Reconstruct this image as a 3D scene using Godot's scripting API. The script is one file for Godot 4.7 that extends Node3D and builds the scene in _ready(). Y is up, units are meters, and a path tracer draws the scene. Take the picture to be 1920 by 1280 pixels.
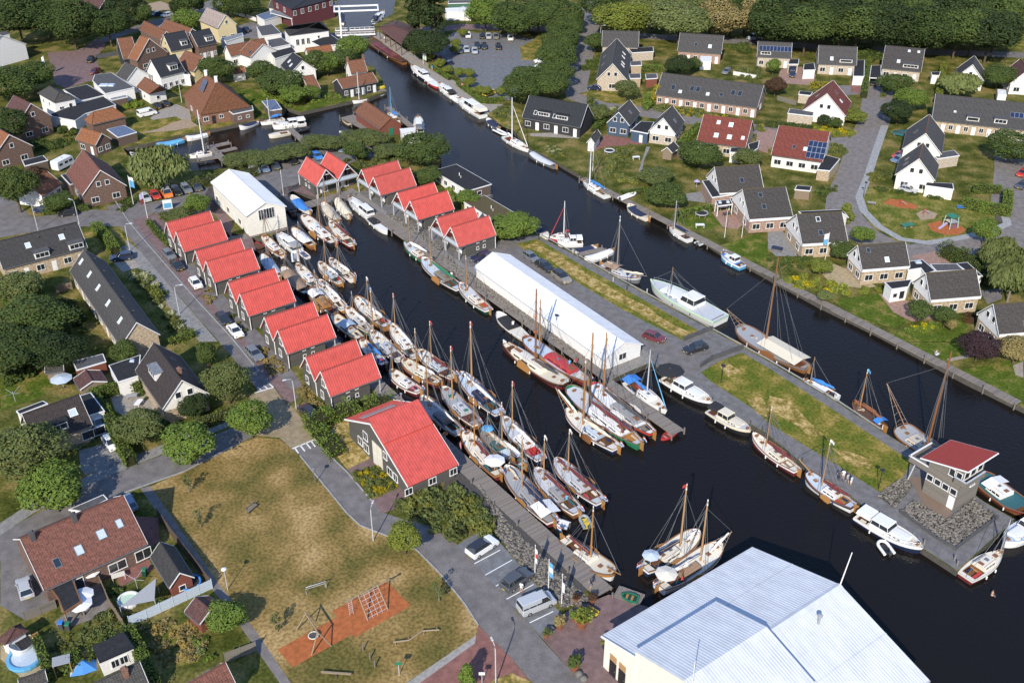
extends Node3D
# An old harbour town seen from the air: basin with sailing boats, red roofed cottages, canal, gardens and streets.

# -- mesh builder
class MB:
	var v:=PackedVector3Array()
	var n:=PackedVector3Array()
	var u:=PackedVector2Array()
	var c:=PackedColorArray()
	var ix:=PackedInt32Array()
	var col:=Color.WHITE
	func put(p:Vector3,nn:Vector3,uv:=Vector2.ZERO)->int:
		v.append(p);n.append(nn);u.append(uv);c.append(col)
		return v.size()-1
	func quad(a:Vector3,b:Vector3,d:Vector3,e:Vector3,uv=null):
		var nn:=(d-a).cross(e-b)
		if nn.length_squared()<1e-14:
			return
		nn=nn.normalized()
		var i:=v.size()
		if uv==null:
			uv=[Vector2.ZERO,Vector2.ZERO,Vector2.ZERO,Vector2.ZERO]
		put(a,nn,uv[0]);put(b,nn,uv[1]);put(d,nn,uv[2]);put(e,nn,uv[3])
		ix.append_array([i,i+2,i+1,i,i+3,i+2])
	func tri(a:Vector3,b:Vector3,d:Vector3):
		var nn:=(b-a).cross(d-a)
		if nn.length_squared()<1e-14:
			return
		nn=nn.normalized()
		var i:=v.size()
		put(a,nn);put(b,nn);put(d,nn)
		ix.append_array([i,i+2,i+1])
	func box(o:Vector3,s:Vector3,t:=Transform3D.IDENTITY):
		var h:=s*.5
		var q:=[]
		for k in 8:
			q.append(t*(o+Vector3(h.x if k & 1 else -h.x,h.y if k & 2 else -h.y,h.z if k & 4 else -h.z)))
		quad(q[4],q[5],q[7],q[6]);quad(q[1],q[0],q[2],q[3])
		quad(q[5],q[1],q[3],q[7]);quad(q[0],q[4],q[6],q[2])
		quad(q[6],q[7],q[3],q[2]);quad(q[0],q[1],q[5],q[4])
	func taper(o:Vector3,s:Vector3,tx:float,tz:float,shift:=.0):
		var h:=s*.5
		var q:=[]
		for k in 8:
			var top:=bool(k & 2)
			q.append(o+Vector3((h.x*(tx if top else 1.0))*(1 if k & 1 else -1)+(shift if top else .0),h.y if top else -h.y,(h.z*(tz if top else 1.0))*(1 if k & 4 else -1)))
		quad(q[4],q[5],q[7],q[6]);quad(q[1],q[0],q[2],q[3])
		quad(q[5],q[1],q[3],q[7]);quad(q[0],q[4],q[6],q[2])
		quad(q[6],q[7],q[3],q[2])
	func prism(poly:PackedVector2Array,y0:float,y1:float,side:=true,top:=true):
		var q:=poly
		if Geometry2D.is_polygon_clockwise(q):
			q=q.duplicate();q.reverse()
		var k:=q.size()
		if side:
			for i in k:
				var a:=q[i]
				var b:=q[(i+1)%k]
				quad(Vector3(b.x,y0,b.y),Vector3(a.x,y0,a.y),Vector3(a.x,y1,a.y),Vector3(b.x,y1,b.y))
		if top:
			var t:=Geometry2D.triangulate_polygon(q)
			var i0:=v.size()
			for p in q:
				put(Vector3(p.x,y1,p.y),Vector3.UP,p)
			for j in range(0,t.size(),3):
				var a:=q[t[j]];var b:=q[t[j+1]];var d:=q[t[j+2]]
				if (b-a).cross(d-a)>0:
					ix.append_array([i0+t[j],i0+t[j+1],i0+t[j+2]])
				else:
					ix.append_array([i0+t[j],i0+t[j+2],i0+t[j+1]])
	func tube(pts:Array,r0:float,r1:=-1.0,seg:=6):
		if r1<0:
			r1=r0
		var rings:=[]
		for i in pts.size():
			var dir:Vector3=(pts[mini(i+1,pts.size()-1)]-pts[maxi(i-1,0)]).normalized()
			var s:=dir.cross(Vector3.UP if absf(dir.y)<.9 else Vector3.RIGHT).normalized()
			var w:=s.cross(dir)
			var r:=lerpf(r0,r1,float(i)/maxf(1.0,pts.size()-1))
			var ring:=[]
			for k in seg:
				var a:=TAU*k/seg
				ring.append([pts[i]+(s*cos(a)+w*sin(a))*r,s*cos(a)+w*sin(a)])
			rings.append(ring)
		for i in rings.size()-1:
			for k in seg:
				var j:=(k+1)%seg
				var b:=v.size()
				put(rings[i][k][0],rings[i][k][1]);put(rings[i][j][0],rings[i][j][1])
				put(rings[i+1][j][0],rings[i+1][j][1]);put(rings[i+1][k][0],rings[i+1][k][1])
				ix.append_array([b,b+1,b+2,b,b+2,b+3])
		for e in [0,rings.size()-1]:
			for k in range(1,seg-1):
				if e==0:
					tri(rings[e][0][0],rings[e][k][0],rings[e][k+1][0])
				else:
					tri(rings[e][0][0],rings[e][k+1][0],rings[e][k][0])
	func lathe(prof:Array,seg:=10,at:=Vector3.ZERO):
		for i in prof.size()-1:
			for k in seg:
				var a:=TAU*k/seg
				var b:=TAU*(k+1)/seg
				var p0:Vector2=prof[i]
				var p1:Vector2=prof[i+1]
				quad(at+Vector3(cos(b)*p0.x,p0.y,sin(b)*p0.x),at+Vector3(cos(a)*p0.x,p0.y,sin(a)*p0.x),at+Vector3(cos(a)*p1.x,p1.y,sin(a)*p1.x),at+Vector3(cos(b)*p1.x,p1.y,sin(b)*p1.x))
	func done()->ArrayMesh:
		var m:=ArrayMesh.new()
		if v.is_empty():
			return m
		var a:=[]
		a.resize(Mesh.ARRAY_MAX)
		a[Mesh.ARRAY_VERTEX]=v;a[Mesh.ARRAY_NORMAL]=n;a[Mesh.ARRAY_TEX_UV]=u;a[Mesh.ARRAY_COLOR]=c;a[Mesh.ARRAY_INDEX]=ix
		m.add_surface_from_arrays(Mesh.PRIMITIVE_TRIANGLES,a)
		return m

# -- naming and parenting
var used:={}
var cache:={}
var rng:=RandomNumberGenerator.new()

func V3(x:float,y:float,z:float)->Vector3:
	return Vector3(x,y,z)

func numbered(called:String)->String:
	var k:int=used.get(called,-1)+1
	used[called]=k
	return called if k==0 else "%s_%03d"%[called,k]

func thing(called:String,label:String,category:String,at:=Vector3.ZERO,turn:=.0,group:="")->Node3D:
	var o:=Node3D.new()
	o.name=numbered(called)
	add_child(o)
	o.position=at
	o.rotation.y=turn
	metas(o,label,category,group)
	return o

# the everyday word for a thing: given, or the last word of its name
func cat(d:Dictionary,called:String)->String:
	called=d.get("n",called)
	return d.get("c",called.get_slice("_",called.get_slice_count("_")-1))

func metas(o:Node,label:String,category:String,group:=""):
	o.set_meta("label",label)
	o.set_meta("category",category)
	if group:
		o.set_meta("group",group)

func part(parent:Node3D,called:String,m,material:Material,at:=Vector3.ZERO,turn:=Vector3.ZERO)->MeshInstance3D:
	var o:=MeshInstance3D.new()
	o.name=called
	o.mesh=m.done() if m is MB else m
	o.material_override=material
	o.position=at
	o.rotation=turn
	parent.add_child(o,true)
	return o

func setting(called:String,m,material:Material)->MeshInstance3D:
	var o:=MeshInstance3D.new()
	o.name=numbered(called)
	o.mesh=m.done() if m is MB else m
	o.material_override=material
	o.set_meta("kind","structure")
	add_child(o)
	return o

func block(parent:Node3D,called:String,material:Material,at:Vector3,size:Vector3,t:=Transform3D.IDENTITY):
	var q:=MB.new()
	q.box(at,size,t)
	part(parent,called,q,material)

func rod(parent:Node3D,called:String,material:Material,pts:Array,r0:float,r1:=-1.0,seg:=6):
	var q:=MB.new()
	q.tube(pts,r0,r1,seg)
	part(parent,called,q,material)

# -- materials
var mats:={}
var tex:={}

func noise_tex(key:String,freq:float,lo:Color,hi:Color,size:=256,octaves:=4,mid=null,where:=.5)->NoiseTexture2D:
	if not tex.has(key):
		var t:=NoiseTexture2D.new()
		var f:=FastNoiseLite.new()
		f.seed=hash(key)%1000
		f.frequency=freq
		f.fractal_octaves=octaves
		t.noise=f
		t.width=size;t.height=size
		t.seamless=true
		var g:=Gradient.new()
		g.set_color(0,lo);g.set_color(1,hi)
		if mid!=null:
			g.set_offset(0,.2);g.set_offset(1,.8)
			g.add_point(where,mid)
		t.color_ramp=g
		tex[key]=t
	return tex[key]

func grey(k:float)->Color:
	return Color(k,k,k)

func lin(r:float,g:float,b:float)->Color:
	return Color(r,g,b).linear_to_srgb()

const PAINT:={
	white=[.80,.80,.78],cream=[.72,.65,.50],ivory=[.72,.68,.58],mahogany=[.15,.07,.035],wood=[.24,.105,.04],oak=[.40,.20,.065],pale=[.43,.26,.12],teak=[.34,.23,.15],
	tan=[.56,.49,.38],maroon=[.15,.03,.035],navy=[.018,.028,.07],black=[.022,.022,.024],green=[.025,.19,.10],bottle=[.012,.06,.04],grey=[.33,.34,.35],
	dark=[.07,.072,.075],blue=[.045,.22,.60],red=[.48,.045,.045],sky=[.50,.58,.66],steel=[.52,.54,.56],mint=[.50,.66,.50],yellow=[.72,.55,.05],
	orange=[.65,.18,.03],brown=[.10,.05,.028],teal=[.03,.12,.13],silver=[.42,.44,.46],lead=[.16,.17,.18],rust=[.25,.09,.04],skin=[.52,.31,.21],
	lilac=[.40,.36,.55],pink=[.60,.2,.25],taupe=[.24,.22,.19],azure=[.12,.38,.62],denim=[.13,.19,.29],
}

func paint(key:String,rough:=.45)->StandardMaterial3D:
	var id:="paint %s %s"%[key,rough]
	if not mats.has(id):
		var m:=StandardMaterial3D.new()
		var c:Array=PAINT[key]
		m.albedo_color=lin(c[0],c[1],c[2])
		m.roughness=rough
		m.albedo_texture=noise_tex("film",.02,grey(.92),grey(1.0))
		m.uv1_triplanar=true
		m.uv1_scale=Vector3.ONE*.5
		mats[id]=m
	return mats[id]

func car_paint(key:String)->StandardMaterial3D:
	var id:="car "+key
	if not mats.has(id):
		var m:=StandardMaterial3D.new()
		var c:Array=PAINT[key]
		m.albedo_color=lin(c[0],c[1],c[2])
		m.roughness=.35
		m.clearcoat_enabled=true
		m.clearcoat=.8
		m.clearcoat_roughness=.06
		mats[id]=m
	return mats[id]

# a rough surface: a base colour, grain of a small scale and patches of a large one
func ground(key:String,c:Array,grain:float,patch:float)->StandardMaterial3D:
	if not mats.has(key):
		var m:=StandardMaterial3D.new()
		m.albedo_color=lin(c[0],c[1],c[2])
		m.roughness=.92
		m.metallic_specular=.3
		m.albedo_texture=noise_tex("grain",.06,grey(.80),grey(1.0),512,5)
		m.uv1_triplanar=true;m.uv1_world_triplanar=true
		m.uv1_scale=Vector3.ONE/(grain*9.0)
		m.detail_enabled=true
		m.detail_albedo=noise_tex("patches",.012,grey(.80),grey(1.0),512,5)
		m.detail_blend_mode=BaseMaterial3D.BLEND_MODE_MUL
		m.detail_uv_layer=BaseMaterial3D.DETAIL_UV_2
		m.uv2_triplanar=true;m.uv2_world_triplanar=true
		m.uv2_scale=Vector3.ONE/patch
		mats[key]=m
	return mats[key]

func wall(key:String,c:Array):
	var m:=StandardMaterial3D.new()
	m.albedo_color=lin(c[0],c[1],c[2])
	m.roughness=.85
	m.albedo_texture=noise_tex("plaster",.02,grey(.90),grey(1.0),512,6)
	m.uv1_triplanar=true;m.uv1_world_triplanar=true
	m.uv1_scale=Vector3.ONE/6.0
	mats[key]=m

func grass(key:String,a:Color,b:Color,d:Color,size:float,where:=.5)->StandardMaterial3D:
	if not mats.has(key):
		var m:=StandardMaterial3D.new()
		m.albedo_texture=noise_tex("turf "+key,.012,a,d,512,6,b,where)
		m.uv1_triplanar=true;m.uv1_world_triplanar=true
		m.uv1_scale=Vector3.ONE/size
		m.roughness=1.0
		m.metallic_specular=.1
		m.detail_enabled=true
		m.detail_albedo=noise_tex("blades",.07,grey(.74),grey(1.0),512,5,grey(.90),.5)
		m.detail_blend_mode=BaseMaterial3D.BLEND_MODE_MUL
		m.detail_uv_layer=BaseMaterial3D.DETAIL_UV_2
		m.uv2_triplanar=true;m.uv2_world_triplanar=true
		m.uv2_scale=Vector3.ONE/22.0
		mats[key]=m
	return mats[key]

# clay or concrete tiles: courses across the slope, each tile with its own tone
func tile_textures():
	var r:=RandomNumberGenerator.new()
	r.seed=5
	var n:=256
	var a:=Image.create(n,n,false,Image.FORMAT_RGB8)
	var h:=Image.create(n,n,false,Image.FORMAT_RGB8)
	var tones:=[]
	for i in 64:
		tones.append(r.randf_range(.82,1.0))
	for y in n:
		var course:=y/32
		var fy:=(y%32)/32.0
		for x in n:
			var xx:=x
			var t:float=tones[(course*8+xx/32)%64]
			var fx:=(xx%32)/32.0
			var roll:=.5+.5*sin(fx*TAU)
			var g:=t*(.96 if fy>.1 else .82)*(.93+.07*roll)
			a.set_pixel(x,y,Color(g,g,g))
			var e:=fy*.6+roll*.4
			h.set_pixel(x,y,Color(e,e,e))
	tex["tile_tone"]=ImageTexture.create_from_image(a)
	tex["tile_relief"]=ImageTexture.create_from_image(h)

func tiles(key:String,c:Array,moss:=.6)->StandardMaterial3D:
	if not mats.has(key):
		var m:=StandardMaterial3D.new()
		m.albedo_color=lin(c[0],c[1],c[2])
		m.albedo_texture=tex["tile_tone"]
		m.uv1_scale=Vector3.ONE/2.4
		m.roughness=.8
		m.heightmap_enabled=true
		m.heightmap_texture=tex["tile_relief"]
		m.heightmap_scale=4.0
		m.detail_enabled=true
		m.detail_albedo=noise_tex("lichen %s"%moss,.03,Color(moss,moss,moss*.95),grey(1.0),512,5)
		m.detail_blend_mode=BaseMaterial3D.BLEND_MODE_MUL
		m.detail_uv_layer=BaseMaterial3D.DETAIL_UV_2
		m.uv2_triplanar=true;m.uv2_world_triplanar=true
		m.uv2_scale=Vector3.ONE/5.0
		mats[key]=m
	return mats[key]

func boards(key:String,c:Array,rough:=.7)->StandardMaterial3D:
	if not mats.has(key):
		var m:=StandardMaterial3D.new()
		m.albedo_color=lin(c[0],c[1],c[2])
		m.vertex_color_use_as_albedo=true
		m.albedo_texture=noise_tex("woodgrain",.03,grey(.82),grey(1.0),256,5)
		m.uv1_triplanar=true
		m.uv1_scale=V3(.25,1.4,1.4)
		m.roughness=rough
		mats[key]=m
	return mats[key]

func brick(key:String,c:Array)->StandardMaterial3D:
	if not mats.has(key):
		if not tex.has("brick"):
			var r:=RandomNumberGenerator.new()
			r.seed=8
			var im:=Image.create(128,128,false,Image.FORMAT_RGB8)
			for row in 16:
				var sh:=8 if row%2 else 0
				for k in 8:
					var t:=r.randf_range(.68,1.0)
					for x in 16:
						for y in 8:
							var g:=t if x>0 and y>0 else .86
							im.set_pixel((k*16+x+sh)%128,row*8+y,Color(g,g,g))
			tex["brick"]=ImageTexture.create_from_image(im)
		var m:=StandardMaterial3D.new()
		m.albedo_color=lin(c[0],c[1],c[2])
		m.albedo_texture=tex["brick"]
		m.uv1_triplanar=true
		m.uv1_scale=Vector3.ONE/1.6
		m.roughness=.9
		mats[key]=m
	return mats[key]

func leaf(key:String,c:Array)->StandardMaterial3D:
	var id:="leaf "+key
	if not mats.has(id):
		var m:=StandardMaterial3D.new()
		m.albedo_color=lin(c[0],c[1],c[2])
		m.vertex_color_use_as_albedo=true
		m.roughness=.75
		m.metallic_specular=.25
		m.backlight_enabled=true
		m.backlight=Color(.35,.35,.25)
		mats[id]=m
	return mats[id]

const GREENS:={
	deep=[.052,.078,.022],oak=[.075,.108,.028],lime=[.17,.20,.035],fresh=[.13,.19,.035],olive=[.115,.14,.045],willow=[.15,.18,.06],dark=[.038,.058,.020],
	box=[.10,.15,.03],gold=[.30,.27,.03],bronze=[.085,.05,.03],purple=[.05,.03,.035],straw=[.27,.22,.09],
}

func green(key:String)->StandardMaterial3D:
	return leaf(key,GREENS[key])

var GLASS:StandardMaterial3D
var RUBBER:StandardMaterial3D
var CHROME:StandardMaterial3D

func make_materials():
	tile_textures()
	GLASS=StandardMaterial3D.new()
	GLASS.albedo_color=lin(.02,.025,.03)
	GLASS.roughness=.04
	GLASS.metallic_specular=.7
	RUBBER=StandardMaterial3D.new()
	RUBBER.albedo_color=lin(.02,.02,.02)
	RUBBER.roughness=.8
	CHROME=StandardMaterial3D.new()
	CHROME.albedo_color=lin(.6,.61,.63)
	CHROME.metallic=.8
	CHROME.roughness=.35
	tiles("r_grey",[.125,.117,.112],.62);tiles("r_dark",[.075,.072,.073],.7);tiles("r_brown",[.115,.10,.092],.6)
	tiles("r_red",[.30,.07,.045],.75);tiles("r_clay",[.46,.19,.095],.5);tiles("r_orange",[.56,.22,.09],.55);tiles("r_rust",[.37,.145,.10],.6)
	tiles("r_slate",[.036,.04,.052],.7);tiles("r_mixed",[.10,.075,.068],.45);tiles("r_pink",[.55,.44,.40],.8);tiles("r_maroon",[.19,.085,.075],.7)
	brick("w_brick",[.30,.16,.11]);brick("w_sand",[.56,.44,.30]);brick("w_brown",[.20,.125,.095]);brick("w_pale",[.62,.53,.42]);brick("w_rose",[.46,.31,.24])
	for k in [["w_white",.80,.79,.76],["w_cream",.80,.77,.68],["w_yellow",.66,.55,.32],["w_black",.03,.03,.033],["w_blue",.05,.085,.14],["w_green",.06,.15,.10],["w_wine",.12,.03,.035],["f_white",.76,.76,.75]]:
		wall(k[0],[k[1],k[2],k[3]])
	boards("w_grey",[.105,.10,.09]);boards("w_timber",[.26,.20,.14]);boards("w_shed",[.14,.10,.075]);boards("w_redwood",[.22,.07,.045]);boards("w_ash",[.22,.20,.17])
	ground("f_bitumen",[.045,.046,.05],1.1,6.0);ground("f_grey",[.14,.14,.145],1.1,6.0);ground("f_zinc",[.30,.33,.36],2.0,8.0);
	ground("f_moss",[.15,.12,.06],.9,3.0);ground("f_blue",[.18,.24,.36],2.0,7.0);ground("f_plum",[.13,.055,.05],1.5,5.0)

# -- windows and doors, shared by size
func frame_mesh(w:float,h:float,bars:int)->ArrayMesh:
	var key:="frame %.2f %.2f %d"%[w,h,bars]
	if not cache.has(key):
		var m:=MB.new()
		var t:=.09
		m.box(V3(0,h/2-t/2,0),V3(w,t,.1));m.box(V3(0,-h/2+t/2,.02),V3(w+.1,t,.16))
		m.box(V3(w/2-t/2,0,0),V3(t,h-2*t,.1));m.box(V3(-w/2+t/2,0,0),V3(t,h-2*t,.1))
		for k in bars:
			m.box(V3(-w/2+w*(k+1)/(bars+1),0,-.004),V3(.06,h-2*t,.09))
		cache[key]=m.done()
	return cache[key]

func pane_mesh(w:float,h:float)->ArrayMesh:
	var key:="pane %.2f %.2f"%[w,h]
	if not cache.has(key):
		var m:=MB.new()
		m.box(Vector3.ZERO,V3(w - .14,h - .14,.03))
		cache[key]=m.done()
	return cache[key]

# a window in a frame whose z axis points out of the wall
func window(parent:Node3D,t:Transform3D,w:float,h:float,bars:=1,called:="window",frame:="white",glass:Material=null):
	var f:=part(parent,called,frame_mesh(w,h,bars),paint(frame))
	f.transform=t
	part(f,"pane",pane_mesh(w,h),glass if glass else GLASS)

func slab(m:MB,a:Vector3,b:Vector3,d:Vector3,e:Vector3,thick:float,uv=null):
	var nn:=(d-a).cross(e-b).normalized()*thick
	m.quad(a,b,d,e,uv)
	m.quad(b-nn,a-nn,e-nn,d-nn)
	m.quad(a-nn,b-nn,b,a);m.quad(b-nn,d-nn,d,b);m.quad(d-nn,e-nn,e,d);m.quad(e-nn,a-nn,a,e)

# ribs of a profiled metal sheet along the slope a->e, b->d
func ribs(m:MB,a:Vector3,b:Vector3,d:Vector3,e:Vector3,step:float,wide:float,high:float):
	var count:=int(a.distance_to(b)/step)
	var nn:=(d-a).cross(e-b).normalized()
	var dir:=(b-a).normalized()
	for k in count:
		var f:=(k+.5)/count
		var p:=a.lerp(b,f)
		var q:=e.lerp(d,f)
		var s:=dir*wide*.5
		var s2:=dir*wide*.25
		var up:=nn*high
		m.quad(p-s,p-s2+up,q-s2+up,q-s);m.quad(p-s2+up,p+s2+up,q+s2+up,q-s2+up);m.quad(p+s2+up,p+s,q+s,q+s2+up)

# -- houses
# local axes: x along the ridge, z across it; d.L and d.W are the size of the roof, d.he and d.hr eave and ridge heights
func house(d:Dictionary)->Node3D:
	var o:=thing(d.get("n","house"),d.l,cat(d,"house"),V3(d.x,d.get("y",.0),d.z),d.r,d.get("g",""))
	var L:float=d.L;var W:float=d.W;var he:float=d.he;var hr:float=d.hr
	var wm:Material=mats[d.wm]
	var rm:Material=mats[d.rm]
	var ox:float=d.get("ox",.25)
	var oz:=.3
	var x:=L/2-ox
	var z:=W/2-oz
	var hip:float=d.get("hip",.0)
	var slope:=(hr-he)/(W/2)
	var hw:=he+slope*oz - .12
	var s:=sqrt(1+slope*slope)
	var top:=hr - .16
	var m:=MB.new()
	m.quad(V3(-x,0,z),V3(x,0,z),V3(x,hw,z),V3(-x,hw,z))
	m.quad(V3(x,0,-z),V3(-x,0,-z),V3(-x,hw,-z),V3(x,hw,-z))
	m.quad(V3(x,0,z),V3(x,0,-z),V3(x,hw,-z),V3(x,hw,z))
	m.quad(V3(-x,0,-z),V3(-x,0,z),V3(-x,hw,z),V3(-x,hw,-z))
	part(o,"wall",m,wm)
	if hip==.0:
		var gm:Material=mats[d.get("gm",d.wm)]
		for e in [1,-1]:
			m=MB.new()
			var a:=V3(x*e,hw+.002,z*e);var b:=V3(x*e,hw+.002,-z*e);var t:=V3(x*e,top,0)
			m.tri(a,b,t)
			if d.has("gm"):
				var lo:=V3(.02*e,2.5-hw,0)
				m.quad(a+lo,b+lo,b+V3(.02*e,0,0),a+V3(.02*e,0,0))
			m.tri(b-V3(e*.1,0,0),a-V3(e*.1,0,0),t-V3(e*.1,0,0))
			part(o,"gable",m,gm)
	var X:=L/2
	var Z:=W/2
	m=MB.new()
	if hip==.0:
		for e in [1,-1]:
			var a:=V3(-X*e,he,Z*e);var b:=V3(X*e,he,Z*e);var c:=V3(X*e,hr,0);var f:=V3(-X*e,hr,0)
			slab(m,a,b,c,f,.14,[Vector2(0,Z*s),Vector2(L,Z*s),Vector2(L,0),Vector2(0,0)])
			if d.has("rib"):
				ribs(m,a,b,c,f,d.rib,.1,.045)
	else:
		var xr:=X-hip
		var sl:=sqrt(hip*hip+pow(hr-he,2))
		for e in [1,-1]:
			m.quad(V3(-X*e,he,Z*e),V3(X*e,he,Z*e),V3(xr*e,hr,0),V3(-xr*e,hr,0),[Vector2(0,Z*s),Vector2(L,Z*s),Vector2(L-hip,0),Vector2(hip,0)])
			var i:=m.v.size()
			m.tri(V3(X*e,he,Z*e),V3(X*e,he,-Z*e),V3(xr*e,hr,0))
			m.u[i]=Vector2(0,sl);m.u[i+1]=Vector2(W,sl);m.u[i+2]=Vector2(W/2,0)
		m.quad(V3(X,he,Z),V3(-X,he,Z),V3(-X,he,-Z),V3(X,he,-Z))
	var roof:=part(o,"roof",m,rm)
	m=MB.new()
	var rx:=X-hip
	m.tube([V3(-rx,hr+.02,0),V3(rx,hr+.02,0)],.11,.11,6)
	if hip>0:
		for e in [1,-1]:
			for k in [1,-1]:
				m.tube([V3(rx*e,hr+.02,0),V3(X*e,he+.02,Z*k)],.1,.1,5)
	part(roof,"ridge",m,mats[d.get("cm",d.rm)])
	var trim:String=d.get("tr","white")
	if hip==.0:
		for e in [1,-1]:
			m=MB.new()
			for k in [1,-1]:
				var a:=V3(X*e,he - .1,Z*k);var t:=V3(X*e,hr - .1,0)
				var up:=V3(0,.2,0);var out:=V3(.05*e,0,0)
				m.quad(a+out,t+out,t+out+up,a+out+up);m.quad(a+up,a+out+up,t+out+up,t+up);m.quad(a,a+out,t+out,t)
			part(o,"bargeboard",m,paint(trim))
	for e in [1,-1]:
		block(o,"gutter",paint("white" if d.has("fascia") else d.get("gu","lead")),V3(0,he - .12,e*(Z+.05)),V3(L - .1,d.get("fascia",.12),.1))
	for w in d.get("w",[]):
		var t:=face_frame(w[0],w[1],w[2],x,z)
		if w.size()>6 and w[6]=="door":
			door(o,t,w[3],w[4],d.get("door","white"))
		else:
			window(o,t,w[3],w[4],w[5],"window",d.get("fr","white"))
	for k in d.get("auto",[]):
		var face:String=k[0]
		var span:float=(x if face in "fk" else z)*2
		var count:int=k[1]
		for i in count:
			var at:=-span/2+span*(i+.5)/count
			if k.size()>2 and k[2] and i%2==1:
				door(o,face_frame(face,at,1.05,x,z),.95,2.1,d.get("door","white"))
			else:
				window(o,face_frame(face,at,1.45,x,z),minf(1.7,span/count*.6),1.3,1)
	for k in d.get("up",[]):
		var count:int=k[1]
		for i in count:
			var at:=(i-(count-1)*.5)*1.9
			window(o,face_frame(k[0],at,hw+(hr-hw)*.33,x,z),1.0,1.2,0)
	for r in d.get("rw",[]):
		var t:=roof_frame(r[0],r[1],r[2],Z,he,hr)
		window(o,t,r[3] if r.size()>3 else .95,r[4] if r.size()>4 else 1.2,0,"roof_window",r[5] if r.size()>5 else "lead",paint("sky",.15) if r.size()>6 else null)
	for r in d.get("dm",[]):
		dormer(o,r,Z,he,hr,d)
	for r in d.get("ch",[]):
		m=MB.new()
		var zz:float=r[1]
		m.box(V3(r[0],hr-absf(zz)*slope+.25,zz),V3(.6,1.5,.6));m.box(V3(r[0],hr-absf(zz)*slope+1.03,zz),V3(.72,.1,.72));m.box(V3(r[0],hr-absf(zz)*slope+1.2,zz),V3(.3,.25,.3))
		part(o,"chimney",m,mats[d.get("chm","w_brick")])
	for r in d.get("vents",[]):
		m=MB.new()
		m.tube([V3(0,0,-.1),V3(0,0,.35)],.09,.09,6);m.box(V3(0,0,.38),V3(.26,.26,.06))
		var p:=part(o,"roof_vent",m,paint("dark"))
		p.transform=roof_frame(r[0],r[1],r[2],Z,he,hr)
	for r in d.get("sp",[]):
		for i in int(r[3]):
			for j in int(r[4]):
				var up:float=r[2]+j*1.68/(Z*s)
				var t:=roof_frame(r[0],r[1]+i*1.05,up,Z,he,hr)
				if not cache.has("solar"):
					var q:=MB.new()
					q.box(V3(0,0,.08),V3(.98,1.6,.04))
					cache["solar"]=q.done()
					q=MB.new()
					for k in [-1,1]:
						q.box(V3(0,.815*k,.085),V3(1.03,.04,.05));q.box(V3(.505*k,0,.085),V3(.03,1.6,.05))
					cache["solar_rim"]=q.done()
				var p:=part(o,"solar_panel",cache["solar"],solar())
				p.transform=t
				part(p,"rim",cache["solar_rim"],paint("silver"))
	return o

func solar()->StandardMaterial3D:
	if not mats.has("solar"):
		var m:=StandardMaterial3D.new()
		m.albedo_color=lin(.018,.03,.075)
		m.roughness=.12
		mats["solar"]=m
	return mats["solar"]

func face_frame(face:String,at:float,y:float,x:float,z:float)->Transform3D:
	match face:
		"f": return Transform3D(Basis.IDENTITY,V3(at,y,z+.03))
		"k": return Transform3D(Basis(Vector3.UP,PI),V3(at,y,-z - .03))
		"b": return Transform3D(Basis(Vector3.UP,PI/2),V3(x+.03,y,at))
		_: return Transform3D(Basis(Vector3.UP,-PI/2),V3(-x - .03,y,at))

# a frame lying on the roof: its y axis up the slope, its z axis out of the tiles
func roof_frame(side:float,along:float,up:float,Z:float,he:float,hr:float)->Transform3D:
	var up_dir:=V3(0,hr-he,-Z*side).normalized()
	var out:=V3(0,Z,(hr-he)*side).normalized()
	var p:=V3(along,lerpf(he,hr,up),Z*side*(1-up))+out*.05
	return Transform3D(Basis(up_dir.cross(out),up_dir,out),p)

func door(o:Node3D,t:Transform3D,w:float,h:float,key:String):
	var id:="door %.2f %.2f"%[w,h]
	if not cache.has(id):
		var m:=MB.new()
		m.box(Vector3.ZERO,V3(w,h,.08));m.box(V3(0,h*.2,.05),V3(w*.6,h*.35,.03));m.box(V3(0,-h*.25,.05),V3(w*.6,h*.3,.03))
		cache[id]=m.done()
	var p:=part(o,"door",cache[id],paint(key))
	p.transform=t
	if not cache.has("knob"):
		var k:=MB.new()
		k.box(Vector3.ZERO,V3(.12,.04,.06))
		cache["knob"]=k.done()
	part(p,"handle",cache["knob"],CHROME,V3(w*.38,-.05,.08))

# a box dormer: [side, along, up the slope of its sill, width, height, bars]
func dormer(o:Node3D,r:Array,Z:float,he:float,hr:float,d:Dictionary):
	var y:float=lerpf(he,hr,r[2])
	var z0:float=Z*(1-r[2])
	var w:float=r[3]
	var h:float=r[4]
	var back:float=Z*(1-minf(.97,r[2]+h/(hr-he)))
	var side:float=r[0]
	var at:float=r[1]
	var m:=MB.new()
	var t:=Transform3D(Basis(Vector3.UP,.0 if side>0 else PI),V3(at,0,0))
	var q:=[V3(-w/2,y - .25,z0+.05),V3(w/2,y - .25,z0+.05),V3(w/2,y+h,z0+.05),V3(-w/2,y+h,z0+.05),V3(w/2,y+h,back - .2),V3(-w/2,y+h,back - .2)]
	for i in q.size():
		q[i]=t*q[i]
	m.quad(q[0],q[1],q[2],q[3]);m.tri(q[1],q[4],q[2]);m.tri(q[5],q[0],q[3])
	var p:=part(o,"dormer",m,mats[d.get("dwm","w_white")])
	block(p,"dormer_roof",mats[d.get("drm","f_grey")],V3(0,y+h+.06,(z0+back)/2),V3(w+.3,.14,z0-back+.5),t)
	window(p,t*Transform3D(Basis.IDENTITY,V3(0,y+h*.48,z0+.09)),w - .2,h*.8,int(r[5]),"window")

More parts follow.
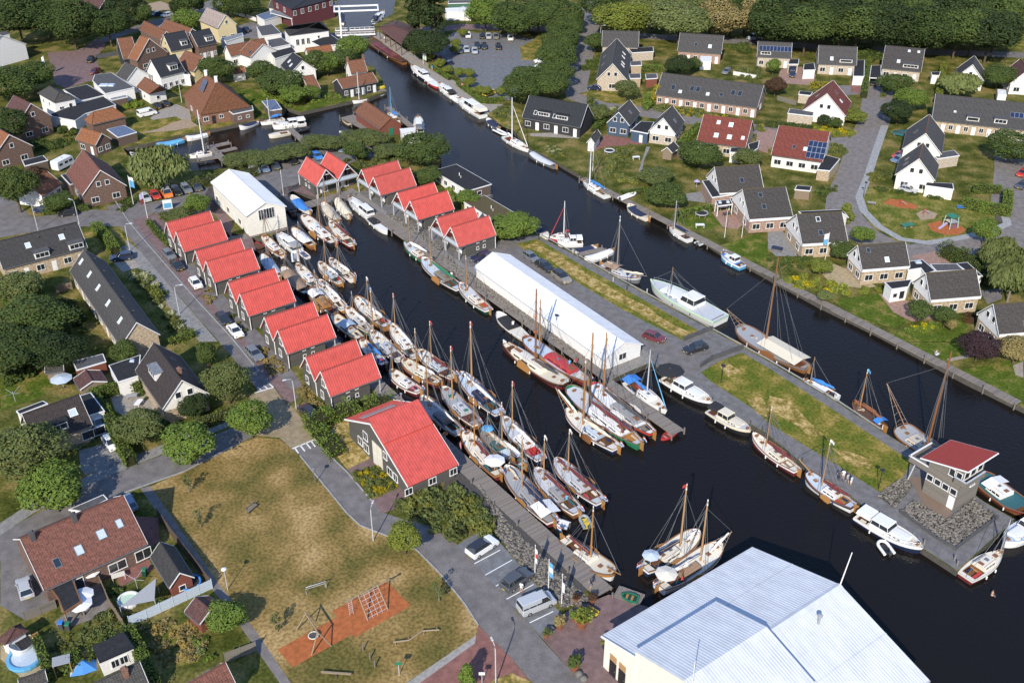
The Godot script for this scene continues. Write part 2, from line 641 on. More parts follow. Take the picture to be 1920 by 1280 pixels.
# a flat roofed building on a footprint of its own: d.p are points round its base
func flat(d:Dictionary)->Node3D:
	var poly:=PackedVector2Array()
	var mid:=Vector2.ZERO
	for i in range(0,d.p.size(),2):
		poly.append(Vector2(d.p[i],d.p[i+1]))
		mid+=poly[-1]
	mid/=poly.size()
	for i in poly.size():
		poly[i]-=mid
	var o:=thing(d.get("n","outbuilding"),d.l,cat(d,"outbuilding"),V3(mid.x,d.get("y",.0),mid.y),0,d.get("g",""))
	var h:float=d.h
	var m:=MB.new()
	var inner:PackedVector2Array=Geometry2D.offset_polygon(poly,-.12)[0]
	if d.has("open"):
		m.box(V3(0,h/2,0),V3(.16,h - .2,.16))
		var pm:=m.done()
		for q in inner:
			part(o,"post",pm,mats[d.wm],V3(q.x,0,q.y))
	else:
		m.prism(inner,0,h - .1,true,false)
		part(o,"wall",m,mats[d.wm])
	m=MB.new()
	m.prism(poly,h - .2,h+.02)
	part(o,"trim",m,paint(d.get("tr","white")))
	m=MB.new()
	m.prism(Geometry2D.offset_polygon(poly,-.16)[0],h,h+.035,false)
	var roof:=part(o,"roof",m,mats[d.rm])
	for r in d.get("sk",[]):
		m=MB.new()
		m.taper(V3(0,.15,0),V3(r[2],.3,r[3]),.8,.8)
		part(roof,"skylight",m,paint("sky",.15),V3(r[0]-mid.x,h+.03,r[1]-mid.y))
	for w in d.get("w",[]):
		var a:=poly[int(w[0])]
		var b:=poly[(int(w[0])+1)%poly.size()]
		var p:=a.lerp(b,w[1])
		var dir:=(b-a).normalized()
		var out:=Vector2(dir.y,-dir.x)
		if out.dot(p)<0:
			out=-out
		p-=out*.09
		var t:=Transform3D(Basis(Vector3.UP,atan2(out.x,out.y)),V3(p.x,w[2],p.y))
		if w.size()>6:
			door(o,t,w[3],w[4],w[6])
		else:
			window(o,t,w[3],w[4],int(w[5]))
	return o

# a roof given by its own corners: four eave corners (x, z pairs) and two ridge ends
func hip_roof(d:Dictionary)->Node3D:
	var c:=[]
	for i in range(0,8,2):
		c.append(Vector2(d.p[i],d.p[i+1]))
	var mid:Vector2=(c[0]+c[1]+c[2]+c[3])/4
	var o:=thing(d.get("n","house"),d.l,cat(d,"house"),V3(mid.x,0,mid.y),0,d.get("g",""))
	var he:float=d.he
	var hr:float=d.hr
	var e:=[]
	for q in c:
		e.append(V3(q.x-mid.x,he,q.y-mid.y))
	var r0:=V3(d.q[0]-mid.x,hr,d.q[1]-mid.y)
	var r1:=V3(d.q[2]-mid.x,hr,d.q[3]-mid.y)
	var m:=MB.new()
	for f in [[e[0],e[1],r1,r0],[e[1],e[2],r1],[e[2],e[3],r0,r1],[e[3],e[0],r0]]:
		var i:=m.v.size()
		if f.size()==4:
			m.quad(f[0],f[1],f[2],f[3])
		else:
			m.tri(f[0],f[1],f[2])
		var along:Vector3=(f[1]-f[0]).normalized()
		for k in range(i,m.v.size()):
			var rel:Vector3=m.v[k]-f[0]
			m.u[k]=Vector2(rel.dot(along),(rel-along*rel.dot(along)).length())
	var roof:=part(o,"roof",m,mats[d.rm])
	m=MB.new()
	m.tube([r0+V3(0,.03,0),r1+V3(0,.03,0)],.13,.13,6)
	for k in [[0,r0],[1,r1],[2,r1],[3,r0]]:
		m.tube([e[k[0]]+V3(0,.03,0),k[1]+V3(0,.03,0)],.11,.11,5)
	part(roof,"ridge",m,mats[d.get("cm",d.rm)])
	m=MB.new()
	if d.has("open"):
		m.box(V3(0,he/2,0),V3(.25,he,.25))
		var pm:=m.done()
		for i in 4:
			for k in 4:
				var p:Vector3=e[i].lerp(e[(i+1)%4],k/4.0)*.9
				part(o,"post",pm,paint("brown"),V3(p.x,0,p.z))
	else:
		var poly:=PackedVector2Array()
		for q in e:
			poly.append(Vector2(q.x,q.z))
		poly=Geometry2D.offset_polygon(poly,-.35)[0]
		m.prism(poly,0,he+.05,true,false)
		part(o,"wall",m,mats[d.wm])
		for w in d.get("w",[]):
			var a:Vector3=e[int(w[0])]
			var b:Vector3=e[(int(w[0])+1)%4]
			var p:=a.lerp(b,w[1])
			var out:=V3(-(b-a).z,0,(b-a).x).normalized()
			if out.dot(p)<0:
				out=-out
			p-=out*.32
			var t:=Transform3D(Basis(Vector3.UP,atan2(out.x,out.z)),V3(p.x,w[2],p.z))
			if w.size()>6:
				door(o,t,w[3],w[4],w[6])
			else:
				window(o,t,w[3],w[4],int(w[5]))
	for k in d.get("sp",[]):
		var f:=[e[0],e[1],r1,r0]
		var nn:Vector3=(f[2]-f[0]).cross(f[3]-f[1]).normalized()
		var up:Vector3=(Vector3.UP-nn*nn.y).normalized()
		var b:=Basis(up.cross(nn),up,nn)
		var at:Vector3=f[0].lerp(f[1],k[0]).lerp(f[3].lerp(f[2],k[0]),k[1])
		for i in 3:
			for j in 2:
				m=MB.new()
				m.box(V3(0,0,.1),V3(.98,1.6,.05))
				var p:=part(o,"solar_panel",m,solar())
				p.transform=Transform3D(b,at+b.x*(i-1)*1.02+b.y*j*1.65)
	for k in d.get("ch",[]):
		m=MB.new()
		var p:Vector3=r0.lerp(r1,k)
		m.box(p+V3(0,.5,0),V3(.7,1.4,.7));m.box(p+V3(0,1.25,0),V3(.85,.12,.85))
		part(o,"chimney",m,mats["w_white"])
	return o

# -- plants
# a crown of leaf-sized faces on the outside of many overlapping clumps; radius 1, centre at the origin
func crown_mesh(key:String,seed_:int,clumps:int,count:int,size:float,tall:float,kind:="round")->ArrayMesh:
	if cache.has(key):
		return cache[key]
	var r:=RandomNumberGenerator.new()
	r.seed=seed_
	var cs:=[]
	for i in clumps:
		var p:=V3(r.randfn(),r.randfn(),r.randfn()).normalized()
		if kind=="column":
			p=V3(p.x*.45,r.randf_range(-.85,.85),p.z*.45)
		elif kind=="cone":
			var y:=r.randf_range(-.9,.8)
			p=V3(p.x,0,p.z).normalized()*(.9-y)*.33*r.randf()
			p.y=y
		else:
			p*=r.randf_range(.30,.66)
			p.y=p.y*.9
		cs.append([p,r.randf_range(.28,.46)*(.62 if kind in ["column","cone"] else 1.0)])
	var m:=MB.new()
	var n:=0
	var guard:=0
	while n<count and guard<count*6:
		guard+=1
		var k:Array=cs[r.randi()%cs.size()]
		var dir:=V3(r.randfn(),r.randfn()+.15,r.randfn()).normalized()
		var p:Vector3=k[0]+dir*k[1]*(1.0 - .25*r.randf()*r.randf() if r.randf()>.12 else r.randf_range(1.0,1.32))
		var buried:=false
		for o in cs:
			if o!=k and p.distance_to(o[0])<o[1]*.72:
				buried=true
				break
		if buried:
			continue
		n+=1
		var nn:=(dir+V3(r.randfn(),r.randfn()+.35,r.randfn())*.55).normalized()
		var a:=nn.cross(V3(r.randfn(),r.randfn(),r.randfn())).normalized()
		var b:=nn.cross(a)
		if kind=="willow":
			a=(V3(dir.x*.3,-1,dir.z*.3)+V3(r.randfn(),0,r.randfn())*.12).normalized()
			b=a.cross(nn).normalized()
		var s:=size*r.randf_range(.6,1.25)
		var long:=2.6 if kind=="willow" else 1.35
		p.y*=tall
		var t:=r.randf_range(.62,1.25)
		var w:=r.randf_range(-.1,.14)
		m.col=Color(t*(1+w),t,t*(1-w*.5))
		m.quad(p-a*s*long*.5,p+b*s*.42,p+a*s*long*.5,p-b*s*.42)
	cache[key]=m.done()
	return cache[key]

func trunk_mesh(key:String,h:float,rad:float,seed_:int,limbs:=6)->ArrayMesh:
	if cache.has(key):
		return cache[key]
	var r:=RandomNumberGenerator.new()
	r.seed=seed_
	var m:=MB.new()
	m.tube([V3(0,-.2,0),V3(.03,h*.3,.02),V3(-.05,h*.6,.03),V3(.05,h,0)],rad,rad*.45,7)
	for i in limbs:
		var y:=h*r.randf_range(.45,.9)
		var a:=r.randf()*TAU
		var d:=V3(cos(a),r.randf_range(.5,1.1),sin(a)).normalized()
		m.tube([V3(0,y,0),V3(0,y,0)+d*h*.22,V3(0,y,0)+d*h*.42+V3(0,h*.05,0)],rad*.4,rad*.12,5)
	cache[key]=m.done()
	return cache[key]

func bark(key:String)->StandardMaterial3D:
	return ground("bark "+key,[.16,.12,.085] if key=="brown" else [.33,.29,.23],.5,2.0)

# kinds: round, oak, column, cone, willow, sapling
func tree(d:Dictionary):
	var o:=thing(d.get("n","tree"),d.l,cat(d,"tree"),V3(d.x,0,d.z),rng.randf()*TAU,d.get("g",""))
	var k:String=d.get("k","round")
	var h:float=d.h
	var rad:float=d.r
	var var_:=rng.randi()%3
	var cm:ArrayMesh
	match k:
		"column": cm=crown_mesh("column%d"%var_,40+var_,30,3200,.10,1.0,"column")
		"cone": cm=crown_mesh("cone%d"%var_,50+var_,40,2600,.10,1.0,"cone")
		"willow": cm=crown_mesh("willow%d"%var_,60+var_,22,5200,.10,1.0,"willow")
		"sapling": cm=crown_mesh("sapling%d"%var_,70+var_,12,420,.13,1.0,"column")
		"oak": cm=crown_mesh("oak%d"%var_,80+var_,34,9000,.062,.92)
		_: cm=crown_mesh("round%d"%var_,30+var_,24,6500,.078,.95)
	var foot:float=d.get("foot",.22 if k!="cone" else .04)
	var half:=h*(1-foot)/2
	part(o,"trunk",trunk_mesh("trunk %s %.0f"%[k,h],h*.72,clampf(h*.028,.05,.38),7),bark("pale" if k in ["willow","sapling"] else "brown"))
	var c:=part(o,"crown",cm,green(d.get("m","oak")),V3(0,h-half,0))
	c.scale=V3(rad,half,rad)*(1.12 if k!="column" else 1.2)
	if k=="column" or k=="cone" or k=="sapling":
		c.scale=V3(rad*1.5,half,rad*1.5)

# clipped hedge along a line of points: a dark core of twigs and a skin of leaves
func hedge(d:Dictionary):
	var pts:=[]
	for i in range(0,d.p.size(),2):
		pts.append(V3(d.p[i],0,d.p[i+1]))
	var mid:Vector3=pts[0]
	var o:=thing(d.get("n","hedge"),d.l,d.get("c","hedge"),mid,0,d.get("g",""))
	var w:float=d.w
	var h:float=d.h
	var core:=MB.new()
	var m:=MB.new()
	var r:=RandomNumberGenerator.new()
	r.seed=int(absf(mid.x*13+mid.z*7))
	var wild:float=d.get("wild",.0)
	for i in pts.size()-1:
		var a:Vector3=pts[i]-mid
		var b:Vector3=pts[i+1]-mid
		var L:=a.distance_to(b)
		var t:=Transform3D(Basis(Vector3.UP,atan2(-(b-a).z,(b-a).x)),(a+b)/2)
		core.box(V3(0,h*.46,0),V3(L+w*.4,h*.86,w*.8),t)
		var area:=(L+w)*(w+2*h)
		var s:float=d.get("s",.2)
		var n:=int(minf(area/(s*s)*1.1,9000))
		for k in n:
			var x:=r.randf_range(-.5,.5)*(L+w)
			var q:=r.randf()*(w+2*h)
			var p:Vector3
			var nn:Vector3
			var lump:=1.0+wild*sin(x*1.7+i)*.5+wild*sin(x*4.1)*.3
			if q<w:
				p=V3(x,h*lump,q-w/2);nn=Vector3.UP
			elif q<w+h:
				p=V3(x,(q-w)*lump,w/2*(1+wild*.4*sin(x*2.3)));nn=Vector3.BACK
			else:
				p=V3(x,(q-w-h)*lump,-w/2*(1+wild*.4*cos(x*2.0)));nn=Vector3.FORWARD
			p+=V3(r.randfn(),r.randfn(),r.randfn())*(.05+wild*.16)
			p.y=maxf(p.y,.03)
			nn=(nn+V3(r.randfn(),r.randfn(),r.randfn())*.6).normalized()
			var e:=nn.cross(V3(r.randfn(),r.randfn(),r.randfn())).normalized()
			var f:=nn.cross(e)
			var z:=s*r.randf_range(.6,1.3)
			var tone:=r.randf_range(.6,1.25)
			m.col=Color(tone*1.05,tone,tone*.9)
			m.quad(t*(p-e*z*.7),t*(p+f*z*.5),t*(p+e*z*.7),t*(p-f*z*.5))
	part(o,"twigs",core,ground("twigs",[.05,.055,.02],.6,3.0))
	part(o,"foliage",m,green(d.get("m","box")))

# planting bed: low shrubs, perennials and flowers that nobody would count
func bed(d:Dictionary):
	var poly:=PackedVector2Array()
	for i in range(0,d.p.size(),2):
		poly.append(Vector2(d.p[i],d.p[i+1]))
	var r:=RandomNumberGenerator.new()
	r.seed=int(absf(poly[0].x*31+poly[0].y*17))
	var lo:=poly[0]
	var hi:=poly[0]
	var area:=.0
	for i in poly.size():
		lo=lo.min(poly[i]);hi=hi.max(poly[i])
		area+=poly[i].cross(poly[(i+1)%poly.size()])*.5
	area=absf(area)
	var size:float=d.get("s",.8)
	var n:=int(area/(size*size)*d.get("dens",.9))
	var at:=[]
	var guard:=0
	while at.size()<n and guard<n*12:
		guard+=1
		var p:=Vector2(r.randf_range(lo.x,hi.x),r.randf_range(lo.y,hi.y))
		if Geometry2D.is_point_in_polygon(p,poly):
			at.append(p)
	var mm:=MultiMesh.new()
	mm.transform_format=MultiMesh.TRANSFORM_3D
	mm.use_colors=true
	mm.mesh=crown_mesh("bush%d"%(r.randi()%3),90+r.randi()%3,9,260,.27,.8)
	mm.instance_count=at.size()
	for i in at.size():
		var s:=size*r.randf_range(.45,1.0)
		mm.set_instance_transform(i,Transform3D(Basis(Vector3.UP,r.randf()*TAU).scaled(V3(s,s*r.randf_range(.7,1.25)*d.get("tall",1.0),s)),V3(at[i].x,s*.35,at[i].y)))
		var c:=Color(1,1,1)*r.randf_range(.7,1.2)
		if d.has("flowers") and r.randf()<.2:
			var f:Array=PAINT[d.flowers]
			c=Color(f[0]*4,f[1]*3.4,f[2]*6)
		elif r.randf()<.2:
			c=Color(1.3,1.15,.8)
		mm.set_instance_color(i,c)
	var o:=MultiMeshInstance3D.new()
	o.name=numbered(d.get("n","shrub_bed"))
	o.multimesh=mm
	o.material_override=green(d.get("m","olive"))
	o.set_meta("kind","stuff")
	metas(o,d.l,d.get("c","shrubs"))
	add_child(o)

# heap of stones laid on a bank
func stones(d:Dictionary):
	var poly:=PackedVector2Array()
	for i in range(0,d.p.size(),2):
		poly.append(Vector2(d.p[i],d.p[i+1]))
	var r:=RandomNumberGenerator.new()
	r.seed=77
	var lo:=poly[0]
	var hi:=poly[0]
	var area:=.0
	for i in poly.size():
		lo=lo.min(poly[i]);hi=hi.max(poly[i])
		area+=poly[i].cross(poly[(i+1)%poly.size()])*.5
	var n:=int(absf(area)*20.0)
	if not cache.has("stone"):
		var m:=MB.new()
		var q:=RandomNumberGenerator.new()
		q.seed=3
		var ring:=[]
		for j in 4:
			var row:=[]
			for i in 7:
				var a:=TAU*i/7
				var rr:float=[.75,1.0,.8,.0][j]*q.randf_range(.8,1.1)
				row.append(V3(cos(a)*rr,[-.5,.0,.5,.66][j]*q.randf_range(.85,1.15),sin(a)*rr))
			ring.append(row)
		for j in 3:
			for i in 7:
				m.quad(ring[j][(i+1)%7],ring[j][i],ring[j+1][i],ring[j+1][(i+1)%7])
		cache["stone"]=m.done()
	var mm:=MultiMesh.new()
	mm.transform_format=MultiMesh.TRANSFORM_3D
	mm.use_colors=true
	mm.mesh=cache["stone"]
	var ts:=[]
	var guard:=0
	while ts.size()<n and guard<n*10:
		guard+=1
		var p:=Vector2(r.randf_range(lo.x,hi.x),r.randf_range(lo.y,hi.y))
		if Geometry2D.is_point_in_polygon(p,poly):
			var s:=r.randf_range(.10,.24)
			ts.append(Transform3D(Basis.from_euler(V3(r.randf(),r.randf()*6,r.randf())).scaled(V3(s,s*.75,s)),V3(p.x,d.get("y",.02)+s*.25,p.y)))
	mm.instance_count=ts.size()
	for i in ts.size():
		mm.set_instance_transform(i,ts[i])
		var k:=r.randf_range(.45,1.35)
		mm.set_instance_color(i,Color(k*1.03,k,k*.94))
	var o:=MultiMeshInstance3D.new()
	o.name=numbered("stones")
	o.multimesh=mm
	if not mats.has("basalt"):
		var m:=StandardMaterial3D.new()
		m.albedo_color=lin(.17,.158,.142)
		m.roughness=.9
		m.vertex_color_use_as_albedo=true
		mats["basalt"]=m
	o.material_override=mats["basalt"]
	o.set_meta("kind","stuff")
	metas(o,d.l,"stones")
	add_child(o)

# -- ground sheets
func sheet(called:String,p:Array,level:float,m:Material):
	var poly:=PackedVector2Array()
	for i in range(0,p.size(),2):
		poly.append(Vector2(p[i],p[i+1]))
	var b:=MB.new()
	b.prism(poly,0,level,false)
	if b.ix.is_empty():
		print("BAD ",called," ",p)
		return
	setting(called,b,m)

func ribbon(called:String,p:Array,w:float,level:float,m:Material):
	var b:=MB.new()
	var pts:=[]
	for i in range(0,p.size(),2):
		pts.append(Vector2(p[i],p[i+1]))
	var left:=[]
	var right:=[]
	for i in pts.size():
		var dir:Vector2=(pts[mini(i+1,pts.size()-1)]-pts[maxi(i-1,0)]).normalized()
		var s:=Vector2(dir.y,-dir.x)*w/2
		left.append(pts[i]+s);right.append(pts[i]-s)
	for i in pts.size()-1:
		b.quad(V3(right[i].x,level,right[i].y),V3(right[i+1].x,level,right[i+1].y),V3(left[i+1].x,level,left[i+1].y),V3(left[i].x,level,left[i].y))
	setting(called,b,m)

# concrete kerb stones along the edge of a road
func kerb(p:Array):
	var b:=MB.new()
	for i in range(0,p.size()-2,2):
		var a:=V3(p[i],0,p[i+1])
		var e:=V3(p[i+2],0,p[i+3])
		var n:=maxi(1,int(a.distance_to(e)))
		for k in n:
			var t:=Transform3D(Basis(Vector3.UP,atan2(-(e-a).z,(e-a).x)),a.lerp(e,(k+.5)/n))
			b.box(V3(0,.05,0),V3(a.distance_to(e)/n - .03,.14,.2),t)
	setting("kerb",b,mats["pale concrete"])

func land(called:String,p:Array,m:Material,wall:Material):
	var poly:=PackedVector2Array()
	for i in range(0,p.size(),2):
		poly.append(Vector2(p[i],p[i+1]))
	var b:=MB.new()
	b.prism(poly,0,0,false)
	setting(called,b,m)
	b=MB.new()
	b.prism(poly,-3.0,-.002,true,false)
	setting("quay_wall",b,wall)

# wooden landing stage along a line: loose boards across it, bearers and piles below
func dock(d:Dictionary):
	var a:=V3(d.p[0],0,d.p[1])
	var b:=V3(d.p[2],0,d.p[3])
	var o:=thing(d.get("n","wooden_dock"),d.l,"dock",(a+b)/2,atan2(-(b-a).z,(b-a).x))
	var L:=a.distance_to(b)
	var w:float=d.w
	var y:float=d.get("y",.05)
	var m:=MB.new()
	var step:=.2
	var n:=int(L/step)
	for i in n:
		var k:=rng.randf_range(.72,1.18)
		m.col=Color(k,k*rng.randf_range(.96,1.02),k*rng.randf_range(.92,1.0))
		m.box(V3(-L/2+(i+.5)*L/n,y - .03,rng.randf_range(-.03,.03)),V3(L/n - .025,.06+rng.randf()*.012,w))
	var deck:=part(o,"boards",m,boards("deck",[.27,.235,.205],.85))
	deck.set_meta("kind","stuff")
	m=MB.new()
	for s in [-.42,.42]:
		m.box(V3(0,y - .18,w*s),V3(L,.22,.16))
	part(o,"bearer",m,boards("deck",[.27,.235,.205],.85))
	var piles:=int(L/d.get("gap",5.5))+1
	for i in piles:
		for s in [-1,1]:
			if s==-1 and not d.has("both"):
				continue
			m=MB.new()
			var tall:=.75 if i%2==0 else .3
			m.tube([V3(0,-2.5,0),V3(0,y+tall,0)],.15,.14,7)
			part(o,"pile",m,boards("pile",[.20,.175,.15],.9),V3(-L/2+L*i/maxf(1,piles-1),0,(w/2+.14)*s))

# -- boats
const WATER:=-.9

# half beam along the hull, t from stern 0 to bow 1
func beam(kind:String,t:float)->float:
	match kind:
		"trad":
			var f:=pow(maxf(.0,1.0-pow(absf((t - .52)/.48),3.2)),.55) if t>.52 else .52+.48*pow(sin((.12+t/.52*.88)*PI/2),1.1)
			return f
		"barge":
			var f:=pow(maxf(.0,1.0-pow(absf((t - .6)/.4),5.0)),.5) if t>.6 else pow(clampf(.28+t*2.2,0,1),.7)
			return f
		"motor":
			return pow(maxf(.0,1.0-pow(maxf(.0,(t - .45)/.55),2.6)),.8)*(.86+.14*minf(1.0,t*3.0))
		"rib":
			return 1.0 if t<.7 else sqrt(maxf(.0,1.0-pow((t - .7)/.3,2)))
		_:
			return pow(maxf(.0,1.0-pow(maxf(.0,(t - .42)/.58),2.0)),.95)*(.66+.34*sin(minf(1.0,.2+t*2.0)*PI/2))

func sheer(kind:String,t:float,fb:float)->float:
	match kind:
		"trad": return fb*(1.0+1.25*pow(maxf(0,t - .45)/.55,2.0)+.42*pow(maxf(0,.45-t)/.45,2.0))
		"barge": return fb*(1.0+.9*pow(maxf(0,t - .6)/.4,2.0)+.55*pow(maxf(0,.35-t)/.35,2.0))
		"motor": return fb*(1.0+.45*pow(t,2.0))
		_: return fb*(1.0+.25*pow(t,2.0))

func hull_point(kind:String,t:float,L:float,B:float,fb:float,drop:float,inset:float,side:int)->Vector3:
	var y:=sheer(kind,t,fb)
	return V3((t - .5)*L,y-drop,side*maxf(.0,beam(kind,t)*B/2-inset))

# one band of the hull between two heights, given as shares of the freeboard with their widths
func hull_band(kind:String,L:float,B:float,fb:float,rows:Array,N:=18)->MB:
	var m:=MB.new()
	var last:=[]
	for i in N+1:
		var t:=float(i)/N
		t=t if t<.5 else .5+.5*sin((t - .5)*PI)
		var now:=[]
		for r in rows:
			var y:float=sheer(kind,t,fb)
			var yy:float=y*r[0] if r[0]>=0 else r[0]
			now.append(V3((t - .5)*L+(.18*L*.22*(r[0] - .5) if t>.85 else .0)*(t - .85)/.15,yy,beam(kind,t)*B/2*r[1]))
		if i>0:
			for k in rows.size()-1:
				var a:Vector3=last[k];var b:Vector3=now[k];var c:Vector3=now[k+1];var d:Vector3=last[k+1]
				m.quad(d,c,b,a)
				var f:=V3(1,1,-1)
				m.quad(a*f,b*f,c*f,d*f)
		else:
			for k in rows.size()-1:
				var a:Vector3=now[k];var d:Vector3=now[k+1]
				var f:=V3(1,1,-1)
				m.quad(a*f,d*f,d,a)
		last=now
	return m

# deck with an open well between the shares c0 and c1
func deck_mesh(kind:String,L:float,B:float,fb:float,drop:float,c0:float,c1:float,cw:float)->Array:
	var m:=MB.new()
	var well:=MB.new()
	var N:=20
	var ts:=[]
	for i in N+1:
		ts.append(float(i)/N*.985)
	if c1>c0:
		ts.append(c0);ts.append(c1)
	ts.sort()
	var fl:=.12
	for i in ts.size()-1:
		var t0:float=ts[i]
		var t1:float=ts[i+1]
		if t1-t0<1e-4:
			continue
		var a:=hull_point(kind,t0,L,B,fb,drop,.05,1);var b:=hull_point(kind,t1,L,B,fb,drop,.05,1)
		var f:=V3(1,1,-1)
		if t0>=c0-1e-4 and t1<=c1+1e-4:
			var w0:=minf(a.z*.8,B/2*cw);var w1:=minf(b.z*.8,B/2*cw)
			var ia:=V3(a.x,a.y,w0);var ib:=V3(b.x,b.y,w1)
			m.quad(a,b,ib,ia);m.quad(ia*f,ib*f,b*f,a*f)
			var da:=V3(a.x,fl,w0);var db:=V3(b.x,fl,w1)
			well.quad(ib,db,da,ia);well.quad(ia*f,da*f,db*f,ib*f)
			well.quad(da,db,db*f,da*f)
			if absf(t0-c0)<1e-4:
				well.quad(ia,da,da*f,ia*f)
			if absf(t1-c1)<1e-4:
				well.quad(ib*f,db*f,db,ib)
		else:
			m.quad(a,b,b*f,a*f)
	return [m,well]

# a rounded house on deck between the shares t0 and t1
func coach(kind:String,L:float,B:float,fb:float,t0:float,t1:float,w:float,h:float,taper:=.84)->Array:
	var m:=MB.new()
	var top:=MB.new()
	var f:=V3(1,1,-1)
	var rows:=[]
	for k in 5:
		var t:=lerpf(t0,t1,k/4.0)
		var y:=sheer(kind,lerpf(t0,t1,.4),fb) - .12
		var hw:=minf(beam(kind,t)*B/2 - .3,B/2*w)
		var x:=(t - .5)*L
		var lean:=.0 if k<4 else -h*.35
		rows.append([V3(x,y,hw),V3(x+lean,y+h*.86,hw*lerpf(1.0,taper,.7)),V3(x+lean,y+h,hw*taper*.8),V3(x+lean,y+h*1.07,0)])
	for k in 4:
		for j in 3:
			var a:Vector3=rows[k][j];var b:Vector3=rows[k+1][j];var c:Vector3=rows[k+1][j+1];var d:Vector3=rows[k][j+1]
			var q:=m if j==0 else top
			q.quad(a,b,c,d);q.quad(d*f,c*f,b*f,a*f)
	for e in [0,4]:
		for j in 3:
			var a:Vector3=rows[e][j];var d:Vector3=rows[e][j+1]
			if e==0:
				m.quad(a*f,a,d,d*f)
			else:
				m.quad(a,a*f,d*f,d)
	return [m,top]

# sail or cover bundled along a spar
func bundle(a:Vector3,b:Vector3,r:float,seed_:int)->MB:
	var m:=MB.new()
	var q:=RandomNumberGenerator.new()
	q.seed=seed_
	var N:=9
	var rings:=[]
	for i in N+1:
		var t:=float(i)/N
		var p:=a.lerp(b,t)+V3(q.randf_range(-.05,.05),q.randf_range(-.05,.05),q.randf_range(-.06,.06))
		var rr:=r*(.35+.65*sin(PI*clampf(t*.93+.05,0,1)))*q.randf_range(.8,1.15)
		var ring:=[]
		for k in 7:
			var g:=TAU*k/7
			ring.append(p+V3(0,cos(g)*rr*1.25,sin(g)*rr))
		rings.append(ring)
	for i in N:
		for k in 7:
			var j:=(k+1)%7
			if b.x<a.x:
				m.quad(rings[i][j],rings[i][k],rings[i+1][k],rings[i+1][j])
			else:
				m.quad(rings[i][k],rings[i][j],rings[i+1][j],rings[i+1][k])
	return m

func wire(m:MB,a:Vector3,b:Vector3,r:=.03):
	m.tube([a,b],r,r,4)

func flag(o:Node3D,at:Vector3,size:float,colours:Array,called:="flag"):
	var p:MeshInstance3D
	for i in colours.size():
		var m:=MB.new()
		var h:=size*.66/colours.size()
		for s in 4:
			var x0:=-size*s/4.0
			var x1:=-size*(s+1)/4.0
			var z0:=sin(s*1.3)*size*.08
			var z1:=sin((s+1)*1.3)*size*.08
			var y0:=-h*(i+1)-s*size*.05
			var y1:=-h*(i+1)-(s+1)*size*.05
			m.quad(V3(x1,y1,z1),V3(x0,y0,z0),V3(x0,y0+h,z0),V3(x1,y1+h,z1))
		if i==0:
			p=part(o,called,m,paint(colours[i],.8),at)
		else:
			part(p,"stripe",m,paint(colours[i],.8))

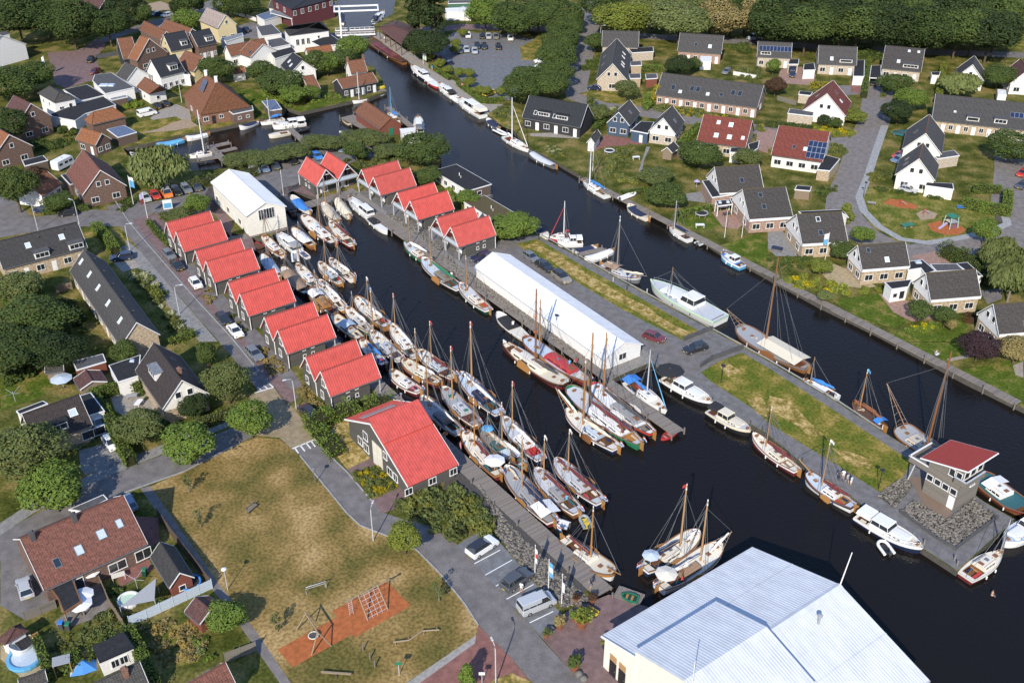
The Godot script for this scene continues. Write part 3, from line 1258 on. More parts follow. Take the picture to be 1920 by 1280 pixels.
# d: k kind, L length, B beam, hc hull, sc upper strake, dc deck, cc cabin, mast (height), mx (share along), mc mast colour, sail colour, cov cover colour, lee, sprit, flag, extra
func boat(d:Dictionary)->Node3D:
	var k:String=d.k
	var form:String={"T": "trad","B": "barge","S": "sloop","M": "motor","L": "trad","D": "sloop","R": "rib","P": "motor"}[k]
	var L:float=d.L
	var B:float=d.B
	var small:=L<5.0
	var fb:float=d.get("fb",{"T": .72,"B": .75,"S": .8,"M": .95,"L": .6,"D": .38,"R": .42,"P": .75}[k])
	var o:=thing(d.get("n","boat"),d.l,cat(d,"boat"),V3(d.x,d.get("wy",WATER),d.z),d.r,d.get("g",""))
	var hc:String=d.get("hc","white")
	var sc:String=d.get("sc",hc)
	var dc:String=d.get("dc","ivory")
	if k=="R":
		var m:=MB.new()
		var pts:=[]
		for i in 13:
			var g:=PI*i/12-PI/2
			pts.append(V3(cos(g)*L*.3+L*.18,fb+.12*cos(g),sin(g)*(B/2 - .2)))
		pts.push_front(V3(-L/2,fb,-(B/2 - .2)));pts.append(V3(-L/2,fb,B/2 - .2))
		m.tube(pts,.22,.22,8)
		part(o,"tube",m,paint(hc,.5))
		m=MB.new()
		m.box(V3(-.05*L,.2,0),V3(L*.8,.16,B - .5));m.box(V3(-.1*L,.42,0),V3(.3,.12,B - .5))
		part(o,"floor",m,paint(dc))
		m=MB.new()
		m.taper(V3(-L/2 - .12,.62,0),V3(.35,.5,.3),.8,.8);m.box(V3(-L/2 - .12,.1,0),V3(.14,.7,.12))
		part(o,"outboard",m,paint("dark"))
		return o
	part(o,"hull",hull_band(form,L,B,fb,[[-.35,.0],[-.3,.55],[.02,.86],[.62,.985]]),paint(hc,.3))
	part(o,"strake",hull_band(form,L,B,fb,[[.62,.99],[.8,1.012],[1.0,1.0],[1.0,.96],[.93,.955]]),paint(sc,.3))
	if k in ["T","B"]:
		part(o,"gunwale",hull_band(form,L,B,fb,[[.92,1.0],[.94,1.03],[1.04,1.03],[1.05,.92],[1.0,.91]]),paint(d.get("rs","wood"),.4))
	var c0:float=d.get("c0",{"T": .12,"B": .06,"S": .08,"M": .04,"L": .14,"D": .08,"P": .1}[k])
	var c1:float=d.get("c1",{"T": .34,"B": .18,"S": .34,"M": .2,"L": .74,"D": .86,"P": .45}[k])
	if d.has("cov") and d.cov and k in ["L","D","P"]:
		c1=c0
	var dm:=deck_mesh(form,L,B,fb,.1 if not small else .05,c0,c1,.7)
	part(o,"deck",dm[0],paint(dc,.6) if dc!="teak" else boards("teak deck",[.36,.28,.21]))
	if dm[1].v.size():
		var w:=part(o,"cockpit",dm[1],paint(d.get("wc","mahogany"),.5))
		if k in ["L","D","P","S"]:
			var m:=MB.new()
			for t in ([.3,.55] if not small else [.35,.65]):
				if t>c0 and t<c1:
					m.box(V3((t - .5)*L,fb*.55,0),V3(.3,.06,B*.62))
			if m.v.size():
				part(w,"thwart",m,paint(d.get("tc","oak"),.6))
	if d.get("cov",""):
		var m:=MB.new()
		var f:=V3(1,1,-1)
		var t0:float=d.get("v0",.1 if k!="T" else .3)
		var t1:float=d.get("v1",.8)
		var rise:float=d.get("rise",.35)
		var prev:=[]
		for i in 9:
			var t:=lerpf(t0,t1,i/8.0)
			var e:=hull_point(form,t,L,B,fb,-.03,-.02,1)
			var top:=V3(e.x,e.y+rise*(sin(PI*(.12+.76*i/8.0))*.9+.1)+(.04 if i%2 else .0),0)
			var mid:=e.lerp(top,.55)+V3(0,rise*.2,0)
			var row:=[e,mid,top]
			if i:
				for j in 2:
					m.quad(prev[j],row[j],row[j+1],prev[j+1]);m.quad(prev[j+1]*f,row[j+1]*f,row[j]*f,prev[j]*f)
			else:
				m.quad(e*f,e,mid,mid*f);m.tri(mid*f,mid,top)
			if i==8:
				m.quad(e,e*f,mid*f,mid);m.tri(mid,mid*f,top)
			prev=row
		part(o,"cover",m,paint(d.cov,.85))
	var cc:String=d.get("cc","")
	if cc and k in ["T","S","B"]:
		var t0:float=d.get("k0",{"T": .31,"S": .35,"B": .2}[k])
		var t1:float=d.get("k1",{"T": .6,"S": .66,"B": .6}[k])
		var ch:float=d.get("ch",.62)
		var cm:=coach(form,L,B,fb,t0,t1,.64,ch)
		var cab:=part(o,"cabin",cm[0],paint(d.get("kc",cc),.5))
		part(cab,"cabin_top",cm[1],paint(cc,.5))
		var y:=sheer(form,lerpf(t0,t1,.4),fb) - .12+ch*.48
		var hw:=minf(B/2*.64,beam(form,t0)*B/2 - .3)
		for s in [-1,1]:
			for i in 3:
				var t:=lerpf(t0,t1,.22+.26*i)
				var hz:=minf(beam(form,t)*B/2 - .3,B/2*.64)
				var m:=MB.new()
				m.box(V3((t - .5)*L,y,s*(hz*.955)),V3((t1-t0)*L*.2,ch*.3,.08))
				part(cab,"porthole",m,GLASS)
		var m:=MB.new()
		m.box(V3((lerpf(t0,t1,.12) - .5)*L,y+ch*.6,0),V3((t1-t0)*L*.2,.08,.7))
		part(cab,"hatch",m,paint(d.get("hat","wood"),.5))
		block(cab,"skylight",paint("lead",.2),V3((lerpf(t0,t1,.6) - .5)*L,y+ch*.6,0),V3(.55,.08,.55))
		m=MB.new()
		for s in [-1,1]:
			m.tube([V3((t0 - .5)*L,y+ch*.5,s*hw*.72),V3((t1 - .52)*L,y+ch*.52,s*hw*.66)],.035,.035,4)
		part(cab,"handrail",m,paint("wood"))
	if k=="M":
		motor_house(o,d,form,L,B,fb)
	if k in ["T","B","S"] or d.has("fh"):
		var m:=MB.new()
		var ft:float=d.get("fh",.8)
		m.box(V3((ft - .5)*L,sheer(form,ft,fb) - .04,0),V3(.6,.12,.6))
		part(o,"fore_hatch",m,paint(d.get("hat","wood"),.4))
	var mh:float=d.get("mast",.0)
	if mh>0:
		var mx:float=(d.get("mx",.62) - .5)*L
		var my:=sheer(form,d.get("mx",.62),fb)
		var lean:float=d.get("rake",.0)
		var topp:=V3(mx+lean*mh,my+mh,0)
		var mc:String=d.get("mc","pale")
		var thick:=clampf(mh*.0155,.07,.2)
		var m:=MB.new()
		m.tube([V3(mx,my - .4,0),V3(mx+lean*mh*.5,my+mh*.5,0),topp],thick,thick*.6,8)
		var mast:=part(o,"mast",m,paint(mc,.4))
		rod(mast,"masthead",paint("white" if k=="T" else mc),[topp-V3(0,mh*.07,0),topp+V3(0,.25,0)],thick*.72,thick*.5,6)
		if d.has("vane"):
			flag(o,topp+V3(0,.4,0),.75,[d.vane],"pennant")
		var bx:float=(d.get("bx",.1) - .5)*L
		var boom_a:=V3(mx - .25,my+d.get("by",.75),0)
		var boom_b:=V3(bx,my+d.get("by",.75)+.25,d.get("bz",.0))
		if d.get("sail",""):
			rod(o,"boom",paint(mc,.4),[boom_a,boom_b],.08,.06,6)
			part(o,"stowed_sail",bundle(boom_a+V3(0,.18,0),boom_b.lerp(boom_a,.06)+V3(0,.16,0),d.get("sr",.3),int(L*10+d.x)),paint(d.sail,.9))
			if k=="T" or k=="B":
				rod(o,"gaff",paint(mc,.4),[boom_a+V3(-.1,.45,.15),boom_b.lerp(boom_a,.35)+V3(0,.5,.15)],.06,.04,5)
		m=MB.new()
		var sx:=mx-L*.05
		var wide:=beam(form,clampf(sx/L+.5,0,1))*B/2
		var hi:=topp-V3(0,mh*.12,0)
		for s in [-1,1]:
			wire(m,V3(sx,my,s*wide),hi)
			wire(m,V3(sx-L*.05,my,s*wide),hi-V3(0,mh*.1,0))
		var bow:=V3(L/2 - .05,sheer(form,1,fb),0)
		if d.get("sprit",.0)>0:
			bow=bow+V3(d.sprit,d.sprit*d.get("sprise",.4),0)
		wire(m,bow,hi)
		if k=="S":
			wire(m,V3(-L/2+.1,fb,0),topp)
			m.tube([V3(mx,my+mh*.55,-wide*.7),V3(mx,my+mh*.55,wide*.7)],.03,.03,4)
		else:
			wire(m,boom_b+V3(.2,.1,0),topp,.02)
			for s in [-1,1]:
				wire(m,V3(-L*.38,sheer(form,.12,fb),s*beam(form,.12)*B/2),hi,.022)
		part(o,"rigging",m,paint("lead",.6))
		if k=="S" and d.get("furl",""):
			rod(o,"furled_jib",paint(d.furl,.8),[bow.lerp(hi,.05),bow.lerp(hi,.5),bow.lerp(hi,.93)],.1,.05,6)
		if d.get("jib",""):
			part(o,"stowed_jib",bundle(bow.lerp(V3(mx,my,0),.12)+V3(0,.3,0),bow.lerp(V3(mx,my,0),.75)+V3(0,.25,.2),.2,int(d.x*3)),paint(d.jib,.9))
	if d.get("sprit",.0)>0:
		var m:=MB.new()
		var bow:=V3(L/2 - .5,sheer(form,.97,fb)+.02,0)
		m.tube([bow-V3(.8,0,0),bow+V3(d.sprit+.45,d.sprit*d.get("sprise",.4),0)],.1,.06,6)
		var sp:=part(o,"bowsprit",m,paint(d.get("mc","pale"),.4))
		if d.has("net"):
			m=MB.new()
			var tip:=bow+V3(d.sprit+.3,d.sprit*d.get("sprise",.4),0)
			for s in [-1,1]:
				wire(m,V3(L/2 - .8,sheer(form,.93,fb),s*B*.28),tip,.02)
				for i in 5:
					wire(m,V3(L/2 - .8,sheer(form,.93,fb),s*B*.28).lerp(tip,i/6.0),bow.lerp(tip,i/6.0),.015)
			part(sp,"net",m,paint("tan",.9))
	if d.get("lee",""):
		for s in [-1,1]:
			var m:=MB.new()
			var poly:=PackedVector2Array()
			var ll:=L*.2
			for q in [[.0,.12],[-.25,.2],[-.95,.34],[-1.1,.1],[-1.05,-.3],[-.6,-.34],[-.1,-.16]]:
				poly.append(Vector2(q[0]*ll,q[1]*ll*.95))
			m.prism(poly,-.04,.04)
			m.prism(poly,-.045,-.04,false)
			var p:=part(o,"leeboard",m,paint(d.lee,.45))
			var t:=.52
			p.transform=Transform3D(Basis(Vector3.RIGHT,PI/2 - .12*s) if s>0 else Basis(Vector3.RIGHT,PI/2+.12),V3((t+.04 - .5)*L,fb*.62,s*(beam(form,t)*B/2+.12)))
	if k in ["T","B","L"] and not d.has("norud"):
		var m:=MB.new()
		var hy:=sheer(form,0,fb)
		m.box(V3(-L/2 - .35,hy*.4,0),V3(.75,hy*1.5+.2,.09));m.box(V3(-L/2 - .3,hy*1.2,0),V3(.9,.28,.14))
		var rud:=part(o,"rudder",m,paint(d.get("rc","oak"),.45))
		rod(rud,"tiller",paint("oak",.4),[V3(-L/2 - .1,hy*1.18,0),V3(-L/2+L*.12,hy*1.2,.1)],.05,.04,5)
	if d.has("flag"):
		var hy:=sheer(form,0,fb)
		var m:=MB.new()
		m.tube([V3(-L/2,hy,.12),V3(-L/2 - .45,hy+1.5,.12)],.03,.025,5)
		part(o,"flagstaff",m,paint("pale"))
		flag(o,V3(-L/2 - .45,hy+1.45,.12),.85,["red","white","blue"])
	if d.has("par"):
		parasol_on(o,V3((d.get("px",.12) - .5)*L,fb,0),d.par,d.get("pr",1.2))
	if d.has("awn"):
		var m:=MB.new()
		var a0:float=(d.awn[1] - .5)*L
		var a1:float=(d.awn[2] - .5)*L
		var yy:float=sheer(form,.3,fb)+d.get("ah",1.25)
		var hz:=B*.46
		m.quad(V3(a0,yy - .4,hz),V3(a1,yy - .4,hz),V3(a1,yy,0),V3(a0,yy,0));m.quad(V3(a0,yy,0),V3(a1,yy,0),V3(a1,yy - .4,-hz),V3(a0,yy - .4,-hz))
		part(o,"awning",m,paint(d.awn[0],.85))
	if L>6 and c1>c0+.08 and not d.get("cov",""):
		var hue:=["red","navy","tan","ivory","teal","maroon"]
		for s in [-1,1]:
			var m:=MB.new()
			m.box(V3(((c0+c1)/2 - .5)*L,fb*.62,s*B*.2),V3((c1-c0)*L*rng.randf_range(.4,.8),.16,.4))
			part(o,"cushion",m,paint(hue[rng.randi()%6],.9))
		for i in 2:
			var pts:=[]
			for q in 9:
				pts.append(V3(cos(TAU*q/8)*.24,0,sin(TAU*q/8)*.24))
			var m:=MB.new()
			m.tube(pts,.07,.07,5)
			var t:=rng.randf_range(.66,.9)
			part(o,"rope_coil",m,paint("tan",.9),V3((t - .5)*L,sheer(form,t,fb) - .04,rng.randf_range(-.25,.25)*B*beam(form,t)))
		var m:=MB.new()
		m.box(V3(.43*L,sheer(form,.93,fb)+.1,0),V3(.3,.35,.5));m.tube([V3(.43*L,sheer(form,.93,fb)+.16,-.42),V3(.43*L,sheer(form,.93,fb)+.16,.42)],.1,.1,7)
		part(o,"winch",m,paint("wood",.5))
	if L>6 and not d.has("nofend"):
		for s in [-1,1]:
			for t in [.3,.55]:
				var m:=MB.new()
				m.lathe([Vector2(0,-.3),Vector2(.11,-.2),Vector2(.12,.15),Vector2(.04,.3),Vector2(0,.32)],7)
				part(o,"fender",m,paint(d.get("fen","white"),.5),V3((t - .5)*L,fb*.5,s*(beam(form,t)*B/2+.12)))
	return o

func motor_house(o:Node3D,d:Dictionary,form:String,L:float,B:float,fb:float):
	var cc:String=d.get("cc","white")
	var y0:=sheer(form,.4,fb) - .12
	var cr:=coach(form,L,B,fb,.48,.8,.62,.42)
	part(part(o,"coachroof",cr[0],paint(cc,.3)),"coachroof_top",cr[1],paint(cc,.3))
	var h:float=d.get("wh",1.15)
	var t0:float=d.get("w0",.26)
	var t1:float=d.get("w1",.54)
	var wl:=(t1-t0)*L
	var wx:=((t0+t1)/2 - .5)*L
	var ww:=B*.7
	var m:=MB.new()
	m.taper(V3(wx,y0+h*.22,0),V3(wl,h*.44,ww),1,.98)
	var wh:=part(o,"wheelhouse",m,paint(cc,.3))
	m=MB.new()
	m.taper(V3(wx,y0+h*.72,0),V3(wl*.97,h*.56,ww*.96),.82,.86,-wl*.03)
	part(wh,"windows",m,GLASS)
	m=MB.new()
	m.taper(V3(wx-wl*.03,y0+h*1.04,0),V3(wl*.92,.1,ww*.9),.92,.92)
	part(wh,"roof",m,paint(d.get("rf",cc),.4))
	for sx in [-1,0,1]:
		for sz in [-1,1]:
			rod(wh,"pillar",paint(cc,.3),[V3(wx+sx*wl*.47,y0+h*.42,sz*ww*.475),V3(wx-wl*.03+sx*wl*.4,y0+h,sz*ww*.42)],.045,.045,4)
	for s in [-1,1]:
		for i in 3:
			m=MB.new()
			var t:=.56+.07*i
			m.box(V3((t - .5)*L,sheer(form,.5,fb)+.1,s*(minf(beam(form,t)*B/2 - .3,B*.31)*.96)),V3(L*.04,.14,.06))
			part(o,"porthole",m,GLASS)
	if d.get("can",""):
		m=MB.new()
		m.taper(V3((t0/2 - .5)*L,y0+h*.86,0),V3(t0*L*.95,h*.5,ww*.95),.9,.86)
		part(o,"canopy",m,paint(d.can,.8))
	m=MB.new()
	for s in [-1,1]:
		var pts:=[]
		for i in 6:
			var t:=lerpf(.5,.98,i/5.0)
			var p:=hull_point(form,t,L,B,fb,-.55,.08,s)
			pts.append(p)
			m.tube([p,p-V3(0,.55,0)],.018,.018,4)
		m.tube(pts,.022,.022,4)
	part(o,"railing",m,CHROME)

func parasol_on(o:Node3D,at:Vector3,key:String,r:float):
	var m:=MB.new()
	for i in 8:
		var a:=TAU*i/8
		var b:=TAU*(i+1)/8
		m.tri(V3(cos(b)*r,1.75,sin(b)*r),V3(cos(a)*r,1.75,sin(a)*r),V3(0,2.15,0))
		m.tri(V3(cos(a)*r,1.73,sin(a)*r),V3(cos(b)*r,1.73,sin(b)*r),V3(0,2.12,0))
	var p:=part(o,"parasol",m,paint(key,.85),at)
	rod(p,"pole",paint("white"),[V3(0,0,0),V3(0,2.2,0)],.03,.03,5)

# -- cars
func extrude(m:MB,prof:Array,w:float,cut:float):
	var n:=prof.size()
	var mid:=Vector2.ZERO
	for p in prof:
		mid+=p
	mid/=n
	var zs:=[-w/2,-w/2+cut,w/2-cut,w/2]
	var rows:=[]
	for i in 4:
		var row:=[]
		for p in prof:
			var q:Vector2=p
			if i==0 or i==3:
				q=p+(mid-p).normalized()*cut
			row.append(V3(q.x,q.y,zs[i]))
		rows.append(row)
	for i in 3:
		for j in n:
			var e:=(j+1)%n
			m.quad(rows[i+1][j],rows[i+1][e],rows[i][e],rows[i][j])
	var poly:=PackedVector2Array()
	for p in rows[3]:
		poly.append(Vector2(p.x,p.y))
	var t:=Geometry2D.triangulate_polygon(poly)
	for j in range(0,t.size(),3):
		var a:Vector3=rows[3][t[j]];var b:Vector3=rows[3][t[j+1]];var c:Vector3=rows[3][t[j+2]]
		if (b-a).cross(c-a).z<0:
			var q:=b
			b=c;c=q
		m.tri(a,b,c)
		var f:=V3(1,1,-1)
		m.tri(a*f,c*f,b*f)

const CARS:={
	hatch={L=4.1,W=1.74,belt=.93,top=1.46,hood=.9,g=[-1.95,.95,-1.45,.25]},
	estate={L=4.6,W=1.8,belt=.95,top=1.46,hood=1.0,g=[-2.2,.95,-1.8,.2]},
	sedan={L=4.5,W=1.78,belt=.93,top=1.43,hood=1.0,g=[-1.65,.95,-.95,.2]},
	suv={L=4.7,W=1.9,belt=1.08,top=1.68,hood=1.0,g=[-2.2,1.0,-1.85,.3]},
	van={L=5.0,W=1.95,belt=1.2,top=1.95,hood=.7,g=[-2.45,1.75,-2.4,1.15]},
}

func car(d:Dictionary):
	var c:Dictionary=CARS[d.get("k","hatch")]
	var o:=thing(d.get("n","car"),d.l,d.get("c","car"),V3(d.x,d.get("y",.02),d.z),d.r,d.get("g",""))
	var L:float=c.L
	var W:float=c.W
	var key:="body %s"%d.get("k","hatch")
	if not cache.has(key):
		var m:=MB.new()
		var h:=L/2
		extrude(m,[Vector2(-h+.1,.28),Vector2(h - .15,.28),Vector2(h,.42),Vector2(h - .02,.66),Vector2(h - .25,c.belt - .14),Vector2(h-c.hood,c.belt),Vector2(-h+.12,c.belt+.02),Vector2(-h,c.belt - .12),Vector2(-h - .02,.5)],W,.07)
		cache[key]=m.done()
		m=MB.new()
		var g:Array=c.g
		var bl:float=g[1]-g[0]
		var tl:float=g[3]-g[2]
		var shift:float=(g[2]+g[3])/2-(g[0]+g[1])/2
		m.taper(V3((g[0]+g[1])/2,(c.belt+c.top)/2 - .02,0),V3(bl,c.top-c.belt - .02,W - .16),tl/bl,.8,shift)
		cache[key+" glass"]=m.done()
		m=MB.new()
		var rx:float=(g[2]+g[3])/2
		m.taper(V3(rx,c.top+.005,0),V3(tl+.06,.07,(W - .16)*.81),.93,.9)
		for sz in [-1,1]:
			for q in [[g[0]+.03,g[2]+.03],[g[1] - .03,g[3] - .03],[lerpf(g[0],g[1],.5),lerpf(g[2],g[3],.45)],[lerpf(g[0],g[1],.24),lerpf(g[2],g[3],.14)]]:
				m.tube([V3(q[0],c.belt - .02,sz*(W/2 - .085)),V3(q[1],c.top,sz*(W/2 - .08)*.8)],.045,.04,4)
		if d.get("k","hatch")=="van":
			m.box(V3(-1.05,(c.belt+c.top)/2,0),V3(2.7,c.top-c.belt - .02,W*.86))
		cache[key+" roof"]=m.done()
		m=MB.new()
		m.tube([V3(0,0,-.1),V3(0,0,.1)],.32,.32,12)
		cache["tyre"]=m.done()
		m=MB.new()
		m.tube([V3(0,0,-.105),V3(0,0,.105)],.19,.19,8)
		cache["rim"]=m.done()
		m=MB.new()
		m.box(Vector3.ZERO,V3(.1,.14,.34))
		cache["lamp"]=m.done()
		m=MB.new()
		m.box(Vector3.ZERO,V3(.03,.11,.5))
		cache["plate"]=m.done()
		m=MB.new()
		m.taper(Vector3.ZERO,V3(.12,.13,.18),.8,.8)
		cache["mirror"]=m.done()
	var m1:=car_paint(d.m)
	part(o,"body",cache[key],m1)
	part(o,"glazing",cache[key+" glass"],GLASS)
	part(o,"roof",cache[key+" roof"],car_paint(d.get("rf",d.m)))
	for sx in [-1,1]:
		for sz in [-1,1]:
			var w:=part(o,"wheel",cache["tyre"],RUBBER,V3(sx*L*.3,.31,sz*(W/2 - .09)))
			part(w,"rim",cache["rim"],CHROME)
			part(o,"headlight" if sx>0 else "tail_light",cache["lamp"],CHROME if sx>0 else paint("red",.3),V3(sx*(L/2 - .06),.68 if sx>0 else .8,sz*(W/2 - .27)))
		part(o,"number_plate",cache["plate"],paint("yellow",.5),V3(sx*(L/2+.02),.5,0))
	for sz in [-1,1]:
		part(o,"mirror",cache["mirror"],m1,V3(c.g[1] - .35,c.belt+.08,sz*(W/2+.06)))

func caravan(d:Dictionary):
	var o:=thing("caravan",d.l,"caravan",V3(d.x,0,d.z),d.r)
	var m:=MB.new()
	extrude(m,[Vector2(-2.6,.5),Vector2(2.5,.5),Vector2(2.75,1.2),Vector2(2.45,2.45),Vector2(2.1,2.62),Vector2(-2.4,2.62),Vector2(-2.65,2.4),Vector2(-2.72,1.2)],2.25,.1)
	part(o,"body",m,paint("white",.3))
	for s in [-1,1]:
		for x in [-1.6,.2,1.6]:
			block(o,"window",GLASS,V3(x,1.7,s*1.13),V3(1.0,.55,.03))
		rod(o,"wheel",RUBBER,[V3(0,.32,s*1.0),V3(0,.32,s*1.12)],.32,.32,10)
	block(o,"front_window",GLASS,V3(2.7,1.75,0),V3(.06,.6,1.5))
	rod(o,"drawbar",paint("grey"),[V3(2.4,.5,.5),V3(3.7,.5,0),V3(2.4,.5,-.5)],.05,.05,5)
	m=MB.new()
	m.taper(V3(0,2.68,0),V3(.6,.14,.6),.8,.8)
	part(o,"roof_hatch",m,paint("steel"))

# -- street furniture
func lamp(d:Dictionary):
	var o:=thing("street_lamp",d.l,"street lamp",V3(d.x,d.get("y",.0),d.z),d.r)
	var h:float=d.h
	var m:=MB.new()
	var key:String=d.get("m","steel")
	if d.get("k","arm")=="arm":
		m.tube([Vector3.ZERO,V3(0,h*.8,0),V3(.05,h*.94,0),V3(.3,h,0),V3(1.0,h+.08,0)],.085,.04,7)
		part(o,"post",m,paint(key))
		m=MB.new()
		m.taper(V3(1.25,h+.1,0),V3(.65,.13,.26),.8,.7)
		part(o,"lamp_head",m,paint(key))
		block(o,"lens",paint("ivory",.2),V3(1.27,h+.02,0),V3(.42,.03,.18))
	else:
		m.tube([Vector3.ZERO,V3(0,h,0)],.07,.045,7)
		part(o,"post",m,paint(key))
		m=MB.new()
		m.lathe([Vector2(.05,h),Vector2(.2,h+.08),Vector2(.36,h+.22),Vector2(.34,h+.3),Vector2(.05,h+.42),Vector2(0,h+.43)],10)
		part(o,"lamp_head",m,paint("white" if key=="steel" else key))

func flagpole(d:Dictionary):
	var o:=thing("flagpole",d.l,"flagpole",V3(d.x,d.get("y",.0),d.z),d.get("r",.0))
	var h:float=d.h
	var m:=MB.new()
	m.tube([Vector3.ZERO,V3(0,h,0)],.07,.04,7)
	part(o,"pole",m,paint("white"))
	m=MB.new()
	m.lathe([Vector2(0,h),Vector2(.09,h+.06),Vector2(0,h+.16)],7)
	part(o,"finial",m,paint("steel"))
	if d.has("f"):
		var w:float=d.get("fw",.9)
		var hh:float=d.get("fh",2.4)
		var prev:MeshInstance3D
		for i in d.f.size():
			m=MB.new()
			var b0:float=h - .15-hh*i/d.f.size()
			var b1:float=h - .15-hh*(i+1)/d.f.size()
			for s in 4:
				var q0:=w*s/4.0
				var q1:=w*(s+1)/4.0
				var z0:=sin(s*1.9)*.1
				var z1:=sin((s+1)*1.9)*.1
				m.quad(V3(.06+q0,b1-q0*.5,z0),V3(.06+q1,b1-q1*.5,z1),V3(.06+q1,b0-q1*.5,z1),V3(.06+q0,b0-q0*.5,z0))
			if i==0:
				prev=part(o,"flag",m,paint(d.f[i],.85))
			else:
				part(prev,"stripe",m,paint(d.f[i],.85))

# -- people: one continuous skin round the bones
func smin(a:float,b:float,k:float)->float:
	var h:=clampf(.5+.5*(b-a)/k,0,1)
	return lerpf(b,a,h)-k*h*(1-h)

func bone(p:Vector3,a:Vector3,b:Vector3,ra:float,rb:float)->float:
	var ab:=b-a
	var t:=clampf((p-a).dot(ab)/maxf(1e-6,ab.length_squared()),0,1)
	return p.distance_to(a+ab*t)-lerpf(ra,rb,t)

func figure_bones(pose:String)->Array:
	var B:=[]
	var hip:=.92 if pose!="sit" else .5
	var chest:=hip+.5
	B.append([V3(0,hip,0),V3(0,hip+.22,.01),.145,.135]);B.append([V3(0,hip+.22,.01),V3(0,chest - .06,0),.135,.15])
	B.append([V3(-.14,chest,0),V3(.14,chest,0),.085,.085])
	B.append([V3(0,chest,0),V3(0,chest+.16,.02),.06,.055])
	B.append([V3(0,chest+.2,.02),V3(0,chest+.29,.015),.085,.098])
	B.append([V3(0,chest+.22,.1),V3(0,chest+.2,.125),.02,.018])
	for s in [-1,1]:
		var sh:=V3(.19*s,chest,0)
		var el:Vector3
		var wr:Vector3
		if pose=="sit":
			el=sh+V3(.05*s,-.27,.06);wr=el+V3(-.04*s,-.08,.24)
		elif pose=="walk":
			el=sh+V3(.05*s,-.28,-.1*s);wr=el+V3(0,-.2,.02+.12*-s)
		else:
			el=sh+V3(.07*s,-.29,-.02);wr=el+V3(-.01*s,-.24,.08)
		B.append([sh,el,.06,.045]);B.append([el,wr,.045,.032])
		var dir:=(wr-el).normalized()
		B.append([wr,wr+dir*.08,.034,.036])
		for f in 4:
			var root:=wr+dir*.08+V3(0,0,(f-1.5)*.022)
			B.append([root,root+dir*(.07+.012*(1-absf(f-1.4)))+V3(-.012*s,0,.01),.011,.009])
		B.append([wr+dir*.03,wr+dir*.075+V3(0,0,.055),.013,.01])
		var h:=V3(.095*s,hip - .02,0)
		var kn:Vector3
		var an:Vector3
		if pose=="sit":
			kn=h+V3(.05*s,.02,.43);an=kn+V3(0,-.42,.04)
		elif pose=="walk":
			kn=h+V3(.01*s,-.42,.14*s+.05);an=kn+V3(0,-.4,-.14 if s<0 else .02)
		else:
			kn=h+V3(.02*s,-.43,.02);an=kn+V3(0,-.42,-.01)
		B.append([h,kn,.088,.058]);B.append([kn,an,.057,.038]);B.append([an+V3(0,-.03,-.03),an+V3(.01*s,-.045,.16),.04,.035])
	return B

func figure_mesh(pose:String,shirt:String,legs:String,hair:String,sleeves:=false,long:=false)->ArrayMesh:
	var id:="figure %s %s %s %s %s %s"%[pose,shirt,legs,hair,sleeves,long]
	if cache.has(id):
		return cache[id]
	var shape:="shape "+pose
	if not cache.has(shape):
		cache[shape]=nets(figure_bones(pose),.028,.035)
	var src:Array=cache[shape]
	var hip:=.92 if pose!="sit" else .5
	var m:=MB.new()
	var vs:PackedVector3Array=src[0]
	for i in vs.size():
		var p:=vs[i]
		var key:="skin"
		var arm:=absf(p.x)>.2
		if p.y>hip+.72 or (p.y>hip+.66 and p.z<.0):
			key=hair
		elif p.y>hip+.6:
			key="skin"
		elif arm and not sleeves and p.y<hip+.36 and p.y>hip - .2:
			key="skin"
		elif p.y>hip - .02 and not (pose=="sit" and p.z>.16):
			key=shirt
		elif p.y<.08:
			key="dark"
		elif long or p.y>hip - .36 or (pose=="sit" and p.z<.36):
			key=legs
		var c:Array=PAINT[key]
		m.col=Color(c[0],c[1],c[2])
		m.put(p,src[1][i])
	m.ix=src[2]
	cache[id]=m.done()
	return cache[id]

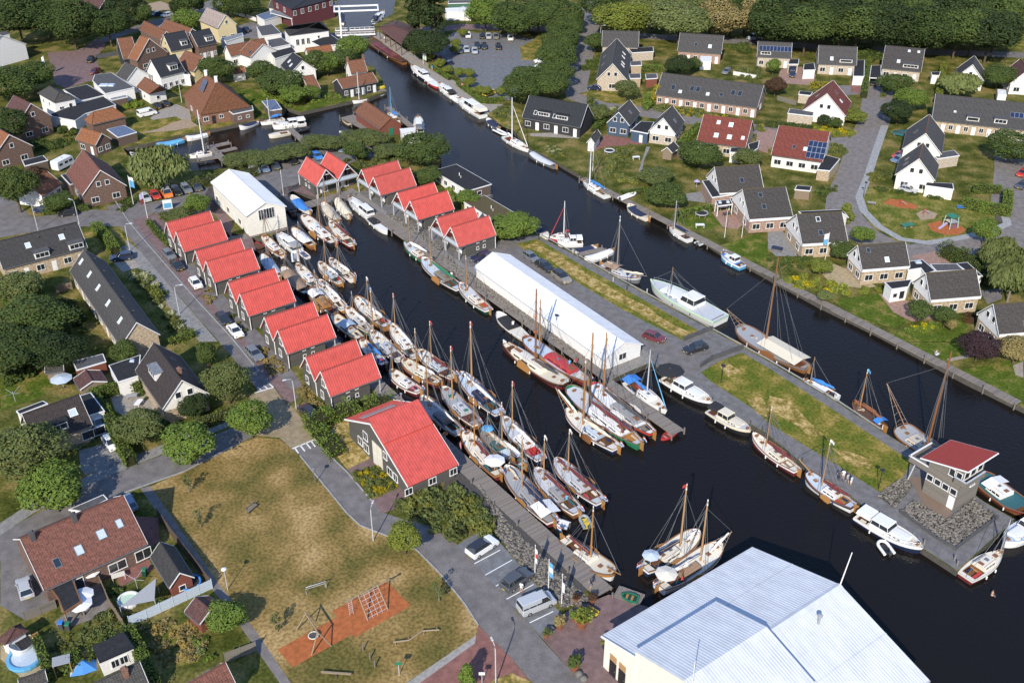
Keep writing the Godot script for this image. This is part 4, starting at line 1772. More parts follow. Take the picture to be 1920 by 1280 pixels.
# surface nets of a smooth union of tapered bones
func nets(B:Array,cell:float,k:float)->Array:
	var lo:Vector3=B[0][0]
	var hi:Vector3=B[0][0]
	for b in B:
		var r:=Vector3.ONE*(maxf(b[2],b[3])+cell*2)
		lo=lo.min(b[0]-r).min(b[1]-r);hi=hi.max(b[0]+r).max(b[1]+r)
	var n:=Vector3i((hi-lo)/cell)+Vector3i.ONE*2
	var val:=PackedFloat32Array()
	val.resize(n.x*n.y*n.z)
	val.fill(1.0)
	for b in B:
		var r:=Vector3.ONE*(maxf(b[2],b[3])+cell*2.5)
		var i0:=Vector3i((b[0].min(b[1])-r-lo)/cell).clamp(Vector3i.ZERO,n-Vector3i.ONE)
		var i1:=Vector3i((b[0].max(b[1])+r-lo)/cell).clamp(Vector3i.ZERO,n-Vector3i.ONE)
		for z in range(i0.z,i1.z+1):
			for y in range(i0.y,i1.y+1):
				for x in range(i0.x,i1.x+1):
					var at:=(z*n.y+y)*n.x+x
					var dd:=bone(lo+V3(x,y,z)*cell,b[0],b[1],b[2],b[3])
					val[at]=smin(val[at],dd,k if b[2]>.03 else .012)
	var vs:=PackedVector3Array()
	var ns:=PackedVector3Array()
	var at_cell:={}
	var st:=[1,n.x,n.x*n.y]
	for z in n.z-1:
		for y in n.y-1:
			for x in n.x-1:
				var i:=(z*n.y+y)*n.x+x
				var sum:=Vector3.ZERO
				var cnt:=0
				for e in [[0,1],[0,2],[0,4],[1,3],[1,5],[2,3],[2,6],[4,5],[4,6],[3,7],[5,7],[6,7]]:
					var a:int=e[0]
					var b:int=e[1]
					var va:=val[i+(a & 1)+(st[1] if a & 2 else 0)+(st[2] if a & 4 else 0)]
					var vb:=val[i+(b & 1)+(st[1] if b & 2 else 0)+(st[2] if b & 4 else 0)]
					if (va<0)!=(vb<0):
						var t:=va/(va-vb)
						sum+=V3(a & 1,(a >> 1) & 1,(a >> 2) & 1).lerp(V3(b & 1,(b >> 1) & 1,(b >> 2) & 1),t)
						cnt+=1
				if cnt:
					at_cell[i]=vs.size()
					vs.append(lo+(V3(x,y,z)+sum/cnt)*cell)
					ns.append(V3(val[i+1]-val[i],val[i+st[1]]-val[i],val[i+st[2]]-val[i]).normalized())
	var ix:=PackedInt32Array()
	for i in at_cell:
		for ax in 3:
			var u:int=st[(ax+1)%3]
			var w:int=st[(ax+2)%3]
			var inside:=val[i]<0
			if inside==(val[i+st[ax]]<0):
				continue
			if not (at_cell.has(i-u) and at_cell.has(i-w) and at_cell.has(i-u-w)):
				continue
			var q:=[at_cell[i],at_cell[i-u],at_cell[i-u-w],at_cell[i-w]]
			if inside:
				ix.append_array([q[0],q[2],q[1],q[0],q[3],q[2]])
			else:
				ix.append_array([q[0],q[1],q[2],q[0],q[2],q[3]])
	return [vs,ns,ix]

func person(d:Dictionary):
	if not mats.has("people"):
		var m:=StandardMaterial3D.new()
		m.vertex_color_use_as_albedo=true
		m.roughness=.8
		mats["people"]=m
	var o:=thing("person",d.l,"person",V3(d.x,d.get("y",.02),d.z),d.r)
	part(o,"body",figure_mesh(d.get("k","stand"),d.get("s","white"),d.get("t","navy"),d.get("hr","brown"),d.has("sl"),d.has("lg")),mats["people"])

# -- the red roofed cottages, two gables each
func cottage(d:Dictionary):
	var o:=thing("cottage",d.l,"cottage",V3(d.x,0,d.z),d.r,d.g)
	var L:=9.3
	var w:=5.3
	var he:=2.95
	var hr:=6.35
	var slope:=(hr-he)/(w/2)
	var x:=L/2 - .35
	var wall:Material=mats["w_grey"]
	var coral:=sheet_metal([1.0,.9,.95,1.04][rng.randi()%4])
	tiles("ridge_red",[.44,.075,.06],.9)
	var view:float=d.view
	var zc:=[-w/2,w/2]
	for gi in 2:
		var z:float=zc[gi]
		var m:=MB.new()
		var hz:=w/2-(.3 if gi==1 else .0)
		var lz:=w/2-(.3 if gi==0 else .0)
		var hw:=he+.15
		var xa:=-x
		var xb:=x
		if view>0:
			xb=x-1.7
		else:
			xa=-x+1.7
		if gi==1:
			clad(m,V3(xa,0,z+hz),V3(xb,0,z+hz),hw)
		else:
			clad(m,V3(xb,0,z-lz),V3(xa,0,z-lz),hw)
		for e in [-1,1]:
			var xx:=(xa if e<0 else xb)
			var a:=V3(xx,0,z+hz*e) if e>0 else V3(xx,0,z-lz)
			var b:=V3(xx,0,z-lz) if e>0 else V3(xx,0,z+hz)
			if e>0:
				a=V3(xx,0,z+hz)
			clad(m,a,b,hw)
			var up:=V3(0,hw,0)
			var top:=V3(xx,hr - .15,z)
			m.tri(a+up,b+up,top)
		part(o,"wall",m,wall)
		m=MB.new()
		for e in [1,-1]:
			var a:=V3(-L/2*e,he,z+w/2*e);var b:=V3(L/2*e,he,z+w/2*e);var c:=V3(L/2*e,hr,z);var f:=V3(-L/2*e,hr,z)
			slab(m,a,b,c,f,.1)
			ribs(m,a,b,c,f,.42,.14,.075)
		var roof:=part(o,"roof",m,coral)
		m=MB.new()
		for e in [1,-1]:
			m.quad(V3(-L/2*e,hr - .12,z+.15*e),V3(L/2*e,hr - .12,z+.15*e),V3(L/2*e,hr+.12,z),V3(-L/2*e,hr+.12,z))
		part(roof,"ridge_cap",m,mats["ridge_red"])
		for e in [-1,1]:
			m=MB.new()
			for s in [-1,1]:
				var a:=V3(L/2*e,he - .16,z+w/2*s);var t:=V3(L/2*e,hr - .16,z)
				var up:=V3(0,.26,0)
				var out:=V3(.06*e,0,0)
				m.quad(a+out,t+out,t+out+up,a+out+up);m.quad(a+up,a+out+up,t+out+up,t+up);m.quad(a,a+out,t+out,t);m.quad(t,t+up,a+up,a)
			part(o,"bargeboard",m,paint("white"))
		var st:=-view
		var xs:=(x if st>0 else -x)
		var face:=Basis(Vector3.UP,PI/2*st)
		window(o,Transform3D(face,V3(xs+.06*st,1.35,z - .9)),1.0,1.5,1)
		window(o,Transform3D(face,V3(xs+.06*st,4.0,z)),1.2,1.35,1)
		rod(o,"downpipe",paint("white"),[V3(xs+.16*st,.1,z+(w/2 - .08)),V3(xs+.16*st,he,z+(w/2 - .08)),V3(xs+.1*st,he+.1,z+(w/2 - .1))],.09,.09,6)
		var xv:=x*view
		var xi:=xv-1.72*view
		var inn:=Basis(Vector3.UP,PI/2*view)
		m=MB.new()
		m.box(V3(xv - .75*view,2.55,z),V3(1.9,.16,w - .3))
		var bal:=part(o,"balcony",m,boards("deck",[.27,.235,.205],.85))
		m=MB.new()
		m.box(V3(xv+.12*view,3.55,z),V3(.06,.07,w - .3))
		for i in 9:
			m.box(V3(xv+.12*view,3.1,z-w/2+.35+i*(w - .7)/8),V3(.04,.9,.04))
		part(bal,"railing",m,paint("steel"))
		block(bal,"screen",paint("sky",.2),V3(xv+.14*view,3.06,z),V3(.02,.75,w - .5))
		for s in [-1,1]:
			block(o,"post",paint("steel"),V3(xv+.1*view,he/2,z+s*(w/2 - .2)),V3(.16,he,.16))
		for yy in [1.1,3.6]:
			window(o,Transform3D(inn,V3(xi+.06*view,yy,z - .5)),.9,1.9,0)
			door(o,Transform3D(inn,V3(xi+.06*view,yy,z+.5)),.9,1.9,"white")
		m=MB.new()
		m.box(V3(xv - .1*view,4.95,z),V3(.12,.12,1.6));m.box(V3(xv - .1*view,5.5,z),V3(.1,1.2,.1))
		part(o,"gable_truss",m,paint("white"))
	for s in [-1,1]:
		for i in 2:
			for yy in [1.25,2.6]:
				window(o,Transform3D(Basis(Vector3.UP,.0 if s>0 else PI),V3(-.6+i*1.6-view*.8,yy,s*(w - .24))),.6,.75 if yy<2 else .5,0)
	for s in [-1,1]:
		var m:=MB.new()
		m.box(V3(0,he - .1,s*(w+.05)),V3(L,.13,.12))
		part(o,"gutter",m,paint("lead"))

func sheet_metal(fade:=1.0)->StandardMaterial3D:
	var id:="coral %.2f"%fade
	if not mats.has(id):
		var m:=StandardMaterial3D.new()
		m.albedo_color=lin(.62*fade,.105,.082)
		m.roughness=.5
		m.albedo_texture=noise_tex("sheet",.012,grey(.80),grey(1.0),512,6)
		m.uv1_triplanar=true;m.uv1_world_triplanar=true
		m.uv1_scale=Vector3.ONE*.12
		mats[id]=m
	return mats[id]

# lapped boarding: each board slightly proud of the one above
func clad(m:MB,a:Vector3,b:Vector3,h:float):
	var out:=(b-a).cross(Vector3.UP).normalized()
	var n:=int(h/.3)
	for i in n:
		var y0:=V3(0,h*i/n,0)
		var y1:=V3(0,h*(i+1)/n,0)
		var k:=rng.randf_range(.85,1.12)
		m.col=Color(k,k,k)
		m.quad(a+y0+out*.03,b+y0+out*.03,b+y1,a+y1)
		m.quad(a+y0,b+y0,b+y0+out*.03,a+y0+out*.03)
	m.col=Color.WHITE

# -- single large structures
func metal_roof(key:String,c:Array)->StandardMaterial3D:
	if not mats.has(key):
		var m:=StandardMaterial3D.new()
		m.albedo_color=lin(c[0],c[1],c[2])
		m.roughness=.45
		m.albedo_texture=noise_tex("streaks",.02,grey(.85),grey(1.0),512,5)
		m.uv1_triplanar=true
		m.uv1_scale=V3(.06,.5,.02)
		mats[key]=m
	return mats[key]

# big shed of the boatyard: low main roof of profiled sheet and a raised roof over its middle
func boatyard(d:Dictionary):
	var o:=thing("boatyard_hall","large white boatyard hall with ribbed metal roof at the water","hall",V3(d.x,0,d.z),d.r)
	var L:float=d.L
	var Z:float=d.Z
	var he:float=d.he
	var hr:float=d.hr
	var white:=metal_roof("yard_roof",[.66,.69,.72])
	var m:=MB.new()
	var x:=L/2 - .3
	var z:=Z - .3
	var hw:=he+.1
	m.quad(V3(-x,-1,z),V3(x,-1,z),V3(x,hw,z),V3(-x,hw,z));m.quad(V3(x,-1,-z),V3(-x,-1,-z),V3(-x,hw,-z),V3(x,hw,-z))
	for e in [1,-1]:
		m.quad(V3(x*e,-1,z*e),V3(x*e,-1,-z*e),V3(x*e,hw,-z*e),V3(x*e,hw,z*e));m.tri(V3(x*e,hw,z*e),V3(x*e,hw,-z*e),V3(x*e,hr - .1,0))
	part(o,"wall",m,mats["w_cream"])
	for e in [1,-1]:
		m=MB.new()
		var a:=V3(-L/2*e,he,Z*e);var b:=V3(L/2*e,he,Z*e);var c:=V3(L/2*e,hr,0);var f:=V3(-L/2*e,hr,0)
		slab(m,a,b,c,f,.12)
		ribs(m,a,b,c,f,.38,.12,.035)
		part(o,"roof_slope",m,white)
		m=MB.new()
		var j0:=a.lerp(f,.47);var j1:=b.lerp(c,.47)
		var nn:=(c-a).cross(f-b).normalized()
		slab(m,j0+nn*.065,j1+nn*.065,b.lerp(c,.478)+nn*.065,a.lerp(f,.478)+nn*.065,.012)
		part(o,"sheet_joint",m,white)
		block(o,"gutter",paint("steel"),V3(0,he - .12,e*(Z+.08)),V3(L,.2,.16))
		m=MB.new()
		m.quad(V3(-L/2*e,hr - .1,.45*e),V3(L/2*e,hr - .1,.45*e),V3(L/2*e,hr+.1,0),V3(-L/2*e,hr+.1,0))
		part(o,"ridge_cap",m,white)
	var rl:float=d.rl
	var rz:float=Z*.57
	var up:=1.15
	var slope:=(hr-he)/Z
	var re:=hr+up-rz*slope
	var x0:=-L/2 - .15
	var x1:=-L/2+rl
	m=MB.new()
	for e in [1,-1]:
		m.quad(V3(x0 if e>0 else x1,0,rz*e - .2*e),V3(x1 if e>0 else x0,0,rz*e - .2*e),V3(x1 if e>0 else x0,re,rz*e - .2*e),V3(x0 if e>0 else x1,re,rz*e - .2*e))
	m.quad(V3(x1 - .2,hr-2,rz - .2),V3(x1 - .2,hr-2,-rz+.2),V3(x1 - .2,re,-rz+.2),V3(x1 - .2,re,rz - .2));m.tri(V3(x1 - .2,re,rz - .2),V3(x1 - .2,re,-rz+.2),V3(x1 - .2,hr+up - .1,0))
	m.quad(V3(x0+.12,0,-rz+.2),V3(x0+.12,0,rz - .2),V3(x0+.12,re,rz - .2),V3(x0+.12,re,-rz+.2));m.tri(V3(x0+.12,re,-rz+.2),V3(x0+.12,re,rz - .2),V3(x0+.12,hr+up - .1,0))
	part(o,"upper_wall",m,mats["w_cream"])
	for e in [1,-1]:
		m=MB.new()
		var a:=V3(x0 if e>0 else x1,re,rz*e);var b:=V3(x1 if e>0 else x0,re,rz*e);var c:=V3(x1 if e>0 else x0,hr+up,0);var f:=V3(x0 if e>0 else x1,hr+up,0)
		slab(m,a,b,c,f,.12)
		ribs(m,a,b,c,f,.38,.12,.035)
		part(o,"raised_roof",m,white)
	m=MB.new()
	for s in [-1,1]:
		var a:=V3(-L/2 - .03,he - .16,Z*s);var t:=V3(-L/2 - .03,he - .16+(Z-rz)*slope,rz*s)
		m.quad(a,t,t+V3(0,.4,0),a+V3(0,.4,0))
	part(o,"bargeboard",m,paint("white"))
	var inn:=Basis(Vector3.UP,-PI/2)
	for zz in [-Z+2.0,-Z+3.6,-Z+7.4,-Z+9.0]:
		var t:=Transform3D(inn,V3(-x - .24 if zz>-rz else -x - .06,1.2,zz))
		door(o,t,1.15,2.3,"black")
		m=MB.new()
		m.box(Vector3.ZERO,V3(1.1,.9,.1))
		var p:=part(o,"transom_panel",m,paint("pale",.7))
		p.transform=Transform3D(inn,t.origin+V3(0,1.75,0))
	m=MB.new()
	m.tube([V3(x1+6.5,hr - .6,2.2),V3(x1+6.5,hr+.5,2.2)],.14,.14,7);m.lathe([Vector2(.14,0),Vector2(.3,.12),Vector2(.3,.4),Vector2(0,.5)],8,V3(x1+6.5,hr+.4,2.2))
	part(o,"roof_ventilator",m,paint("grey"))
	rod(o,"pole",paint("white"),[V3(L/2 - .2,hr - .5,0),V3(L/2+.9,hr+4.6,0)],.09,.06,6)
	rod(o,"flagstaff",paint("white"),[V3(x0 - .3,0,1.5),V3(x0 - .3,hr+up+4.5,1.5)],.07,.05,6)

# clubhouse: a long gable with a wide front slope and a raised strip along the ridge
func clubhouse(d:Dictionary):
	var o:=thing("clubhouse","red roofed harbour clubhouse with white barn doors and solar panel","clubhouse",V3(d.x,0,d.z),d.r)
	var L:float=d.L
	var zf:float=d.zf
	var zb:float=d.zb
	var hf:float=d.hf
	var hb:float=d.hb
	var hr:float=d.hr
	var coral:=sheet_metal()
	var m:=MB.new()
	var x:=L/2 - .45
	var wf:=zf - .5
	var wb:=zb+.5
	var yf:=lerpf(hf,hr,.5/zf) - .15
	var yb:=lerpf(hb,hr,.5/-zb) - .15
	clad(m,V3(-x,0,wf),V3(x,0,wf),yf);clad(m,V3(x,0,wb),V3(-x,0,wb),yb)
	for e in [-1,1]:
		var lo:=minf(yf,yb)
		var a:=V3(x*e,0,wf if e>0 else wb);var b:=V3(x*e,0,wb if e>0 else wf)
		clad(m,a,b,lo)
		m.tri(V3(x*e,lo,wf) if e>0 else V3(x*e,lo,wb),V3(x*e,lo,wb) if e>0 else V3(x*e,lo,wf),V3(x*e,hr - .2,0))
		if yb>lo:
			m.tri(V3(x*e,yb,wb),V3(x*e,lo,wb),V3(x*e,hr - .2,0))
	part(o,"wall",m,mats["w_grey"])
	m=MB.new()
	var a:=V3(-L/2,hf,zf);var b:=V3(L/2,hf,zf);var c:=V3(L/2,hr,0);var f:=V3(-L/2,hr,0)
	slab(m,a,b,c,f,.14)
	ribs(m,a,b,c,f,.42,.14,.075)
	part(o,"front_roof",m,coral)
	m=MB.new()
	a=V3(L/2,hb,zb);b=V3(-L/2,hb,zb)
	slab(m,a,b,f,c,.14)
	ribs(m,a,b,f,c,.42,.14,.075)
	part(o,"back_roof",m,coral)
	m=MB.new()
	var zs:=zf*.36
	var ys:=lerpf(hr,hf,.36)
	var up:=.7
	a=V3(-L/2+.1,ys+up*.55,zs);b=V3(L/2 - .1,ys+up*.55,zs);c=V3(L/2 - .1,hr+up,-.35);f=V3(-L/2+.1,hr+up,-.35)
	slab(m,a,b,c,f,.14)
	ribs(m,a,b,c,f,.42,.14,.075)
	part(o,"raised_roof",m,coral)
	m=MB.new()
	m.quad(V3(-L/2+.3,ys - .1,zs - .1),V3(L/2 - .3,ys - .1,zs - .1),V3(L/2 - .3,ys+up*.5,zs - .1),V3(-L/2+.3,ys+up*.5,zs - .1))
	m.quad(V3(L/2 - .3,hr - .5,-.3),V3(-L/2+.3,hr - .5,-.3),V3(-L/2+.3,hr+up - .1,-.3),V3(L/2 - .3,hr+up - .1,-.3))
	for e in [-1,1]:
		var xx:float=(L/2 - .3)*e
		var q:=[V3(xx,ys - .1,zs - .1),V3(xx,hr - .4,-.3),V3(xx,hr+up - .1,-.3),V3(xx,ys+up*.5,zs - .1)]
		if e>0:
			m.quad(q[0],q[1],q[2],q[3])
		else:
			m.quad(q[3],q[2],q[1],q[0])
	part(o,"clerestory",m,coral)
	for e in [-1,1]:
		m=MB.new()
		for s in [[zf,hf],[zb,hb]]:
			var p:=V3(L/2*e,s[1] - .18,s[0]);var t:=V3(L/2*e,hr - .18,0)
			var out:=V3(.06*e,0,0)
			var uu:=V3(0,.3,0)
			m.quad(p+out,t+out,t+out+uu,p+out+uu);m.quad(p+uu,p+out+uu,t+out+uu,t+uu);m.quad(p,p+out,t+out,t)
		part(o,"bargeboard",m,paint("white"))
	var inn:=Basis(Vector3.UP,-PI/2)
	for zz in [.15,1.55]:
		m=MB.new()
		m.box(Vector3.ZERO,V3(1.3,4.1,.1));m.box(V3(0,0,.07),V3(1.1,.14,.05));m.box(V3(0,1.2,.07),V3(.7,.9,.05))
		var p:=part(o,"barn_door",m,paint("ivory"))
		p.transform=Transform3D(inn,V3(-x - .1,2.1,zz))
	for q in [[-2.6,3.6,1.3,1.5],[-2.6,1.4,1.5,1.5],[-4.4,1.6,1.4,1.4],[4.3,1.3,1.5,1.4],[5.9,1.3,1.2,1.4],[3.2,3.6,1.1,1.3]]:
		if q[0]>wb+.5 and q[0]<wf - .4:
			window(o,Transform3D(inn,V3(-x - .1,q[1],q[0])),q[2],q[3],1)
	for xx in [-4.0,.0,3.6]:
		window(o,Transform3D(Basis.IDENTITY,V3(xx,1.3,wf+.1)),1.3,1.2,1)
	m=MB.new()
	var nn:=V3(0,-zb,-(hr-hb)).normalized()
	var mid:=V3(-.5,lerpf(hb,hr,.45),zb*.55)+nn*.16
	var tt:=Transform3D(Basis(Vector3.RIGHT,nn.cross(Vector3.RIGHT).normalized()*-1,nn),mid)
	m.box(Vector3.ZERO,V3(5.6,1.5,.08),tt)
	part(o,"solar_collector",m,paint("grey",.2))
	m=MB.new()
	m.tube([V3(3.0,hr-1.2,zb*.4),V3(3.0,hr+.3,zb*.4)],.13,.13,7);m.lathe([Vector2(.2,0),Vector2(.2,.12),Vector2(0,.2)],8,V3(3.0,hr+.35,zb*.4))
	part(o,"flue",m,CHROME)

# harbour master's tower
func tower(d:Dictionary):
	var o:=thing("watch_tower","grey boarded harbour tower with tilted red roof on the pier","tower",V3(d.x,0,d.z),d.r)
	var m:=MB.new()
	var w:=2.6
	var h:=5.6
	clad(m,V3(-w,.0,w),V3(w,.0,w),h);clad(m,V3(w,0,w),V3(w,0,-w),h);clad(m,V3(w,0,-w),V3(-w,0,-w),h);clad(m,V3(-w,0,-w),V3(-w,0,w),h)
	for s in [1,-1]:
		m.quad(V3(-w*s,h,w*s),V3(w*s,h,w*s),V3(w*s,6.9+.75*s,w*s),V3(-w*s,6.9 - .75*s,w*s))
	m.quad(V3(w,h,w),V3(w,h,-w),V3(w,7.65,-w),V3(w,7.65,w));m.quad(V3(-w,h,-w),V3(-w,h,w),V3(-w,6.15,w),V3(-w,6.15,-w))
	part(o,"wall",m,mats["w_ash"])
	m=MB.new()
	var R:=3.55
	var a:=V3(-R,6.0,R);var b:=V3(R,8.1,R);var c:=V3(R,8.1,-R);var e:=V3(-R,6.0,-R)
	slab(m,a,b,c,e,.2)
	ribs(m,e,a,b,c,.32,.1,.05)
	var roof:=part(o,"roof",m,tiles("tower_red",[.52,.075,.065],.9))
	m=MB.new()
	for q in [[a,b],[b,c],[c,e],[e,a]]:
		var p0:Vector3=q[0]
		var p1:Vector3=q[1]
		m.tube([p0-V3(0,.12,0),p1-V3(0,.12,0)],.13,.13,4)
	part(roof,"fascia",m,paint("white"))
	m=MB.new()
	m.box(V3(w+.1,5.0,w-1.6),V3(1.8,.15,4.4));m.box(V3(w+1.0,5.45,w-1.6),V3(.1,.9,4.4));m.box(V3(w+.1,5.45,w+.65),V3(1.8,.9,.1))
	var bal:=part(o,"lookout_balcony",m,mats["w_ash"])
	m=MB.new()
	m.box(V3(w+1.0,5.94,w-1.6),V3(.22,.08,4.5));m.box(V3(w+.1,5.94,w+.65),V3(1.9,.08,.22))
	part(bal,"rail",m,paint("sky"))
	m=MB.new()
	m.box(V3(-w-1.6,3.6,0),V3(3.2,.18,2*w));m.box(V3(-w-1.6,4.05,w - .05),V3(3.2,.8,.1));m.box(V3(-w-3.15,4.05,0),V3(.1,.8,2*w))
	bal=part(o,"deck_balcony",m,mats["w_ash"])
	m=MB.new()
	m.box(V3(-w-1.6,4.5,w - .05),V3(3.3,.1,.24));m.box(V3(-w-3.15,4.5,0),V3(.24,.1,2*w+.1))
	part(bal,"rail",m,paint("white"))
	rod(o,"strut",paint("steel"),[V3(-w-2.8,0,w - .4),V3(-w-2.2,3.6,w - .4)],.12,.12,6)
	for i in 4:
		window(o,Transform3D(Basis.IDENTITY,V3(-w+.65+i*1.28,3.0,w+.07)),1.05,1.05,0)
	for q in [[1.0,5.9],[2.1,5.9]]:
		window(o,Transform3D(Basis.IDENTITY,V3(q[0],q[1],w+.07)),.95,1.3,0)
	for zz in [-1.4,.2,1.7]:
		window(o,Transform3D(Basis(Vector3.UP,PI/2),V3(w+.07,6.0,zz)),1.3,1.3,0)
	window(o,Transform3D(Basis(Vector3.UP,PI/2),V3(w+.07,3.2,-.6)),1.1,.35,0)
	door(o,Transform3D(Basis.IDENTITY,V3(1.9,1.1,w+.07)),1.0,2.1,"white")

# Dutch lifting bridge over the canal
func drawbridge(d:Dictionary):
	var o:=thing("drawbridge","white Dutch lift bridge with overhead balance beams across the canal","bridge",V3(d.x,0,d.z),d.r)
	var s:float=d.s
	var m:=MB.new()
	m.box(V3(0,.55,0),V3(2*s+4,.35,5.4))
	part(o,"deck",m,boards("deck",[.27,.235,.205],.85))
	for k in [-1,1]:
		m=MB.new()
		m.box(V3(0,.75,k*2.75),V3(2*s+4,.5,.18));m.box(V3(0,1.6,k*2.75),V3(2*s+4,.09,.1))
		for i in 9:
			m.box(V3(-s-1.8+i*(2*s+3.6)/8,1.2,k*2.75),V3(.09,.9,.09))
		part(o,"railing",m,paint("white"))
		block(o,"portal_post",paint("white"),V3(-s,4.2,k*3.0),V3(.45,8.4,.45))
		block(o,"balance_beam",paint("white"),V3(s*.2,8.55,k*3.0),V3(s*3.2,.45,.35))
		m=MB.new()
		wire(m,V3(s*1.7,8.4,k*3.0),V3(s*1.3,1.0,k*2.75),.06)
		part(o,"hanger",m,paint("dark"))
	block(o,"portal_beam",paint("white"),V3(-s,8.55,0),V3(.45,.5,6.4))
	for xx in [-1.35,1.75]:
		m=MB.new()
		m.box(V3(s*xx,8.55,0),V3(.45,.4,6.0))
		part(o,"counterweight" if xx<0 else "end_beam",m,paint("white"))

# -- play things and garden things
func swing(d:Dictionary):
	var o:=thing("basket_swing",d.l,"swing",V3(d.x,0,d.z),d.r)
	for e in [-1,1]:
		for k in [-1,1]:
			var m:=MB.new()
			m.tube([V3(e*2.0+e*.35,0,k*1.3),V3(e*1.75,2.7,0)],.09,.08,7)
			part(o,"leg",m,boards("playwood",[.34,.26,.16]))
	var m:=MB.new()
	m.tube([V3(-2.0,2.68,0),V3(2.0,2.68,0)],.1,.1,8)
	part(o,"beam",m,boards("playwood",[.34,.26,.16]))
	m=MB.new()
	var pts:=[]
	for i in 17:
		pts.append(V3(cos(TAU*i/16)*.6,.5,sin(TAU*i/16)*.6))
	m.tube(pts,.07,.07,6)
	var ring:=part(o,"basket",m,paint("ivory"))
	m=MB.new()
	m.lathe([Vector2(.0,.42),Vector2(.58,.49)],14)
	part(ring,"net",m,paint("dark",.9))
	m=MB.new()
	for e in [-1,1]:
		for k in [-1,1]:
			wire(m,V3(e*.45,.5,k*.4),V3(e*.6,2.62,0),.02)
	part(o,"rope",m,paint("dark",.9))

func climber(d:Dictionary):
	var o:=thing("rope_climber",d.l,"climbing frame",V3(d.x,0,d.z),d.r)
	var m:=MB.new()
	m.tube([V3(-3.2,2.6,0),V3(3.2,2.6,0)],.1,.1,8)
	part(o,"beam",m,boards("playwood",[.34,.26,.16]))
	for e in [-1.4,1.4]:
		for k in [-1,1]:
			rod(o,"leg",boards("playwood",[.34,.26,.16]),[V3(e,2.75,0),V3(e*1.05,0,k*2.1)],.09,.09,7)
	m=MB.new()
	for i in 6:
		var t:=(i+.5)/6.0
		wire(m,V3(-1.4,2.6*(1-t),2.1*t),V3(1.4,2.6*(1-t),2.1*t),.03)
	for i in 3:
		wire(m,V3(-.7+i*.7,2.6,0),V3(-.7+i*.7,0,2.1),.025)
	part(o,"rope_net",m,paint("steel",.9))
	m=MB.new()
	for e in [-2.9,-2.4]:
		wire(m,V3(e,2.6,0),V3(e,.2,.2),.025)
	for i in 6:
		wire(m,V3(-2.9,.5+i*.35,.1),V3(-2.4,.5+i*.35,.1),.03)
	part(o,"rope_ladder",m,paint("steel",.9))

